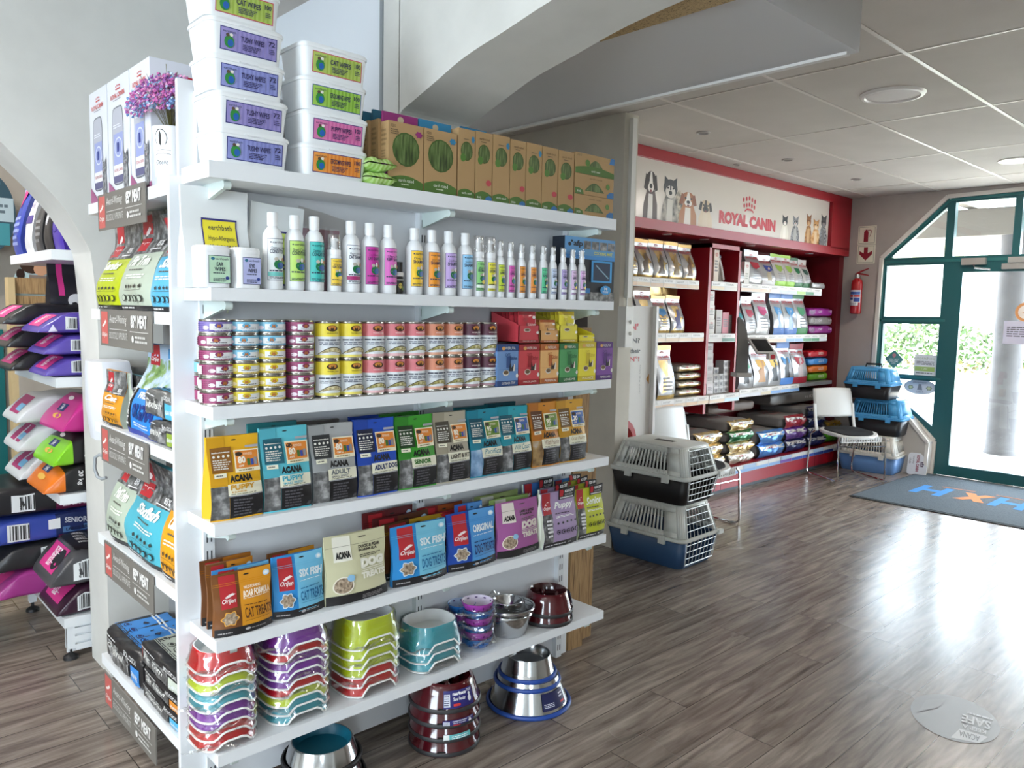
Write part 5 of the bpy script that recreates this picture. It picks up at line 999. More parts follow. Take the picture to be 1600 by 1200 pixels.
# ------------------------------------------------------------------ END SHELVES: cat boxes, flower pot, bags
def ebag(pl, pr, pt, zi, c, name, label, d=.11, X=.80, seed=0, art=None, side='#d6dcc8', curl=.0, tilt=0, lean=.0):
    z = ZE[zi]; yl, yr = YA(pl, X, z), YA(pr, X, z); w = yl-yr; h = ZA(pt, X, (yl+yr)/2)-z
    a = art or [('r', 0, .0, 1, .05, '#1f1f22'), ('l', .1, .012, .6, .04, '#d8d8d8', 1), ('r', 0, .57, 1, 1, GREYPHOTO()), ('r', .10, .60, .40, .97, '#bf2a33'), ('t', 'Orijen', .13, .66, .38, .74, '#f2e6e4', 1, 1), ('p', [(.18, .76), (.22, .81), (.3, .86), (.35, .83), (.3, .79), (.24, .77)], '#f2e6e4'), ('t', name, .22, .44, .80, .545, '#f0f2ea', 2, 1), ('l', .3, .39, .72, .415, '#5a5a52', 1), ('l', .28, .31, .85, .36, '#eef0e6', 2)] + [('p', [(.3+.12*i, .24), (.34+.12*i, .26), (.36+.12*i, .23), (.32+.12*i, .215)], '#3a3a34') for i in range(5)] + [('r', .28, .20, .84, .203, '#3a3a34')] + [('e', .28+.135*i, .125, .05, .035, '#3a3a38') for i in range(5)] + [('e', .28+.135*i, .125, .035, .025, c) for i in range(5)] + [('r', .62, .59, .95, .60, '#e8e8e8'), ('t', '85%', .78, .62, .94, .68, '#e8e8e8', 1)]
    return bag('pet_food_bag', label, 'pet food bag', (X+d/2, (yl+yr)/2, z), w, h, d, c, a, (0, tilt, RE) if tilt else RE, side=side, group='upright bags on the end unit', seed=seed+int(pl), tuck=.72, curl=curl, lean=lean)
ebag(147, 186, 345, 1, '#b9c618', 'Senior', 'lime and grey Senior bag on the second end shelf', d=.16, curl=0.)
ebag(184, 232, 326, 1, '#b9c3b2', 'Fit Trim', 'pale green bag between the lime and blue bags', d=.17, curl=.08)
ebag(231, 281, 330, 1, '#59b6dc', 'SixFish', 'sky blue bag bulging forward on the second end shelf', d=.15, curl=.55)
ebag(157, 188, 580, 2, '#e39a1e', 'Cat', 'small orange bag with red corner on the third end shelf', d=.07, lean=-.03)
FS = [('r', 0, 0, .16, .62, '#1d1c1e'), ('r', 0, 0, 1, .06, '#23358c'), ('r', .16, .06, 1, .50, '#2a86dc'), ('r', .0, .5, 1, .84, noisy('river_photo', ['#3f6a2c', '#8fae6a', '#bcd0e6', '#e6ecf4'], 14, pos=[.35, .48, .56, .7])), ('r', 0, .84, 1, 1, '#b4cbe4'), ('r', .1, .74, .36, 1, '#c22a33'), ('t', 'Orijen', .12, .79, .34, .86, '#f2e6e4', 1, 1), ('r', .62, .86, .95, .96, '#4f9ad4'), ('t', 'FREE-RUN', .28, .40, .82, .47, '#e8f0f8', 2), ('t', 'ORIGINAL', .24, .19, .88, .35, '#16307c', 2), ('l', .26, .10, .86, .16, '#dfe9f4', 2), ('v', 'FRESH', .03, .1, .11, .5, '#d8d8d8', 1)]
ebag(196, 248, 540, 2, '#2a86dc', '', 'tall bag with river scenery and blue ORIGINAL panel', d=.15, art=FS, side='#8fa4b4', X=.80, lean=.03)
ebag(232, 262, 578, 2, '#2f4f9c', '', 'smaller bag with river scenery behind, beside the side panel', d=.09, art=FS, side='#5a6a7a', X=.93)
ebag(184, 212, 585, 2, '#3f8f9c', 'Six', 'teal bag with red corner leaning behind the orange one', d=.06, X=.93)
ebag(164, 196, 700, 3, '#b6c2b0', 'Fit&Trim', 'pale green Fit&Trim bag on the fourth end shelf', d=.16, curl=0.)
ebag(193, 249, 725, 3, '#4fb0c4', 'Sixfish', 'turquoise Sixfish bag on the fourth end shelf', d=.15, curl=.35, side='#4fb0c4')
ebag(246, 287, 735, 3, '#e6a01c', 'Cat&Kitten', 'golden Cat&Kitten bag beside the side panel', d=.15, curl=.1)
hk = thing('plastic_clip', (.80, 2.985, .90), 'grey plastic loop clip hanging at the end of the fourth shelf', 'clip')
mb = MB(); mb.tube([(0.01, -.025, .045), (-.005, -.01, .05), (-.015, .005, .04), (-.017, .007, 0), (-.01, 0, -.03), (.0, -.015, -.037), (.01, -.03, -.03)], .006, M('#9aa0a4', .3), 10); mb.build('loop', hk)
def elying(y0, y1, z, h, topc, label, name, seed, x0=.80, x1=1.02, sidec='#2b2a2c', extra=()):
    W_ = x1-x0; L_ = y1-y0
    T_ = [('r', .03, .1, .97, .97, topc)] + [('e', .16+.16*i, .25, .06, .06, '#23346c' if topc.startswith('#3') or topc.startswith('#4') else '#4a4c48') for i in range(5)] + [('e', .16+.16*i, .25, .045, .045, topc) for i in range(5)] + [('e', .16+.16*i, .25, .03, .03, '#23346c' if topc.startswith('#3') or topc.startswith('#4') else '#4a4c48') for i in range(5)] + [('p', [(.2+.16*i, .5), (.25+.16*i, .56), (.29+.16*i, .5), (.25+.16*i, .46)], '#2a3350') for i in range(4)] + [('l', .1, .66, .9, .8, '#e6ecee', 2), ('l', .12, .09, .88, .15, '#33383c', 2)]
    S_ = [('r', .0, .0, .08, .9, '#bf2a33'), ('r', .09, .05, .7, .72, GREYPHOTO()), ('t', name, .12, .3, .6, .62, '#d4d4d0', 1, 1), ('l', .05, .78, .45, .9, '#d8d8d8', 1), ('t', 'BIOLOGICAL', .62, .72, .9, .92, '#d8d8d8', 1), ('r', .74, .02, .96, .6, topc), ('t', 'GRAIN FREE', .76, .2, .94, .36, '#eef2f4', 1)] + list(extra)
    return sack('pet_food_bag', label, ((x0+x1)/2, (y0+y1)/2, z), L_, W_, h, sidec, S_, T_, rot=RE, group='lying bags on the end unit', seed=seed, flap=0, sq=9)
elying(2.245, 2.50, ZE[2]+.001, .075, '#8fa63c', 'small grey and green Senior bag lying on the third end shelf', 'Senior', 3, .80, .92, '#4a4a4a')
elying(2.245, 2.51, ZE[2]+.078, .085, '#4fb0dc', 'small grey and blue bag lying on top of the green one', 'Sixfish', 4, .80, .92, '#6a6a68')
elying(2.60, 2.99, ZE[4]+.001, .115, '#3f8fdc', 'large dark bag with blue top lying on the lowest end shelf', 'Original', 5)
elying(2.235, 2.59, ZE[4]+.001, .055, '#4fb0dc', 'dark bag with blue corner at the bottom of the lying pile', 'Regional', 6)
elying(2.235, 2.58, ZE[4]+.057, .055, '#d98a2c', 'dark bag with orange edge in the middle of the lying pile', 'Cat Kitten', 7)
elying(2.235, 2.60, ZE[4]+.113, .075, '#c9d0c2', 'dark bag with pale green top lying uppermost of the pile', 'Fit Trim', 8)
# three window boxes and the flower pot
z = ZE[0]
for i, (a, b, l) in enumerate(((144, 171, 'white window box with kitten picture, farthest from the flower pot'), (172, 205.5, 'white window box with kitten picture, in the middle of three'), (206.5, 238, 'white window box with kitten picture, right behind the flower pot'))):
    X = .80; yl, yr = YA(a, X, z), YA(b, X, z)
    w = yl-yr; h = .365; D = .16
    t = thing('food_sample_box', (X+D/2, (yl+yr)/2, z), l, 'retail box', 'white window boxes on the top end shelf', RE)
    mb = MB(); mb.box((-w*.495, -D/2, 0), (w*.495, D/2, h), M('#dfe2ea', .4)); S = lambda u, v: ((u-.5)*w, -D/2, v*h)
    CROWN = [('e', .42+.06*k, .925+.008*(1-abs(k-1.5)/1.5), .018, .008, '#c8382c') for k in range(4)] + [('r', .41, .895, .62, .905, '#c8382c')]
    mb.art(S, CROWN+[('t', 'ROYAL CANIN', .18, .83, .82, .87, '#c8382c', 1), ('l', .3, .81, .75, .82, '#8a8a90', 1), ('p', [(0, 0), (.25, 0), (1.0, .05), (1, .0), (.0, .0), (.0, .16)], '#a05a84'), ('p', [(0, .0), (.5, .0), (0, .15)], '#a05a84')], dens=1)
    mb.art(lambda u, v: (w*.495, -D/2+u*D, v*h), [('p', [(.3, .86), (.5, .86), (.62, .78), (.4, .78)], '#9aa0b4'), ('p', [(.62, .9), (.82, .9), (.72, .83)], '#c22a3c')], dens=1)
    mb.build('carton', t)
    mb = MB(); WS = lambda u, v: ((-.30+.52*u)*w, -D/2, (.10+.66*v)*h)
    rr = [(.5+.5*math.copysign(abs(cos(q))**.35, cos(q)), .5+.5*math.copysign(abs(sin(q))**.35, sin(q))) for q in [2*pi*k/32 for k in range(32)]]
    mb.art(WS, [('p', rr, '#6a6e74'), ('p', [(.5+(u-.5)*.93, .5+(v-.5)*.965) for u, v in rr], '#b7b9c4'), ('r', .12, .26, .94, .66, '#98a2d2'), ('e', .55, .48, .34, .13, '#d3d8ec'), ('e', .55, .48, .29, .11, '#98a2d2'), ('t', '1', .44, .42, .62, .54, '#2a3a8c', 2), ('r', .1, .12, .94, .26, '#e8e8ee'), ('t', 'ROYAL CANIN', .2, .17, .9, .21, '#b8382c', 0), ('r', .1, .03, .94, .12, '#5f5f84'), ('l', .15, .72, .85, .78, '#e4e6ee', 2)], dens=1); mb.build('window', t)
    mb = MB(); KS = lambda u, v: ((.16+.30*u)*w, -D/2-.002, (.02+.36*v)*h); TB_ = noisy('tabby', ['#2c2c2e', '#7f8084', '#b8b9bc'], 60, .6, detail=3)
    mb.art(KS, [('p', [(.2, 0), (.8, 0), (.86, .3), (.78, .62), (.22, .62), (.14, .3)], TB_), ('e', .5, .74, .36, .16, TB_), ('p', [(.16, .78), (.14, 1), (.4, .88)], TB_), ('p', [(.84, .78), (.86, 1), (.6, .88)], TB_), ('e', .36, .76, .05, .02, '#151515'), ('e', .64, .76, .05, .02, '#151515'), ('e', .5, .67, .06, .02, '#d8b0b0')], dens=6); mb.build('kitten_picture', t)
xp, yp = .856, YA(266, .856, 1.9)-.012
pt = thing('flower_pot', (xp, yp, z), 'white pot with drawn cat face holding pink and blue dried flowers', 'flower pot')
mb = MB(); mb.lathe([(.036, 0), (.04, .004), (.052, .17), (.054, .172), (.051, .172), (.046, .03)], M('#eceef0', .3), 36)
PS = lambda u, v: ((.04+.012*v)*1.004*cos(-pi+.55+1.6*(u-.5)), (.04+.012*v)*1.004*sin(-pi+.55+1.6*(u-.5)), .004+.165*v)
def stroke(pts, wd=.012): return [('p', [(a[0], a[1]-wd), (b[0], b[1]-wd), (b[0], b[1]+wd), (a[0], a[1]+wd)], '#22262a') for a, b in zip(pts[:-1], pts[1:])]
mb.art(PS, [('e', .55, .80, .24, .16, '#22262a'), ('e', .55, .80, .215, .142, '#e9ebed'), ('e', .53, .80, .055, .12, '#1a1a1c')]+stroke([(.25, .56), (.4, .6), (.6, .61), (.9, .6)], .004)+stroke([(.25, .52), (.45, .55), (.65, .55), (.9, .53)], .004)+[('t', 'Odelie', .3, .36, .8, .44, '#5a5e64', 0, 1)], k0=1); mb.build('pot', pt)
OFF = Vector((-.012, -.022, 0)); BOXY = YA(206.5, .80, z)-(YA(206.5, .80, z)-YA(238, .80, z))-.004
rg = random.Random(11); fm = [M('#cc6cac', .6), M('#e6a4cc', .6), M('#a468b0', .6), M('#7fa4d0', .6), M('#b0cae6', .6), M('#6a8cc0', .6)]
mb = MB()
for k in range(50):
    a, e_ = rg.random()*6.28, rg.random()*1.15; ln = .07+.10*rg.random()
    tip = OFF*(ln/.1)+Vector((ln*sin(e_)*cos(a)*.8, ln*sin(e_)*sin(a)*.5-.01, .17+ln*cos(e_))); mb.tube([(0, 0, .15), tip*.6+Vector((0, 0, .07)), tip], .0008, M('#6f6a3c', .7), 4)
mb.build('stems', pt)
mb = MB()
for k in range(2600):
    a, e_ = rg.random()*6.28, (rg.random()**.7)*1.45; ln = .08+.055*rg.random()
    p = OFF+Vector((ln*sin(e_)*cos(a)*.85, ln*sin(e_)*sin(a)*1.15, .19+ln*cos(e_)*.95)); low = p.z < .208+.03*sin(9*a)
    if xp+p.x > .792 and yp+p.y > BOXY-.004: continue
    m = rg.choice(fm[3:] if low and rg.random() < .8 else fm[:3] if rg.random() < .85 else fm[3:]); r = .0026+.0028*rg.random()
    b = len(mb.v)
    for q in range(5): mb.v.append(p+Vector((r*cos(q*1.256+k), r*sin(q*1.256+k), r*sin(q*2.1+k))))
    mb.v.append(p+Vector((0, 0, r*.9))); mb.v.append(p-Vector((0, 0, r*.9)))
    for q in range(5): mb.face((b+q, b+(q+1) % 5, b+5), m); mb.face((b+(q+1) % 5, b+q, b+6), m)
fo = mb.build('blossom', pt)
mb = MB(); mb.lathe([(.049, .165), (.02, .172)], M('#6a5f34', .8), 20, cap0=False); mb.build('moss', pt)

# ------------------------------------------------------------------ beyond the low arch: stock shelving with sacks
un = thing('stock_shelving', (0, 0, 0), 'white metal shelving full of large sacks beyond the low arch', 'shelving')
ZU = [1.69, 1.18, .70, .18]; UW = M('#dfe3e6', .4)
for i, zz in enumerate(ZU):
    mb = MB(); mb.box((.79, 3.52, zz-.04), (1.4, 4.28 if i else 4.28, zz), UW); mb.build('shelf', un)
mb = MB(); mb.box((1.36, 3.53, 0), (1.40, 3.57, 1.8), UW); mb.build('upright', un); mb = MB(); mb.box((1.36, 4.2, 0), (1.40, 4.24, 1.8), UW); mb.build('upright', un)
mb = MB(); mb.box((.80, 3.535, .03), (1.38, 3.545, .14), UW)
for k in range(3): mb.box((.83, 3.525, .035+.035*k), (1.38, 3.537, .06+.035*k), UW)
mb.build('side_panel', un)
for y in (3.54, 4.22):
    mb = MB(); mb.box((.80, y-.015, .045), (.83, y+.02, .14), UW); lg = mb.build('leg', un)
    mb = MB(); mb.lathe([(.03, 0), (.028, .012), (.012, .022), (.007, .024), (.007, .05)], M('#1c1c1e', .5), 18, (.815, y)); mb.build('foot', lg)
BAR = lambda u, v, w=.14, h=.62: [('r', u, v, u+w, v+h, '#dcdfe0')] + [('r', u+.012+w*.115*i, v+.06, u+.012+w*.115*i+w*(.03+.03*(i % 3)), v+h-.06, '#2a2a2c') for i in range(8)]
G1 = 'large sacks on the stock shelving'
def stock(x0, x1, yc, w, z, h, col, label, side=(), flapc=None, seed=0, top=(), endcol=None, endlen=0, flap=.09, aflap=(), rot=0, flapup=.1):
    return sack('pet_food_sack', label, ((x0+x1)/2, yc, z), x1-x0, w, h, col, side, top, rot=rot, cat='sack of pet food', group=G1, seed=seed, flap=flap, flapcol=flapc, endcol=endcol, endlen=endlen, art_flap=aflap, flapup=flapup, rough=.28, pinch=.17, sq=7)
FL = [('r', .1, .15, .9, .85, '#d23a86'), ('t', 'Eukanuba', .2, .38, .8, .62, '#f0e4ea', 1)]
for i, l in enumerate(('violet sack at the bottom of the violet pile', 'violet sack in the middle of the violet pile', 'violet sack on top of the violet pile')):
    stock(.76-.02*(i == 2), 1.30, 3.70, .31, ZU[1]+.001+.088*i, .086, '#5b4aa4', l, BAR(.17, .15, .075, .66)+([('p', [(.06, .1), (.09, .6), (.12, .1)], '#d8d4ea')] if i == 2 else []), '#5b4aa4', 21+i, aflap=FL)
for i, l in enumerate(('black sack at the bottom, behind the violet pile', 'black sack in the middle, behind the violet pile', 'black sack on top, behind the violet pile')):
    stock(.70-.01*i, 1.28, 4.05, .34, ZU[1]+.001+.10*i, .098, '#232225', l, [], '#2a292c', 27+i, aflap=FL)
for i, (x, l) in enumerate(((.95, 'black and pink sack standing against the crate slats'), (1.12, 'black and violet sack standing against the crate slats'))):
    bag('pet_food_sack', l, 'sack of pet food', (x, 3.95, ZU[1]+.27), .17, .2, .1, '#26252a', [('r', .2, .3, .34, 1, '#d23a86'), ('e', .6, .2, .2, .15, '#d8d8d8')] if i == 0 else [('r', .7, .2, .82, 1, '#d23a86'), ('r', .4, .5, .7, .9, '#7c62b4'), ('e', .5, .15, .2, .12, '#d8d8d8')], group=G1, seed=50+i)
OL = lambda c, w_: [('v', '20 kg', .195, .22, .235, .78, '#e4e4e4', 1), ('p', [(.265, .2), (.29, .08), (.345, .08), (.37, .2), (.37, .8), (.345, .92), (.29, .92), (.265, .8)], c), ('v', w_, .305, .25, .33, .75, '#e8ece4', 1)]
OF = lambda c: [('r', .36, .30, .64, .62, '#2a3a6c'), ('t', 'OLYMPIC', .38, .40, .62, .52, '#e6e6ea', 1), ('e', .80, .5, .09, .18, '#d8a84a'), ('e', .15, .5, .07, .10, '#ece6e0')]
for i, (c, w_, l) in enumerate((('#d8701c', 'PUPPY', 'black sack with orange end at the bottom of the bright pile'), ('#7cc41e', 'ADULT', 'black sack with lime end in the middle of the bright pile'), ('#c22a84', 'LARGE', 'black sack with magenta end on top of the bright pile'))):
    stock(.74+.03*i, 1.34, 3.70, .33, ZU[2]+.001+.117*i, .125 if i < 2 else .15, '#1c1b1d', l, OL(c, w_) if i < 2 else [('v', '10 kg', .29, .3, .33, .9, '#e4e4e4', 1)], c, 31+i, endcol=c, endlen=.13 if i < 2 else .18, flap=.11, aflap=OF(c), rot=(0, .10*(i == 2)-.02*i, .03*i), flapup=-.05)
for i, l in enumerate(('white sack at the bottom behind the orange-ended one', 'white sack in the middle behind the lime-ended one', 'white sack on top behind the magenta-ended one')):
    stock(.72, 1.30, 4.05, .32, ZU[2]+.001+.125*i, .12, '#d0d2d4', l, [], '#c8cacc', 37+i, aflap=[('r', .1, .2, .9, .8, '#a8386c'), ('r', .5, .5, .8, .8, '#7ab4d8')])
EU = [('t', 'NET WT: 15 kg', .62, .34, .64, .36, '#cfcfcf', 0)]
NW = [('v', 'NET WT: 15 kg', .265, .12, .285, .9, '#d0d0d2', 0)]
stock(.77, 1.34, 3.70, .33, ZU[3]+.001, .125, '#341a2c', 'dark maroon sack lying lowest at the shelf front', BAR(.13, .12, .10, .7)+NW, '#341a2c', 41, aflap=FL, flap=.12)
stock(.75, 1.34, 3.70, .34, ZU[3]+.127, .15, '#4b4a4d', 'grey and black sack lying on the dark maroon one', BAR(.14, .12, .10, .7)+NW+[('r', .30, .6, .315, .85, '#dcdcdc')], '#4b4a4d', 42, [('r', .17, .05, 1, .95, '#1c1b1d'), ('l', .22, .3, .32, .9, '#d4d4d4', 4), ('e', .09, .3, .05, .16, '#242426')], aflap=FL, flap=.12)
stock(.60, 1.28, 4.07, .36, ZU[3]+.001, .12, '#a23a86', 'magenta sack lying at the bottom behind the maroon one', BAR(.3, .12, .16, .7), '#c22a84', 43, aflap=FL, flap=.1)
stock(.58, 1.28, 4.07, .36, ZU[3]+.123, .125, '#2a2a2c', 'black sack second up behind the grey one', BAR(.3, .12, .16, .7), '#2a2a2c', 44, flap=.1)
stock(.50, 1.34, 4.05, .38, ZU[3]+.25, .125, '#33479c', 'blue SENIOR sack lying across the back pile', BAR(.19, .1, .10, .7)+[('r', .41, 0, 1, 1, '#1f2c5c'), ('t', 'SENIOR', .45, .52, .56, .76, '#dcdce4', 1), ('r', .44, .2, 1, .44, '#4f74a4'), ('t', 'LARGE BREED', .455, .26, .60, .38, '#1c2440', 1), ('r', .375, .4, .43, .8, '#e0e2e4'), ('r', .42, -.0, 1, .14, '#8c2a5c')], '#33479c', 45, flap=.1)
stock(.46, 1.34, 4.05, .38, ZU[3]+.377, .13, '#222124', 'black sack with barcode lying on top of the blue one', BAR(.25, .1, .10, .7)+[('r', .44, 0, 1, .75, '#6c1f48'), ('t', 'Eukanuba', .47, .12, .75, .6, '#cfc0c8', 1)], '#222124', 46, flap=.1)
for i, (x, w, c, l, dy) in enumerate(((.86, .15, '#2c3f9c', 'blue and pink sack standing on the high stock shelf', .62), (.87, .13, '#d4d4d6', 'white sack with dog picture on the high stock shelf', .44), (.88, .12, '#3c3c3e', 'charcoal sack on the high stock shelf', .30), (.89, .13, '#232226', 'black sack with violet patch on the high stock shelf', .185), (.90, .16, '#4a34a0', 'violet sack nearest the arch on the high stock shelf', .08))):
    A_ = [[('p', [(.1, .6), (.9, .85), (.9, 1), (.1, .8)], '#c8327c'), ('p', [(.1, .8), (.9, 1), (.3, 1)], '#e0e0e6'), ('l', .1, .1, .9, .5, '#8f9cd4', 5)], [('e', .6, .8, .3, .15, '#b8905c'), ('t', 'CARE', .2, .55, .8, .62, '#9a8aa8', 0), ('r', .1, .36, .9, .46, '#4a3a84')], [('l', .1, .1, .9, .4, '#8a8a8c', 4), ('r', .3, .6, .7, .68, '#c8c8c8')], [('r', 0, .62, 1, .8, '#8c6ab8'), ('e', .5, .4, .2, .1, '#c8c8cc')], [('e', .5, .4, .3, .2, '#2f1f84')]][i]
    bag('pet_food_sack', l, 'sack of pet food', (x, 3.56+dy, ZU[0]+.001), w, .36, .13, c, A_, RE, group='sacks on the high stock shelf', seed=60+i)
cr = thing('pallet_crate', (0, 0, 0), 'pale wooden slatted crate wall behind the black sacks', 'wooden crate')
mb = MB(); mb.box((.86, 4.62, 1.52), (1.7, 4.65, 1.60), WOOD); mb.box((.86, 4.62, 1.44), (1.7, 4.65, 1.51), WOOD); mb.build('slat', cr)
mb = MB(); mb.box((.835, 4.60, .1), (.865, 4.68, 1.60), M('#cdb487', .6)); mb.build('post', cr)
mb = MB(); mb.box((.75, 4.5, 0), (.85, 4.6, .12), M('#cdb487', .6)); mb.build('foot_block', cr)
for x in (1.08, 1.115):
    mb = MB(); mb.box((x-.012, 4.61, 1.585), (x+.012, 4.66, 1.615), M('#1a1a1c', .4)); tag(mb.build('bulldog_clip'), 'small black clip on the crate slat, %s' % ('nearer the poster girl' if x < 1.1 else 'nearer the shelf post'), 'clip')
ps = []
for i in range(40):
    a = pi*i/39; ps.append((1.20-.33*cos(a), 1.50+.24*abs(sin(a))**.6))
mb = MB(); mb.loft([[(x, 4.70, zz) for x, zz in ps], [(x, 4.704, zz) for x, zz in ps]], M('#b9d2d6', .5), sm=False)
VS = lambda u, v: (.87+.66*u, 4.70, 1.50+.24*v)
mb.art(VS, [('t', 'VEGGIEDENT', .24, .82, .5, .9, '#2c3e4a', 1), ('r', .36, .70, .48, .78, '#7f9aa4'), ('t', 'Target', .55, .74, .68, .84, '#2c4a5c', 0), ('t', 'bad breath', .53, .60, .71, .70, '#24404c', 1), ('t', 'in 3 ways', .54, .47, .71, .56, '#24404c', 1), ('e', .14, .72, .085, .2, '#3a2418'), ('e', .06, .5, .03, .12, '#2a1810'), ('e', .2, .62, .05, .14, '#c99878'), ('e', .40, .58, .08, .1, '#a87848'), ('p', [(.1, .1), (.28, .1), (.24, .48), (.12, .5)], '#8a7a70')], dens=1); tag(mb.build('advert_poster'), 'pale blue cut-out poster of a child and dog behind the crate', 'poster')
mb = MB(); mb.box((-3.2, 5.2, 0), (1.98, 5.3, ZC), noisy('plaster_beige', ['#b3aca2', '#bdb6ac'], 5, .8)); struct(mb.build('wall_store'))
mb = MB(); mb.box((.2, 5.17, .0), (.905, 5.2, 1.32), M('#0f6a6c', .5)); struct(mb.build('trim_35'))
mb = MB(); n_ = 40; oc = lambda k, y: [(.80+.155*k*cos(2*pi*i/n_), y, 1.95+.225*k*sin(2*pi*i/n_)) for i in range(n_)]
mb.loft([oc(1, 5.0), oc(1, 4.99)], M('#2c4a58', .5), sm=False); mb.art(lambda u, v: (.645+.31*u, 4.99, 1.725+.45*v), [('r', .2, .4, .97, .68, '#a9bcc4'), ('r', .1, .12, .9, .38, '#3f8a94'), ('l', .3, .48, .95, .62, '#5a6a74', 2), ('e', .5, .85, .3, .08, '#3c5c6c')], dens=1, k0=1); tag(mb.build('advert_poster'), 'dark teal oval hanging sign cut by the picture edge', 'poster')
ds = thing('paper_dispenser', (.885, 3.128, .98), 'white wall dispenser with rounded front fixed beside the arch', 'dispenser')
mb = MB(); pf = [(-.06, .12), (-.075, .06), (-.075, -.02), (-.05, -.075), (.0, -.09), (.05, -.075), (.06, .0), (.06, .12)]
mb.loft([[(x*.8, y*.85+.01, 0) for x, y in pf], [(x*.9, y*.95, .05) for x, y in pf], [(x, y, .13) for x, y in pf], [(x, y*.97, .25) for x, y in pf], [(x*.95, y*.85+.01, .29) for x, y in pf]], M('#e4e7ef', .3)); mb.build('cover', ds)
mb = MB(); mb.box((-.03, -.06, -.004), (.03, .03, .004), M('#a8acb4', .4)); mb.build('outlet', ds)
gb = MB(); gb.box((.985, 3.20, 1.16), (1.028, 3.245, 1.24), M('#a09e99', .5)); tag(gb.build('junction_box'), 'small grey junction box on the wall beside the end shelf', 'junction box')
# ------------------------------------------------------------------ red branded wall unit
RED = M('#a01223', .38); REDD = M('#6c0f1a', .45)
YF = 3.58
ru = thing('branded_shelving', (0, 0, 0), 'red branded wall unit with deep fascia and lit shelves', 'shelving')
XL = 4.1
mb = MB(); mb.box((XL, YF, 2.612), (8.03, 4.08, 2.688), RED); mb.box((XL, YF, 2.105), (8.03, 4.08, 2.178), RED); mb.box((7.612, YF, 2.17), (8.03, 4.08, 2.62), RED); mb.build('fascia', ru)
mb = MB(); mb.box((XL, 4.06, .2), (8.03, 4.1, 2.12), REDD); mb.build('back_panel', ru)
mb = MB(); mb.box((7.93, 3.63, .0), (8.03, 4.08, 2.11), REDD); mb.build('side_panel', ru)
mb = MB(); SX0, SX1, SZ0, SZ1 = XL, 7.60, 2.182, 2.608
mb.box((SX0, 3.612, SZ0-.01), (SX1+.004, 3.63, SZ1+.01), M('#ded6cc', .22)); brd = mb.build('sign_board', ru)
SB = lambda x, z: (x, 3.6112, z)
def pic(items, x0, w, zb, h):
    return lambda u, v: (x0+u*w, 3.6118, zb+v*h)
mb = MB()
def animal(x0, w, h, zb, body, head, ear, chest, face, dark, kind):
    S = pic(None, x0, w, zb, h); it = []
    it += [('p', [(.08, 0), (.92, 0), (.9, .3), (.74, .58), (.28, .58), (.12, .3)], body), ('p', [(.34, 0), (.64, 0), (.62, .5), (.38, .5)], chest)]
    if kind == 'dog': it += [('e', .5, .74, .30, .22, head), ('p', [(.2, .9), (.1, .6), (.26, .56), (.32, .86)], ear), ('p', [(.8, .9), (.9, .6), (.74, .56), (.68, .86)], ear), ('p', [(.46, .95), (.54, .95), (.62, .68), (.38, .68)], face), ('e', .5, .63, .17, .10, face), ('e', .5, .66, .08, .05, dark), ('e', .37, .77, .045, .028, dark), ('e', .63, .77, .045, .028, dark), ('e', .5, .56, .06, .03, '#7a3a3a')]
    elif kind == 'husky': it += [('e', .5, .74, .34, .20, head), ('p', [(.2, .8), (.2, 1.0), (.42, .9)], ear), ('p', [(.8, .8), (.8, 1.0), (.58, .9)], ear), ('e', .5, .66, .24, .14, face), ('p', [(.46, .9), (.54, .9), (.53, .7), (.47, .7)], head), ('e', .5, .64, .08, .05, dark), ('e', .37, .745, .045, .022, dark), ('e', .63, .745, .045, .022, dark)]
    else: it += [('e', .5, .74, .27, .17, head), ('p', [(.26, .8), (.22, 1.0), (.46, .9)], ear), ('p', [(.74, .8), (.78, 1.0), (.54, .9)], ear), ('e', .5, .66, .14, .08, face), ('e', .39, .76, .05, .03, dark), ('e', .61, .76, .05, .03, dark), ('e', .5, .69, .04, .02, '#b87a7a')]
    mb = MB(); mb.art(S, it, dens=1, k0=.4, eps=.0006); mb.build('animal_photo', brd)
XS = lambda px: XA(px, 3.612, 2.25)
TABBY = noisy('tabby', ['#2c2c2e', '#7f8084', '#b8b9bc'], 60, .6, detail=3); GING = noisy('ginger', ['#a8642c', '#d8a060', '#e8c898'], 40, .6)
def pxa(p0, p1, ptop, *a):
    x0, x1 = XS(p0), XS(p1); animal(x0, x1-x0, ZA(ptop, (x0+x1)/2, 3.612)-SZ0, SZ0, *a)
xt = XS(1054); mb = MB(); mb.art(pic(None, xt, XS(1067)-xt, SZ0, .25), [('e', .5, .55, .5, .45, noisy('husky_tail', ['#6a665f', '#c8bfae', '#e6dccb'], 30, .7))], k0=.2, eps=.0006); mb.build('husky_tail', brd)
pxa(1002, 1029, 264, '#5a4a44', '#33241f', '#2a1d19', '#e6e0d8', '#e9e4dc', '#151110', 'dog')
pxa(1030, 1062, 276, noisy('husky_coat', ['#5c5c5e', '#a9a59e', '#cfc9bf'], 20, .7), '#3a3b3f', '#33343a', '#d8d2c8', '#dcd6cc', '#141416', 'husky')
pxa(1057, 1091, 298, '#b0703c', '#a8683a', '#8a4f2a', '#e9e2d6', '#eae4da', '#241a16', 'dog')
pxa(1088, 1115, 311, '#d9c7ac', '#cdb898', '#2c2622', '#dccbb2', '#3a332e', '#141210', 'dog')
pxa(1218, 1233, 336, '#e2dccf', '#1f2226', '#1c1e22', '#efe9df', '#efeae2', '#0c0c0e', 'cat'); pxa(1234, 1250, 337, TABBY, TABBY, '#77787c', '#a8a6a4', '#b9b7b4', '#1c1c1e', 'cat')
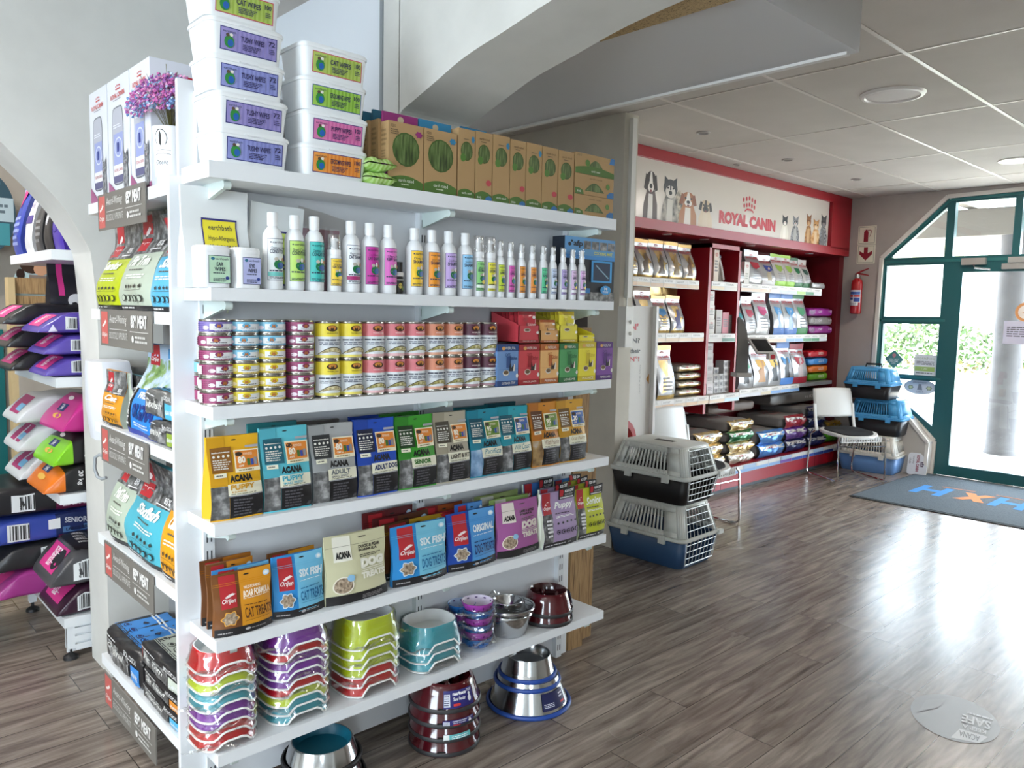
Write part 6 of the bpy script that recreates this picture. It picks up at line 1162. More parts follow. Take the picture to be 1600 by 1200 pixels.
pxa(1256, 1269, 334, noisy('somali', ['#6a4426', '#a8733c', '#c99a5c'], 40, .6), '#9a6434', '#8a562c', '#c9a06c', '#c9a06c', '#221812', 'cat'); pxa(1278, 1293, 335, TABBY, '#4c4d50', '#3c3d40', '#77787a', '#8a8b8c', '#141416', 'cat'); pxa(1266, 1282, 342, GING, '#cf9a5c', '#bf8444', '#e3c49a', '#e8d2b0', '#3a2818', 'cat')
mb = MB(); lx0, lx1 = XS(1123), XS(1211); LS = lambda u, v: (lx0+u*(lx1-lx0), 3.6112, v)
zt = ZA(336, (lx0+lx1)/2, 3.612); mb.art(lambda u, v: (lx0+u*(lx1-lx0), 3.6116, SZ0+.052+v*.105), [('t', 'ROYAL CANIN', 0, 0, 1, 1, '#bf2230', 3)], dens=1)
cxm = XS(1169)
mb.art(lambda u, v: (cxm+(u-.5)*.24, 3.6116, SZ0+.175+v*.17), [('e', .12+.19*k, .74-.06*abs(k-2), .055, .12, '#bf2230') for k in range(5)] + [('e', .16+.17*k, .42-.045*abs(k-2), .055, .11, '#bf2230') for k in range(5)] + [('p', [(.2, .1), (.35, .22), (.65, .22), (.8, .1), (.8, .02), (.65, .13), (.35, .13), (.2, .02)], '#bf2230')], dens=1); mb.build('logo', brd)
# puck lights under the fascia
for x in (5.1, 5.62, 6.35, 7.45):
    mb = MB(); mb.lathe([(.035, 2.10), (.04, 2.105)], M('#d8d0cc', .3, .4), 20, (x, 3.72)); mb.build('puck_light', ru)
# tower in the middle
TX0, TX1 = 5.555, 6.04
mb = MB()
for a, b in (((TX0, 3.62, .66), (TX0+.035, 4.06, 2.065)), ((TX1-.035, 3.62, .66), (TX1, 4.06, 2.065)), ((TX0, 3.62, 2.03), (TX1, 4.06, 2.065))): mb.box(a, b, RED)
mb.build('tower_frame', ru)
PEACH = M('#d9bfa0', .5); PAPER = M('#d8d6d2', .5); PB_ = M('#a8c0dc', .5)
def rshelf(x0, x1, z, cols_, Y=3.62, deep=.42, h=.068):
    mb = MB(); mb.box((x0, Y+.012, z-.025), (x1, Y+deep, z), M('#c4bfb8', .5)); s_ = mb.build('shelf', ru)
    mb = MB(); mb.box((x0, Y, z-h), (x1, Y+.012, z+.002), M('#c9c6c2', .4))
    n = max(2, int((x1-x0)/.16)); S = lambda u, v: (x0+u*(x1-x0), Y, z-h+v*h); it = []
    for k in range(n):
        c = cols_[k % len(cols_)] if len(cols_) <= 3 else cols_[min(len(cols_)-1, int(k/n*len(cols_)))]
        it += [('r', k/n+.01/n, .06, (k+.98)/n, .46, c), ('r', k/n+.01/n, .52, (k+.98)/n, .94, '#d6d2cc' if k % 2 else '#dfdcd8'), ('l', (k+.1)/n, .6, (k+.8)/n, .86, '#8a8680', 2)]
    mb.art(S, it, dens=1); mb.build('price_strip', s_)
rshelf(4.3, 5.42, 1.752, ['#d9bfa0', '#cfae8e']); rshelf(4.3, 5.52, 1.333, ['#d9bfa0', '#dfc8ae']); rshelf(4.3, 5.60, .815, ['#d9b490', '#d9bfa0'], Y=3.6)
rshelf(5.60, 6.0, 1.757, ['#dcc9a8', '#cfcac2']); rshelf(5.59, 6.0, 1.325, ['#d6d2cc', '#1f6a4a']); rshelf(5.60, 6.06, .815, ['#d9c2aa', '#bcd4e6'], Y=3.59)
rshelf(6.06, 7.55, 1.758, ['#d9bfa8', '#d9bfa8', '#d0ccc8', '#b8bcd0', '#9acc50', '#2a7c48', '#d0cfd0']); rshelf(6.06, 7.72, 1.31, ['#c8c4c0', '#d9bfa8', '#d9bfa8', '#7ea4d0', '#2a7c48', '#c6c8cc']); rshelf(6.08, 7.16, .835, ['#d0d0d4', '#cfc4a8', '#7fa8d8', '#7fa8d8'], Y=3.6)
mb = MB(); mb.box((7.16, 3.62, .80), (7.9, 4.0, .835), M('#8a8c90', .4)); mb.build('shelf', ru)
# plinth
mb = MB(); mb.box((XL, 3.50, .0), (8.0, 4.08, .045), M('#4c565c', .5)); mb.build('kick_plate', ru)
mb = MB(); mb.box((XL, 3.46, .04), (8.0, 4.08, .205), RED)
for x in (5.62, 7.28): mb.box((x-.002, 3.4585, .04), (x+.002, 3.461, .15), M('#5a0c14', .5))
mb.build('plinth', ru)
mb = MB(); mb.box((5.3, 3.448, .148), (7.85, 3.46, .212), M('#c6c8cc', .4)); S = lambda u, v: (5.3+2.55*u, 3.448, .148+.064*v)
cl_ = ['#d9bfa0', '#d9bfa0', '#8fb4e0', '#8fb4e0', '#8fb4e0', '#8fb4e0', '#6c3fa0', '#2f4fa8', '#2f4fa8', '#27408c', '#27408c', '#b8bcc4']
mb.art(S, [('r', k/12+.001, .04, (k+1)/12-.001, .46, c) for k, c in enumerate(cl_)] + [('r', k/12+.002, .52, (k+1)/12-.004, .96, '#dcdad6' if k % 3 else '#a8c0dc') for k in range(12)], dens=1); mb.build('price_strip', ru)

# ---- stock on the red unit
SILV = M('#c6c6c8', .25, .55)
def crownart(u, v, s=1.): return [('e', u+(k-2)*.05*s, v+.02*s*(1-abs(k-2)/3), .016*s, .018*s, '#b8262f') for k in range(5)]+[('r', u-.1*s, v-.025*s, u+.1*s, v-.015*s, '#b8262f')]
def rc(pl, pr, pt, z, label, badge=None, topc=None, botc=None, body=None, shape=None, X=None, Y=3.66, d=.15, seed=0, lean=0., gold=False):
    xl, xr = XA(pl, Y, z), XA(pr, Y, z); w = (xr-xl)*.97; h = ZA(pt, (xl+xr)/2, Y+.05)-z
    it = []
    if gold: it += [('p', [(.22, .72), (.75, .72), (.92, .4), (.9, .06), (.1, .06), (.3, .35)], noisy('gold_foil', ['#8a6a30', '#d8b878', '#f0dcae'], 10, .25, .6)), ('r', 0, 0, 1, .07, M('#c8a864', .25, .6))]
    it += crownart(.5, .86) + [('t', 'ROYAL CANIN', .1, .755, .9, .815, '#b8262f', 2), ('r', .04, .73, .96, .738, '#b8262f')]
    if badge: it += [('p', [(.22, .66), (.8, .64), (.86, .52), (.5, .44), (.3, .5)], badge)]
    if shape: it += [('p', [(.25, .12), (.3, .4), (.45, .46), (.55, .62), (.68, .64), (.7, .52), (.62, .4), (.66, .12)], shape)]
    else: it += [('l', .28, .14, .8, .42, '#8f8f94', 4)]
    if botc: it.append(('r', 0, 0, 1, .16, botc))
    if topc or gold: it.append(('r', 0, .91, 1, 1, topc or M('#b08a4a', .3, .5)))
    return bag('pet_food_bag', label, 'pet food bag', ((xl+xr)/2, Y+d/2, z), w, h, d, None, it, mat=M('#a9a9aa', .3, .55) if not body else M(body, .3), side='#8a8a8c', group='upright bags on the red unit', seed=seed+int(pl), tuck=.8, lean=lean)
zL1, zL2, zL3 = 1.754, 1.335, .817
for i, (a, b, t_, l, s_) in enumerate(((984, 998, 372, 'silver and gold bag half hidden by the pier', None), (998, 1022, 373, 'silver and gold bag with dark dog, second from the pier', '#5a4a3c'), (1022, 1046, 375, 'silver and gold bag with dark dog, third from the pier', '#5a4a3c'), (1046, 1068, 378, 'silver and gold bag with tan figure, fourth from the pier', '#8a744c'), (1068, 1089, 382, 'silver and gold bag with brown dog, last on the upper left shelf', '#6a4a30'))):
    rc(a, b, t_, zL1, l, None, None, None, None, s_, gold=True, Y=3.65)
for a, b, t_, l, s_, bd in ((975, 998, 455, 'silver bag on the second left shelf, half hidden by the pier', None, None), (998, 1025, 448, 'silver bag with brown top on the second left shelf', None, None), (1026, 1048, 462, 'silver bag with large blue badge on the second left shelf', None, '#2f7ab0'), (1049, 1071, 462, 'silver bag with gold foil top, last on the second left shelf', '#5a5a8a', None)):
    rc(a, b, t_, zL2, l, bd, '#8a6230' if a == 998 else None, None, None, s_, gold=True, Y=3.65)
for i, (a, b) in enumerate(((1027, 1048), (1048, 1071))):
    xl, xr = XA(a, 3.78, zL2), XA(b, 3.78, zL2); bag('pet_food_bag', 'crumpled gold bag behind the %s silver bag' % ('blue-badged' if i == 0 else 'last'), 'pet food bag', ((xl+xr)/2, 3.88, zL2), xr-xl, .37 + .02*i, .1, '#c8a864', [], seed=5+i, mat=M('#c8aa6c', .25, .6), group='upright bags on the red unit', wob=3)
rc(1028, 1056, 540, zL3, 'tall silver and gold bag alone at the front of the third left shelf', gold=True, Y=3.64)
GOLD = noisy('gold_foil', ['#8a6a30', '#d8b878', '#f0dcae'], 10, .25, .6)
def flat(px0, px1, z, h, col, label, Y=3.68, W=.30, grp='lying bags on the red unit', art=(), metal=0., seed=0, L=None, rot=0, flap=.0, sq=5):
    xl, xr = XA(px0, Y-W/2, z), XA(px1, Y-W/2, z)
    return sack('pet_food_bag', label, ((xl+xr)/2, Y, z), xr-xl, W, h, col, art, (), rot=rot, group=grp, seed=seed, flap=flap, sq=sq, metal=metal)
for i, l in enumerate(('lowest', 'second', 'third', 'topmost')):
    flat(1059, 1097, zL3+.001+.066*i, .064, M('#b8b4ac', .25, .5), '%s of four crumpled silver-gold bags lying on the third left shelf' % l, Y=3.80, seed=70+i, W=.3, sq=3.2, art=[('r', .05, 0, 1, .45, GOLD), ('p', [(.2, .9), (.8, .85), (.9, .5), (.25, .5)], '#d8d4cc'), ('l', .3, .55, .7, .8, '#b8262f', 1)])
zR1, zR2, zR3 = 1.76, 1.312, .837
R1 = [(1152, 1165, 395, 'silver bag at the start of the upper right shelf, half hidden by the tower', None, None, None, None), (1171, 1193, 391, 'silver bag with crimson badge on the upper right shelf', '#a81f34', None, None, None), (1192, 1213, 399, 'silver bag with navy badge on the upper right shelf', '#2a3f8c', None, '#dadade', '#b0a48a'), (1211, 1229, 397, 'white bag with lime top and lime base next to the navy-badged one', '#8fae4a', '#9ac83c', '#8fc832', None), (1228, 1243, 399, 'second white bag with lime top and lime base', '#8fae4a', '#9ac83c', '#8fc832', None), (1242, 1255, 403, 'white bag with dark green base next to the lime pair', '#1f6a44', '#1c5a34', '#1c6a3c', None), (1255, 1268, 406, 'white bag with dark green base, last on the upper right shelf', '#2a4a40', None, '#1c6a3c', None)]
for a, b, t_, l, bd, tc, bc, sh_ in R1: rc(a, b, t_, zR1, l, bd, tc, bc, '#b4b2b0' if a > 1205 else None, sh_, Y=3.65)
xl = XA(1167, 3.64, zR1); carton('small_box', 'small white box on the upper right shelf beside the tower', 'product box', (xl, 3.67, zR1), .085, .19, .05, '#d9d6d0', crownart(.5, .8, 2)+[('l', .2, .2, .8, .5, '#7a8a70', 3)])
xl = XA(1278, 3.66, zR1); flat(1269, 1289, zR1+.001, .06, M('#8c8a88', .35, .2), 'small grey pouch lying at the end of the upper right shelf', seed=80, W=.12)
R2 = [(1153, 1165, 470, 'silver bag with teal badge beside the tower, middle right shelf', '#2a8a94', None, None, None), (1165, 1183, 463, 'silver bag with crimson badge and creased silver top', '#b0304c', None, None, None), (1182, 1204, 456, 'tall silver bag with magenta badge on the middle right shelf', '#b8286c', None, None, None), (1209, 1226, 457, 'silver bag with blue top and base, first of the blue pair', '#2f86c0', '#4a7cc4', '#3a6cb4', '#9ab4d4'), (1226, 1246, 458, 'silver bag with blue top and base, second of the blue pair', '#2f86c0', '#4a7cc4', '#3a6cb4', '#9ab4d4'), (1245, 1263, 458, 'silver bag with green top and base on the middle right shelf', '#3a8a5c', '#1f7a3c', '#1c7a3c', None)]
for a, b, t_, l, bd, tc, bc, sh_ in R2:
    o = rc(a, b, t_, zR2, l, bd, None, bc, None, sh_, Y=3.65)
    if tc: sticker(o, [('r', .0, .86, 1, 1, tc)], 'coloured_top')
for i, (c, l) in enumerate((('#8c2282', 'magenta bag lying at the bottom of the small pile by the side panel'), ('#8a8684', 'grey bag lying between two magenta bags'), ('#94268a', 'magenta bag lying on top of the grey one'))):
    flat(1265, 1300, zR2+.002+.088*i, .086, c, l, Y=3.75, W=.2, seed=83+i, art=[('t', 'CAT', .35, .4, .5, .65, '#e6dce4', 1), ('t', '10', .82, .45, .95, .75, '#e6dce4', 1), ('e', .12, .5, .1, .4, '#5c1458' if i != 1 else '#5c5a58')])
R3 = [(1155, 1178, 545, 'silver bag with green flash and dark dog on the lower right shelf', '#4aa474', '#1c1c1e'), (1178, 1203, 540, 'silver bag with amber flash and tan dog on the lower right shelf', '#d8a41f', '#c08a4c'), (1201, 1221, 540, 'silver bag with yellow flash and black dog on the lower right shelf', '#e0b83c', '#1c1c1e'), (1220, 1240, 535, 'silver bag with blue top and base and black cat', '#3a8ac8', '#161a1e'), (1240, 1262, 537, 'silver bag with red top and base, last upright on the lower right shelf', '#b02434', '#b8a8a8')]
for a, b, t_, l, bd, sh_ in R3:
    o = rc(a, b, t_, zR3, l, bd, None, {1220: '#4f86d0', 1240: '#a01c30'}.get(a), None, sh_, Y=3.64, seed=9)
    if a >= 1220: sticker(o, [('r', .0, .86, 1, 1, {1220: '#4a7cc4', 1240: '#a01c30'}[a])], 'coloured_top')
for i, (c, l) in enumerate((('#5f9e22', 'green bag lying lowest beside the red side panel'), ('#d8701c', 'orange bag lying on the green one'), ('#3084cc', 'blue bag lying between orange and red ones'), ('#b81c28', 'red bag lying on top of the bright pile by the side panel'))):
    flat(1264, 1293, zR3+.002+.078*i, .076, c, l, Y=3.78, W=.2, seed=90+i, art=[('t', 'ADULT', .45, .35, .75, .6, '#ece6e0', 1), ('e', .14, .5, .1, .4, M(c, .3)), ('l', .45, .65, .8, .8, '#ece6e0', 1)])
# tower contents
def tb(px0, px1, z, h, d, c, label, art=(), Y=3.66, cat='product box'):
    xl, xr = XA(px0, Y, z), XA(px1, Y, z); return carton('product_box', label, cat, ((xl+xr)/2, Y+d/2, z), xr-xl, h, d, c, list(art)+[('l', .15, .3, .85, .7, '#6a6468', 4)], group='small boxes in the red tower')
tb(1114.5, 1122, 1.76, .262, .06, '#cfc0ae', 'tall peach-white box in the upper tower compartment', crownart(.5, .85, 2))
hb2 = thing('brush_display', (5.815, 3.74, 1.76), 'grey rounded display with dark brush in the upper tower compartment', 'display')
mb = MB(); pr = [(-.12, 0), (.12, 0), (.11, .08), (.06, .15), (-.02, .18), (-.12, .18)]; mb.loft([[(x, -.02, zz) for x, zz in pr], [(x, .04, zz) for x, zz in pr]], M('#8a837c', .5), sm=False); mb.build('stand', hb2)
mb = MB(); mb.tube([(-.03, -.05, .2), (.03, -.05, .12), (.07, -.05, .02)], [.02, .014, .012], M('#c9c2c0', .4)); mb.sphere((-.03, -.05, .21), (.045, .02, .025), M('#23304c', .5)); mb.build('brush', hb2)
for i in range(3): tb(1106, 1116, 1.327+.118*i, .117, .06, '#d6d2cc', 'white carton, %s of three stacked in the middle tower compartment' % ('lowest', 'middle', 'topmost')[i], crownart(.5, .75, 2))
for i, (a, b, c, l) in enumerate(((1118, 1127, '#a8a29c', 'grey sloping leaflet holder in the middle compartment'), (1128, 1138, '#b8606c', 'pink and dark pouch box in the middle compartment'), (1137.5, 1144.5, '#5c5654', 'dark stack of tins carton in the middle compartment'))): tb(a, b, 1.327, .2-.02*i, .08, c, l)
for i in range(5): tb(1104-.6*(i % 2), 1114, .818+.086*i, .085, .08, '#c9c6c4' if i % 2 else '#d0cccc', 'small white-labelled carton, %s in the tall stack beside the tower frame' % ORD[4-i])
for j, (a, b, n) in enumerate(((1115, 1122.5, 4), (1123, 1130, 3), (1130.5, 1137.5, 5), (1138, 1144.5, 5))):
    for i in range(n): tb(a, b, .818+.055*i, .054, .08, '#b4b0ae', 'small grey tin carton, %s in the %s short stack of the tower' % (ORD[n-1-i], NTH[j]), [('r', 0, .8, 1, 1, '#d8d6d4'), ('e', .5, .4, .2, .25, '#4a4446')])
# sacks on the plinth, from the pier towards the window
zP = .207
def big(px0, px1, z, h, col, label, Y0=3.515, D=.48, front=(), seed=0, band='#d9d6d2', cap=None, capc=None):
    """full sack lying with its gathered mouth to the aisle"""
    Y = Y0; xl, xr = XA(px0, Y, z), XA(px1, Y, z); W = xr-xl
    o = sack('pet_food_sack', label, ((xl+xr)/2, Y+D/2+.03, z), D, W, h, M('#8d8a88', .4), (), [('l', .3, .2, .9, .8, '#a8706c', 4)], rot=pi/2, cat='sack of pet food', group='sacks on the red plinth', seed=seed, flap=0, endcol=None, sq=6)
    mb = MB(); c = M(col, .28, .35 if capc is None else 0.) if isinstance(col, str) else col; rg = random.Random(seed); p = rg.random()*6
    # coloured end with a folded, crinkled mouth
    def E(u, v):
        prof = sin(pi*min(1, max(0, v)))**.5
        x = -.03-D/2+.03 - .055*prof*(1-.3*abs(2*u-1)**3) - .022*(1-abs(2*v-1.1))*0 + .010*sin(9*u+p)*sin(5*v+p)+.006*sin(21*u+7*v)
        return (x, (u-.5)*W*(.99-.05*prof), h*v)
    # in sack space the mouth faces local -X and the world turns it towards the aisle
    mb.grid(lambda u, v: E(1-u, v), 14, 10, c)
    mb.art(lambda u, v: E(1-u, v), [('p', [(.05, .62), (.95, .58), (.98, .86), (.02, .9)], M(band, .25, .35 if capc is None else 0)), ('l', .25, .66, .75, .82, '#a8343c' if capc is None else '#5a4a5c', 1)]+list(front), k0=4)
    if capc: pass
    c_ = mb.build('folded_mouth', o); return o
GF = noisy('gold_foil', ['#8a6a30', '#d8b878', '#f0dcae'], 10, .25, .6)
for i, l in enumerate(('gold-mouthed sack lowest in the first pile on the plinth', 'gold-mouthed sack in the middle of the first pile', 'gold-mouthed sack on top of the first pile')): big(1090-2*i, 1130-2*i, zP+.085*i*1.25, .108, GF, l, seed=i+100)
for i, (c, l) in enumerate(((M('#cfc8ba', .22, .6), 'silver-mouthed sack lowest in the second pile on the plinth'), (GF, 'gold-mouthed sack second up in the second pile'), ('#1f6a3a', 'dark green-mouthed sack third up in the second pile'), (GF, 'gold-mouthed sack on top of the second pile'))): big(1137+i*.5, 1176, zP+.095*i, .097, c, l, seed=i+110)
for i, (c, l) in enumerate((('#4f86c8', 'sky blue-mouthed sack low in the third pile'), ('#4f86c8', 'sky blue-mouthed sack in the third pile, on the low one'))): big(1184, 1224, zP+.12*i, .125, c, l, seed=i+120)
for i, (c, l) in enumerate((('#232a5c', 'navy sack with white band lowest in the fourth pile'), ('#5c2f86', 'purple sack with white band in the middle of the fourth pile'), ('#8c1626', 'crimson sack with white band on top of the fourth pile'))): big(1226, 1258, zP+.115*i, .118, c, l, seed=i+130, capc=1, Y0=3.52)
for i, l in enumerate(('navy sack with pale band at the bottom of the last pile', 'navy sack with pale band second up in the last pile', 'navy sack with pale band third up in the last pile', 'navy sack with pale band fourth up in the last pile')): big(1261, 1288, zP+.10*i, .102, '#20285c', l, seed=i+140, capc=1, Y0=3.54)
big(1287, 1308, zP, .11, '#3f8a1f', 'green sack on the plinth beside the far chair', seed=150, capc=1, Y0=3.56, D=.45, band='#4f9a2a')
big(1290, 1312, zP+.112, .10, '#a8862c', 'mustard sack lying above the green one behind the far chair', seed=151, capc=1, Y0=3.58, D=.45, band='#b8942f')
flat(1205, 1285, zP+.42, .13, M('#6a6866', .45), 'big grey 10 kg sack lying under the lower right shelf', Y=3.86, W=.36, seed=152, art=[('t', '10 KG', .62, .35, .8, .6, '#b8b6b4', 1), ('e', .9, .5, .05, .25, '#2c2a2a')])
flat(1108, 1178, zP+.40, .10, M('#7a6a60', .5), 'brownish sack lying flat behind the first piles', Y=3.88, W=.24, seed=153)
# ---- tablet kiosk in front of the unit
kx = XA(1165, 3.50, 1.1)
kk = thing('tablet_kiosk', (kx, 3.46, 0), 'grey information kiosk with tilted tablet in front of the red tower', 'kiosk', None, -.62)
pr = [(-.12, 1.0), (-.12, 1.28), (-.125, 1.46), (-.115, 1.47), (-.08, 1.44), (-.045, 1.36), (-.025, 1.25), (-.02, 1.1), (-.02, 1.0)]
mb = MB(); mb.loft([[(x, -.012, zz) for x, zz in pr], [(x, .012, zz) for x, zz in pr]], M('#6f6e6c', .4), sm=False); mb.build('fin', kk)
mb = MB(); mb.box((-.13, -.05, .965), (.0, .08, 1.0), M('#b4b3b0', .4)); mb.build('tray', kk)
mb = MB(); q = [(-.045, -.035, 1.30), (.12, -.035, 1.30), (.185, -.095, 1.175), (.02, -.095, 1.175)]
mb.loft([q, [(x, y+.02, z_-.012) for x, y, z_ in q]], M('#c6c6c4', .35), sm=False); A_, B_, D_ = Vector(q[3]), Vector(q[2])-Vector(q[3]), Vector(q[0])-Vector(q[3])
mb.art(lambda u, v: A_+B_*u+D_*v, [('r', .08, .1, .92, .9, M('#17181c', .15))], dens=1, k0=1, eps=.0012); mb.build('tablet', kk)
mb = MB(); mb.box((.12, -.10, 1.12), (.19, -.05, 1.17), M('#d0ccc8', .4)); mb.art(lambda u, v: (.12+.07*u, -.10, 1.12+.05*v), [('e', .5, .5, .3, .4, '#b8303c')], dens=1); mb.build('scanner', kk)
# ---- white cardboard display stand beside the pier
dx, dy = 0, 3.25
cdp = thing('cardboard_display', (0, 0, 0), 'white cardboard display stand with red lettering beside the pier', 'display stand')
x0_, x1_ = 3.965, XA(1016, dy, 1.0); x2_ = XA(1029, dy-.05, 1.0); zT = ZA(477, x0_, dy)
mb = MB(); mb.box((x0_, dy, .30), (x1_, dy+.17, zT), M('#cfcdc9', .5))
S = lambda u, v: (x0_+u*(x1_-x0_), dy, .30+v*(zT-.30))
mb.art(S, [('t', "N'", .34, .87, .58, .905, '#b8242c', 2), ('t', 'N?', .40, .80, .64, .828, '#2a2a2c', 2), ('t', 'their', .36, .745, .66, .77, '#2a2a2c', 1), ('t', 'N°!', .36, .70, .64, .728, '#b8242c', 1), ('p', [(.86, .60), (.95, .63), (.95, .57)], '#b07a1c'), ('v', 'scan the code', .66, .52, .69, .68, '#8a8a88', 0)], dens=1)
mb.build('tall_panel', cdp)
mb = MB(); mb.box((x1_+.002, dy-.03, .3), (x2_, dy+.15, zT), M('#d9d8d6', .3)); mb.art(lambda u, v: (x1_+.002+u*(x2_-x1_-.002), dy-.03, .3+v*(zT-.3)), [('r', .5, .0, .62, 1, '#c9b0a8'), ('p', [(.0, .1), (.5, .35), (.9, .2), (.9, .0), (0, 0)], '#c9c9cf'), ('p', [(.55, .12), (.95, .24), (.95, .10)], '#c89a3c')], dens=1); mb.build('side_wing', cdp)
mb = MB(); mb.box((x0_-.05, dy-.02, .0), (x1_, dy+.17, .30), M('#8c8c8e', .5)); mb.build('base', cdp)
mb = MB(); pts = [(x0_+.02+.13*cos(a), dy-.07, .62+.17*sin(a)) for a in [pi*k/10 for k in range(11)]]
mb.loft([[Vector(p)+Vector((0, dz, 0)) for p in pts]+[(p[0]*.0+x0_+.02+(p[0]-x0_-.02)*.75, p[1]+dz, .62+(p[2]-.62)*.75) for p in pts[::-1]] for dz in (0, .06)], M('#a81c24', .4), sm=False); tag(mb.build('toy_arch'), 'red curved arch piece leaning against the cardboard stand', 'display piece')
mb = MB(); mb.loft([[(x0_+.06+.05*cos(a), dy-.09, .50+.06*sin(a)) for a in [k*pi/3 for k in range(6)]], [(x0_+.06+.05*cos(a), dy-.02, .50+.06*sin(a)) for a in [k*pi/3 for k in range(6)]]], M('#b8842c', .5), sm=False); tag(mb.build('toy_block'), 'small orange block below the red arch piece', 'display piece')
# ------------------------------------------------------------------ pet carriers
def carrier(loc, rot, w, l, h, topc, basec, label, door=True, handle=False, endslots=False, grp=None):
    t = thing('pet_carrier', loc, label, 'pet carrier', grp, rot); tm, bm_ = M(topc, .4), M(basec, .4)
    hr = h*.47
    mb = MB(); n = 5
    def open_end(rings):      # keeps the -Y end open where the door hangs
        return rings
    R0 = rrect(w*.80, l*.84, .04, 0, n); R1 = rrect(w*.84, l*.88, .045, .012, n); R2 = rrect(w*.97, l*.98, .045, hr, n)
    K = len(R0)
    def skip_loft(rings, m):
        b = len(mb.v)
        for r in rings: mb.v += [Vector(p) for p in r]
        for j in range(len(rings)-1):
            for i in range(K):
                i2 = (i+1) % K; p, q = rings[j][i], rings[j][i2]
                if door and p[1] < 0 and q[1] < 0 and abs(p[0]-q[0]) > w*.3 and j > 0: continue
                mb.face((b+j*K+i, b+j*K+i2, b+(j+1)*K+i2, b+(j+1)*K+i), m, True)
        mb.face([b+i for i in range(K)][::-1], m)
    skip_loft([R0, R1, R2], bm_); o = mb.build('base_tray', t); sm = o.modifiers.new('shell', 'SOLIDIFY'); sm.thickness = .004
    # upper half with ventilation slots
    mb = MB(); wb, lb, wt, lt = w*.96, l*.97, w*.74, l*.80; z0_, z1_ = hr+.004, h*.97; cr_ = .035
    def side(P, slots, u0=.12, u1=.80, v0=.22, v1=.82):
        xs = [0]+([u0+(u1-u0)*k/(2*slots-1) for k in range(2*slots)] if slots else [])+[1]; vs = [0, v0, v1, 1]
        for j in range(3):
            for i in range(len(xs)-1):
                if slots and j == 1 and 1 <= i <= 2*slots-1 and i % 2 == 1: continue
                mb.poly([P(xs[i], vs[j]), P(xs[i+1], vs[j]), P(xs[i+1], vs[j+1]), P(xs[i], vs[j+1])], tm)
    def mixp(a, b, k): return tuple(a[i]+(b[i]-a[i])*k for i in range(3))
    def quad(a, b, c_, d_): return lambda u, v: mixp(mixp(a, b, u), mixp(d_, c_, u), v)
    q = cr_
    L_ = lambda s: quad((s*wb/2, lb/2-q, z0_) if s < 0 else (s*wb/2, -lb/2+q, z0_), (s*wb/2, -lb/2+q, z0_) if s < 0 else (s*wb/2, lb/2-q, z0_), (s*wt/2, -lt/2+q, z1_) if s < 0 else (s*wt/2, lt/2-q, z1_), (s*wt/2, lt/2-q, z1_) if s < 0 else (s*wt/2, -lt/2+q, z1_))
    side(L_(-1), 13, .10, .80); side(L_(1), 13, .20, .90)
    side(quad((wb/2-q, lb/2, z0_), (-wb/2+q, lb/2, z0_), (-wt/2+q, lt/2, z1_), (wt/2-q, lt/2, z1_)), 7, .15, .85)
    if not door: side(quad((-wb/2+q, -lb/2, z0_), (wb/2-q, -lb/2, z0_), (wt/2-q, -lt/2, z1_), (-wt/2+q, -lt/2, z1_)), 7 if endslots else 0, .2, .8)
    else:       # frame round the door
        P = quad((-wb/2+q, -lb/2, z0_), (wb/2-q, -lb/2, z0_), (wt/2-q, -lt/2, z1_), (-wt/2+q, -lt/2, z1_))
        for a, b in ((0, .08), (.92, 1)): mb.poly([P(a, 0), P(b, 0), P(b, 1), P(a, 1)], tm)
        mb.poly([P(.08, .93), P(.92, .93), P(.92, 1), P(.08, 1)], tm)
    for sx, sy in ((1, -1), (1, 1), (-1, 1), (-1, -1)):       # rounded corner posts
        for k in range(4):
            a0, a1 = pi/2*k/4, pi/2*(k+1)/4
            def cp(a, ww, ll, z_): return (sx*(ww/2-q+q*cos(a)), sy*(ll/2-q+q*sin(a)), z_)
            f = [cp(a0, wb, lb, z0_), cp(a1, wb, lb, z0_), cp(a1, wt, lt, z1_), cp(a0, wt, lt, z1_)]
            mb.poly(f if sx*sy > 0 else f[::-1], tm, True)
    top = [rrect(wt, lt, q, z1_, 4), rrect(wt*.985, lt*.99, q*.95, z1_+h*.012, 4), rrect(wt*.93, lt*.95, q*.9, h, 4)]
    mb.loft(top, tm, False, True)
    mb.loft([rrect(w*.99, l*.995, .045, hr-.008, 4), rrect(w*1.0, l, .045, hr, 4), rrect(w*1.0, l, .045, hr+.014, 4), rrect(wb, lb, .04, hr+.016, 4)], tm, False, False)
    o = mb.build('top_shell', t); sm = o.modifiers.new('shell', 'SOLIDIFY'); sm.thickness = .004
    mb = MB(); mb.box((-.022, -.065, h-.001), (.022, .065, h+.0012), M('#121212', .5)); mb.build('handle_recess', t)
    for s in (-1, 1):
        for y in (-.25, .22):
            mb = MB(); mb.box((s*w*.505-.008, y*l-.022, hr-.03), (s*w*.505+.008, y*l+.022, hr+.018), tm); mb.build('side_clip', t)
    if door:
        mb = MB(); WM = M('#c9cdcc', .3, .3)
        def dp(u, z_):    # door plane: leans out to the rim, then in
            yy = -l*.49-.004; yy += (abs(z_-hr)/h)*.16*l*(1. if z_ > hr else .55)
            ww = w*(.80+.1*(z_/hr) if z_ < hr else .90-.24*(z_-hr)/(h-hr))
            return ((u-.5)*ww*.86, yy, z_)
        zs = [.03+(h*.93-.03)*k/8 for k in range(9)]
        for k in range(9):
            u = k/8; mb.tube([dp(u, .03), dp(u, hr), dp(u, h*.93)], .0022 if 0 < k < 8 else .0035, WM, 6)
        for z_ in zs: mb.tube([dp(0, z_), dp(1, z_)], .0022 if z_ not in (zs[0], zs[-1]) else .0035, WM, 6)
        mb.build('wire_door', t)
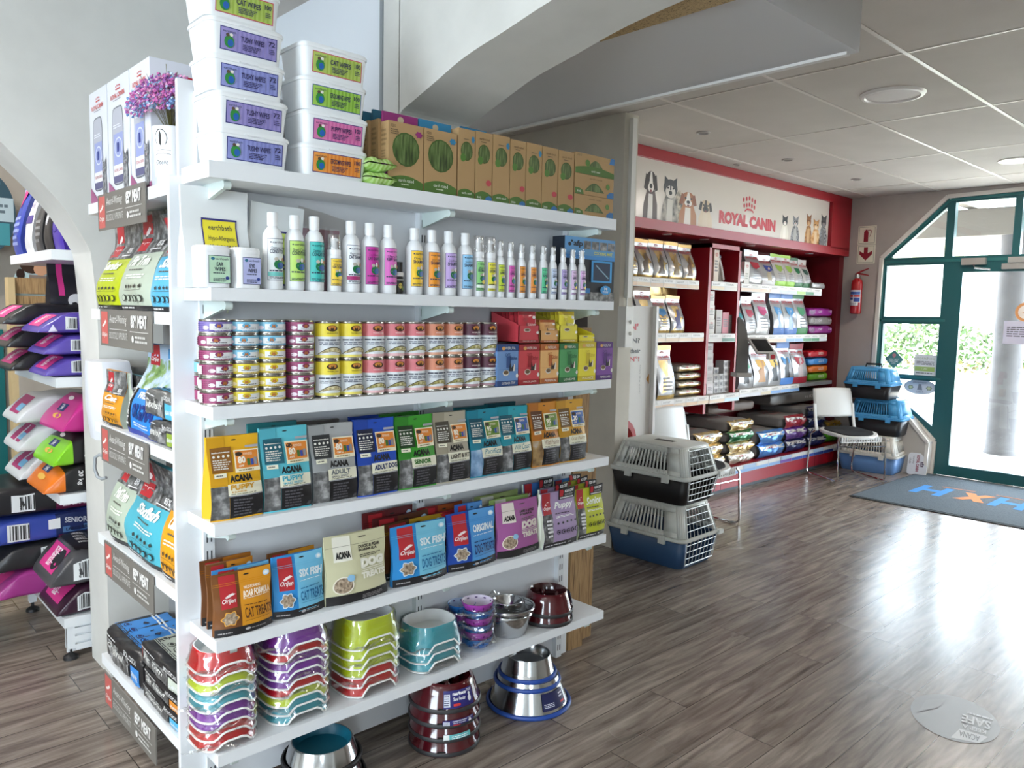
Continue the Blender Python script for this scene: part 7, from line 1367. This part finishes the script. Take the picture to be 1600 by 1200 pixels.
        mb = MB(); mb.box((w*.40, -l*.52, hr-.012), (w*.52, -l*.475, hr+.012), tm); mb.build('door_latch', t)
    if handle:
        mb = MB(); mb.tube([(0, -.075, h), (0, -.07, h+.03), (0, .07, h+.03), (0, .075, h)], .009, M('#161616', .5), 8); mb.build('carry_handle', t)
    return t
p1, p2, p3 = onfloor(1055, 897), onfloor(953, 866), onfloor(1110, 871)
cx, cy = 3.905, 2.80
carrier((cx, cy, .001), .03, .42, .575, .375, '#d0d2cc', '#2b4a6e', 'grey and dark blue carrier at the bottom, in front of the pier', grp=None)
carrier((cx-.0, cy+.0, .377), .05, .405, .56, .34, '#d8dcd8', '#131214', 'grey and black carrier stacked on the dark blue one by the pier')
q1, q2, q3 = onfloor(1398, 745), onfloor(1312, 733), onfloor(1425, 738)
d = (q2-q1).normalized(); ang = atan2(d.y, d.x)-pi/2
mx = 7.77; my = 3.11
carrier((mx, my, .001), ang*.6, .42, .56, .36, '#d2d0c8', '#5f87bb', 'white-topped carrier with light blue base at the bottom by the window', door=False, endslots=True)
carrier((mx+.05, my-.03, .363), ang*.6, .40, .52, .345, '#4a9ed6', '#17161a', 'sky blue and black carrier in the middle of the window stack', door=False)
carrier((mx-.03, my+.03, .71), ang*.6-.04, .36, .45, .30, '#4a9ed6', '#17161a', 'sky blue and black carrier with black handle on top by the window', door=False, handle=True)
wl = onfloor(1424, 741); rs = math.radians(100)
mb = MB(); o_ = rrect(.17, .21, .03, 0, 5); PT = lambda x, y: (7.87+.0+(y+.15)*.12*0, 0, 0)
ux, uy = Vector((.15, -.95, .0)).normalized(), Vector((.16, .0, .98)).normalized(); nb = uy.cross(ux); O = Vector((7.83, 2.81, .002))
S = lambda u, v: O+ux*(.17*u)+uy*(.21*v)
mb.loft([[O+ux*(x+.085)+uy*(y+.105)+nb*.004 for x, y, _ in o_], [O+ux*(x+.085)+uy*(y+.105) for x, y, _ in o_]], M('#d6d8de', .4), sm=False)
mb.art(S, [('v', 'ROYAL CANIN', .44, .16, .60, .90, '#8c2040', 2), ('e', .76, .58, .07, .03, '#4a2c4c'), ('e', .78, .50, .07, .03, '#4a2c4c'), ('e', .76, .42, .07, .03, '#4a2c4c'), ('r', .66, .38, .69, .62, '#4a2c4c'), ('v', 'loyalty', .24, .5, .34, .85, '#55505c', 0), ('v', 'club', .08, .5, .18, .75, '#55505c', 0)], dens=1, k0=1)
tag(mb.build('leaning_sign'), 'small white sign leaning sideways against the low wall by the carriers', 'sign')

# ------------------------------------------------------------------ chairs
def chair(loc, rot, label):
    t = thing('visitor_chair', loc, label, 'chair', 'white plastic visitor chairs', rot); WP = M('#d9dbd9', .38)
    mb = MB(); n = 24
    def seat(u, v): x = (u-.5)*2; return None
    ring = lambda k, dz, y0=0: [(.235*k*math.copysign(abs(cos(a))**.65, cos(a)), y0+.225*k*math.copysign(abs(sin(a))**.65, sin(a)), .455+dz-.035*max(0, -(sin(a))-.3)*k+.015*max(0, sin(a))) for a in [2*pi*i/36 for i in range(36)]]
    mb.loft([ring(.90, -.03), ring(.98, -.024), ring(1.0, -.008), ring(.98, .004), ring(.86, .004)], WP, True, True); mb.build('seat', t)
    mb = MB(); mb.loft([ring(.85, .003), ring(.83, .014), ring(.6, .018), ring(.2, .016)], M('#1b1a1c', .9), True, True); mb.build('seat_pad', t)
    mb = MB()
    for k in range(17):       # ribs under the seat front
        u = -0.2+.4*k/16; mb.box((u-.006, -.21, .385), (u+.006, -.195, .432), WP)
    mb.box((-.21, -.21, .378), (.21, -.19, .388), WP); mb.build('ribbed_apron', t)
    mb = MB()
    def bk(u, v):
        x = (u-.5)*2; wd = .215*(1-.10*max(0, v-.55)**1.5*2-.05*(1-v)); return (x*wd, .235+.07*v-.035*(1-x*x)*.9+.02*v*v*0, .575+.285*v-.012*x*x*(v > .9))
    mb.grid(bk, 14, 12, WP); o = mb.build('backrest', t); s_ = o.modifiers.new('shell', 'SOLIDIFY'); s_.thickness = .012
    for s in (-1, 1):
        mb = MB(); mb.loft([rrect(.03, .018, .006, zz, 2, s*.205, yy) for zz, yy in ((.44, .20), (.50, .22), (.60, .245), (.7, .262))], WP); mb.build('back_support', t)
    for s in (-1, 1):
        x = s*.245
        mb = MB(); pts = [(x*.9, .20, .44), (x, .235, .40), (x, .27, .05), (x, .26, .018), (x, .24, .011), (x, -.20, .011), (x, -.225, .018), (x, -.235, .04), (x, -.215, .40), (x*.92, -.20, .43)]
        mb.tube(pts, .0085, CHROME, 8); mb.build('sled_leg', t)
        for y in (-.16, .20):
            mb = MB(); mb.box((x-.011, y-.014, .0005), (x+.011, y+.014, .014), M('#c4c6c6', .5)); mb.build('glide', t)
    t.scale = (1, .92, .95)
    mb = MB(); mb.tube([(-.245, -.222, .345), (.245, -.222, .345)], .006, CHROME, 8); mb.build('front_crossbar', t)
    return t
f1, f2, r1, r2 = onfloor(1324, 755), onfloor(1391, 754), onfloor(1268, 738), onfloor(1336, 735)
mid = (f1+f2+r1+r2)/4; hd = (f1+f2-r1-r2).normalized()
chair((mid.x-.06, mid.y+.02, 0), atan2(hd.y, hd.x)+pi/2, 'white chair with black seat pad between the red unit and the window carriers')
e_ = onfloor(1150, 821); chair((4.68, 3.09, 0), -.04, 'white chair with black seat pad standing behind the grey carriers')

# ------------------------------------------------------------------ outdoors
GR = noisy('pale_paving', ['#aaa69f', '#b8b4ac'], 1.5, .8)
mb = MB(); mb.box((XW+.12, -30, -.1), (60, 40, -.012), GR); struct(mb.build('ground'))
mb = MB(); mb.box((XW+.12, -4, -.012), (9.9, 7, -.004), noisy('porch_tile', ['#b9b6b2', '#c6c3bf'], 2, .25)); struct(mb.build('path'))
COLM = noisy('porch_plaster', ['#5c5b5c', '#6c6b6c'], 5, .8, bump=.3)
cc = onfloor(1562, 708); r_ = .15
mb = MB(); mb.lathe([(.165, -.004), (.16, .03), (r_, .05), (r_*.97, 2.45)], COLM, 28, (cc.x, cc.y)); struct(mb.build('porch_column'))
mb = MB(); mb.box((cc.x-.16, -4, 2.42), (cc.x+.16, 7, 2.72), M('#7c766e', .7)); struct(mb.build('porch_beam'))
mb = MB(); RW = M('#8f887c', .7)
for k in range(9): mb.box((XW+.13, -2+1.0*k, 2.74), (cc.x+.3, -1.9+1.0*k, 2.90), RW)
for k in range(4): mb.box((XW+.3+.45*k, -4, 2.90), (XW+.36+.45*k, 7, 2.95), RW)
mb.box((XW+.13, -4, 3.06), (cc.x+.5, 7, 3.09), M('#9a9691', .8)); struct(mb.build('porch_roof'))
bl = thing('far_shop', (0, 0, 0), 'pale shop building with striped awnings across the yard', 'building')
mb = MB(); mb.box((33, -2, 0), (36, 40, 5.2), M('#dcdad4', .8)); mb.build('facade', bl)
for k in range(6):
    mb = MB(); y = 2+2.6*k
    mb.loft([[(32.9, y, 4.6), (31.6, y+.2, 3.6), (31.6, y+2.0, 3.6), (32.9, y+1.8, 4.6)], [(32.9, y, 4.63), (31.6, y+.2, 3.63), (31.6, y+2.0, 3.63), (32.9, y+1.8, 4.63)]], M('#3c3a20' if k % 2 else '#5a552c', .8), sm=False); mb.build('awning', bl)
# clipped hedge across the yard
LEAF = [M('#24361c', .7), M('#34482a', .7), M('#465a34', .7), M('#54462c', .7)]
rg = random.Random(5); mb = MB()
for k in range(11000):
    y = -6+26*rg.random(); zz = 1.55*rg.random()**.8; x = 24+.7*rg.random()
    if zz > 1.3+.2*sin(y*1.7): continue
    p = Vector((x, y, zz)); s_ = .05+.045*rg.random(); a = rg.random()*6.28; b_ = rg.random()*2-1
    d1 = Vector((cos(a)*.4, sin(a), b_)).normalized()*s_; d2 = d1.cross(Vector((1, .3, rg.random()-.5))).normalized()*s_*.55
    n_ = len(mb.v); mb.v += [p-d1, p+d2, p+d1, p-d2]; mb.face((n_, n_+1, n_+2, n_+3), LEAF[3] if zz < .3 and rg.random() < .6 else rg.choice(LEAF[:3]))
h_ = mb.build('hedge_foliage'); tag(h_, 'leafy green hedge across the sunlit yard', 'hedge', kind='stuff')
mb = MB(); mb.box((21.5, -6, -.012), (25.5, 20, .0), M('#7f9a52', .9)); struct(mb.build('lawn'))

# ------------------------------------------------------------------ light
w = bpy.data.worlds.new('World'); bpy.context.scene.world = w; w.use_nodes = True
bg = w.node_tree.nodes['Background']; bg.inputs[0].default_value = (.76, .89, 1.0, 1); bg.inputs[1].default_value = 15
def sun(d, e, col):
    L_ = bpy.data.lights.new('sunlight', 'SUN'); L_.energy = e; L_.color = col; L_.angle = .01
    o = bpy.data.objects.new('sunlight', L_); C.objects.link(o); o.rotation_euler = Vector(d).to_track_quat('-Z', 'Y').to_euler()
sun((.35, -.55, -1), 40, (1, .96, .88))
def area(name, loc, d, sx, sy, e, col, portal=False):
    L_ = bpy.data.lights.new(name, 'AREA'); L_.shape = 'RECTANGLE'; L_.size = sx; L_.size_y = sy; L_.energy = e; L_.color = col
    o = bpy.data.objects.new(name, L_); C.objects.link(o); o.location = loc; o.rotation_euler = Vector(d).to_track_quat('-Z', 'Y').to_euler()
    if portal: L_.cycles.is_portal = True
    return o
def lamp(loc, e, r=.1, col=(1, .9, .8)):
    L_ = bpy.data.lights.new('ceiling_lamp_or_fill', 'AREA'); L_.shape = 'DISK'; L_.size = r*2; L_.energy = e; L_.color = col
    o = bpy.data.objects.new('ceiling_lamp_or_fill', L_); C.objects.link(o); o.location = loc; return o
lamp((6.86, 1.82, ZC-.02), 18, .12); lamp((4.4, -.4, ZC-.02), 14, .12); lamp((7.0, -.6, ZC-.02), 14, .12)  # the lit ceiling light by the door, then two unseen fill lamps added
lamp((-.9, .4, ZC-.02), 10, .3, (1, .97, .93)); lamp((-1.2, 2.2, ZC-.02), 34, .3, (1, .97, .93)); lamp((.2, 4.3, ZC-.02), 22, .3, (1, .97, .93))  # unseen fill lamps added to brighten the left side and beyond the arch
# portals in the window openings
area('portal', (-3.21, .55, 1.55), (1, 0, 0), 1.5, 2.1, 1, (1, 1, 1), True)
for xa, xb in ((-2.2, -1.4),): area('portal', ((xa+xb)/2, -3.21, 1.5), (0, 1, 0), xb-xa, 1.6, 1, (1, 1, 1), True)
area('portal', (XW+.1, 1.6, 1.3), (-1, 0, 0), 2.6, 3.3, 1, (1, 1, 1), True)

# ------------------------------------------------------------------ camera and view
cd = bpy.data.cameras.new('camera'); co = bpy.data.objects.new('camera', cd); C.objects.link(co)
m = Matrix((CR, CU, -CF)).transposed().to_4x4(); m.translation = (0, 0, H); co.matrix_world = m
cd.sensor_width = 36; cd.lens = F/1600*36; cd.clip_start = .02; cd.clip_end = 300
sc = bpy.context.scene; sc.camera = co
vs_ = sc.view_settings; vs_.view_transform = 'Standard'; vs_.look = 'None'; vs_.gamma = 1; vs_.exposure = .38; vs_.use_curve_mapping = False
sc.cycles.use_denoising = True; sc.cycles.max_bounces = 8; sc.cycles.transparent_max_bounces = 24; sc.cycles.sample_clamp_indirect = 8
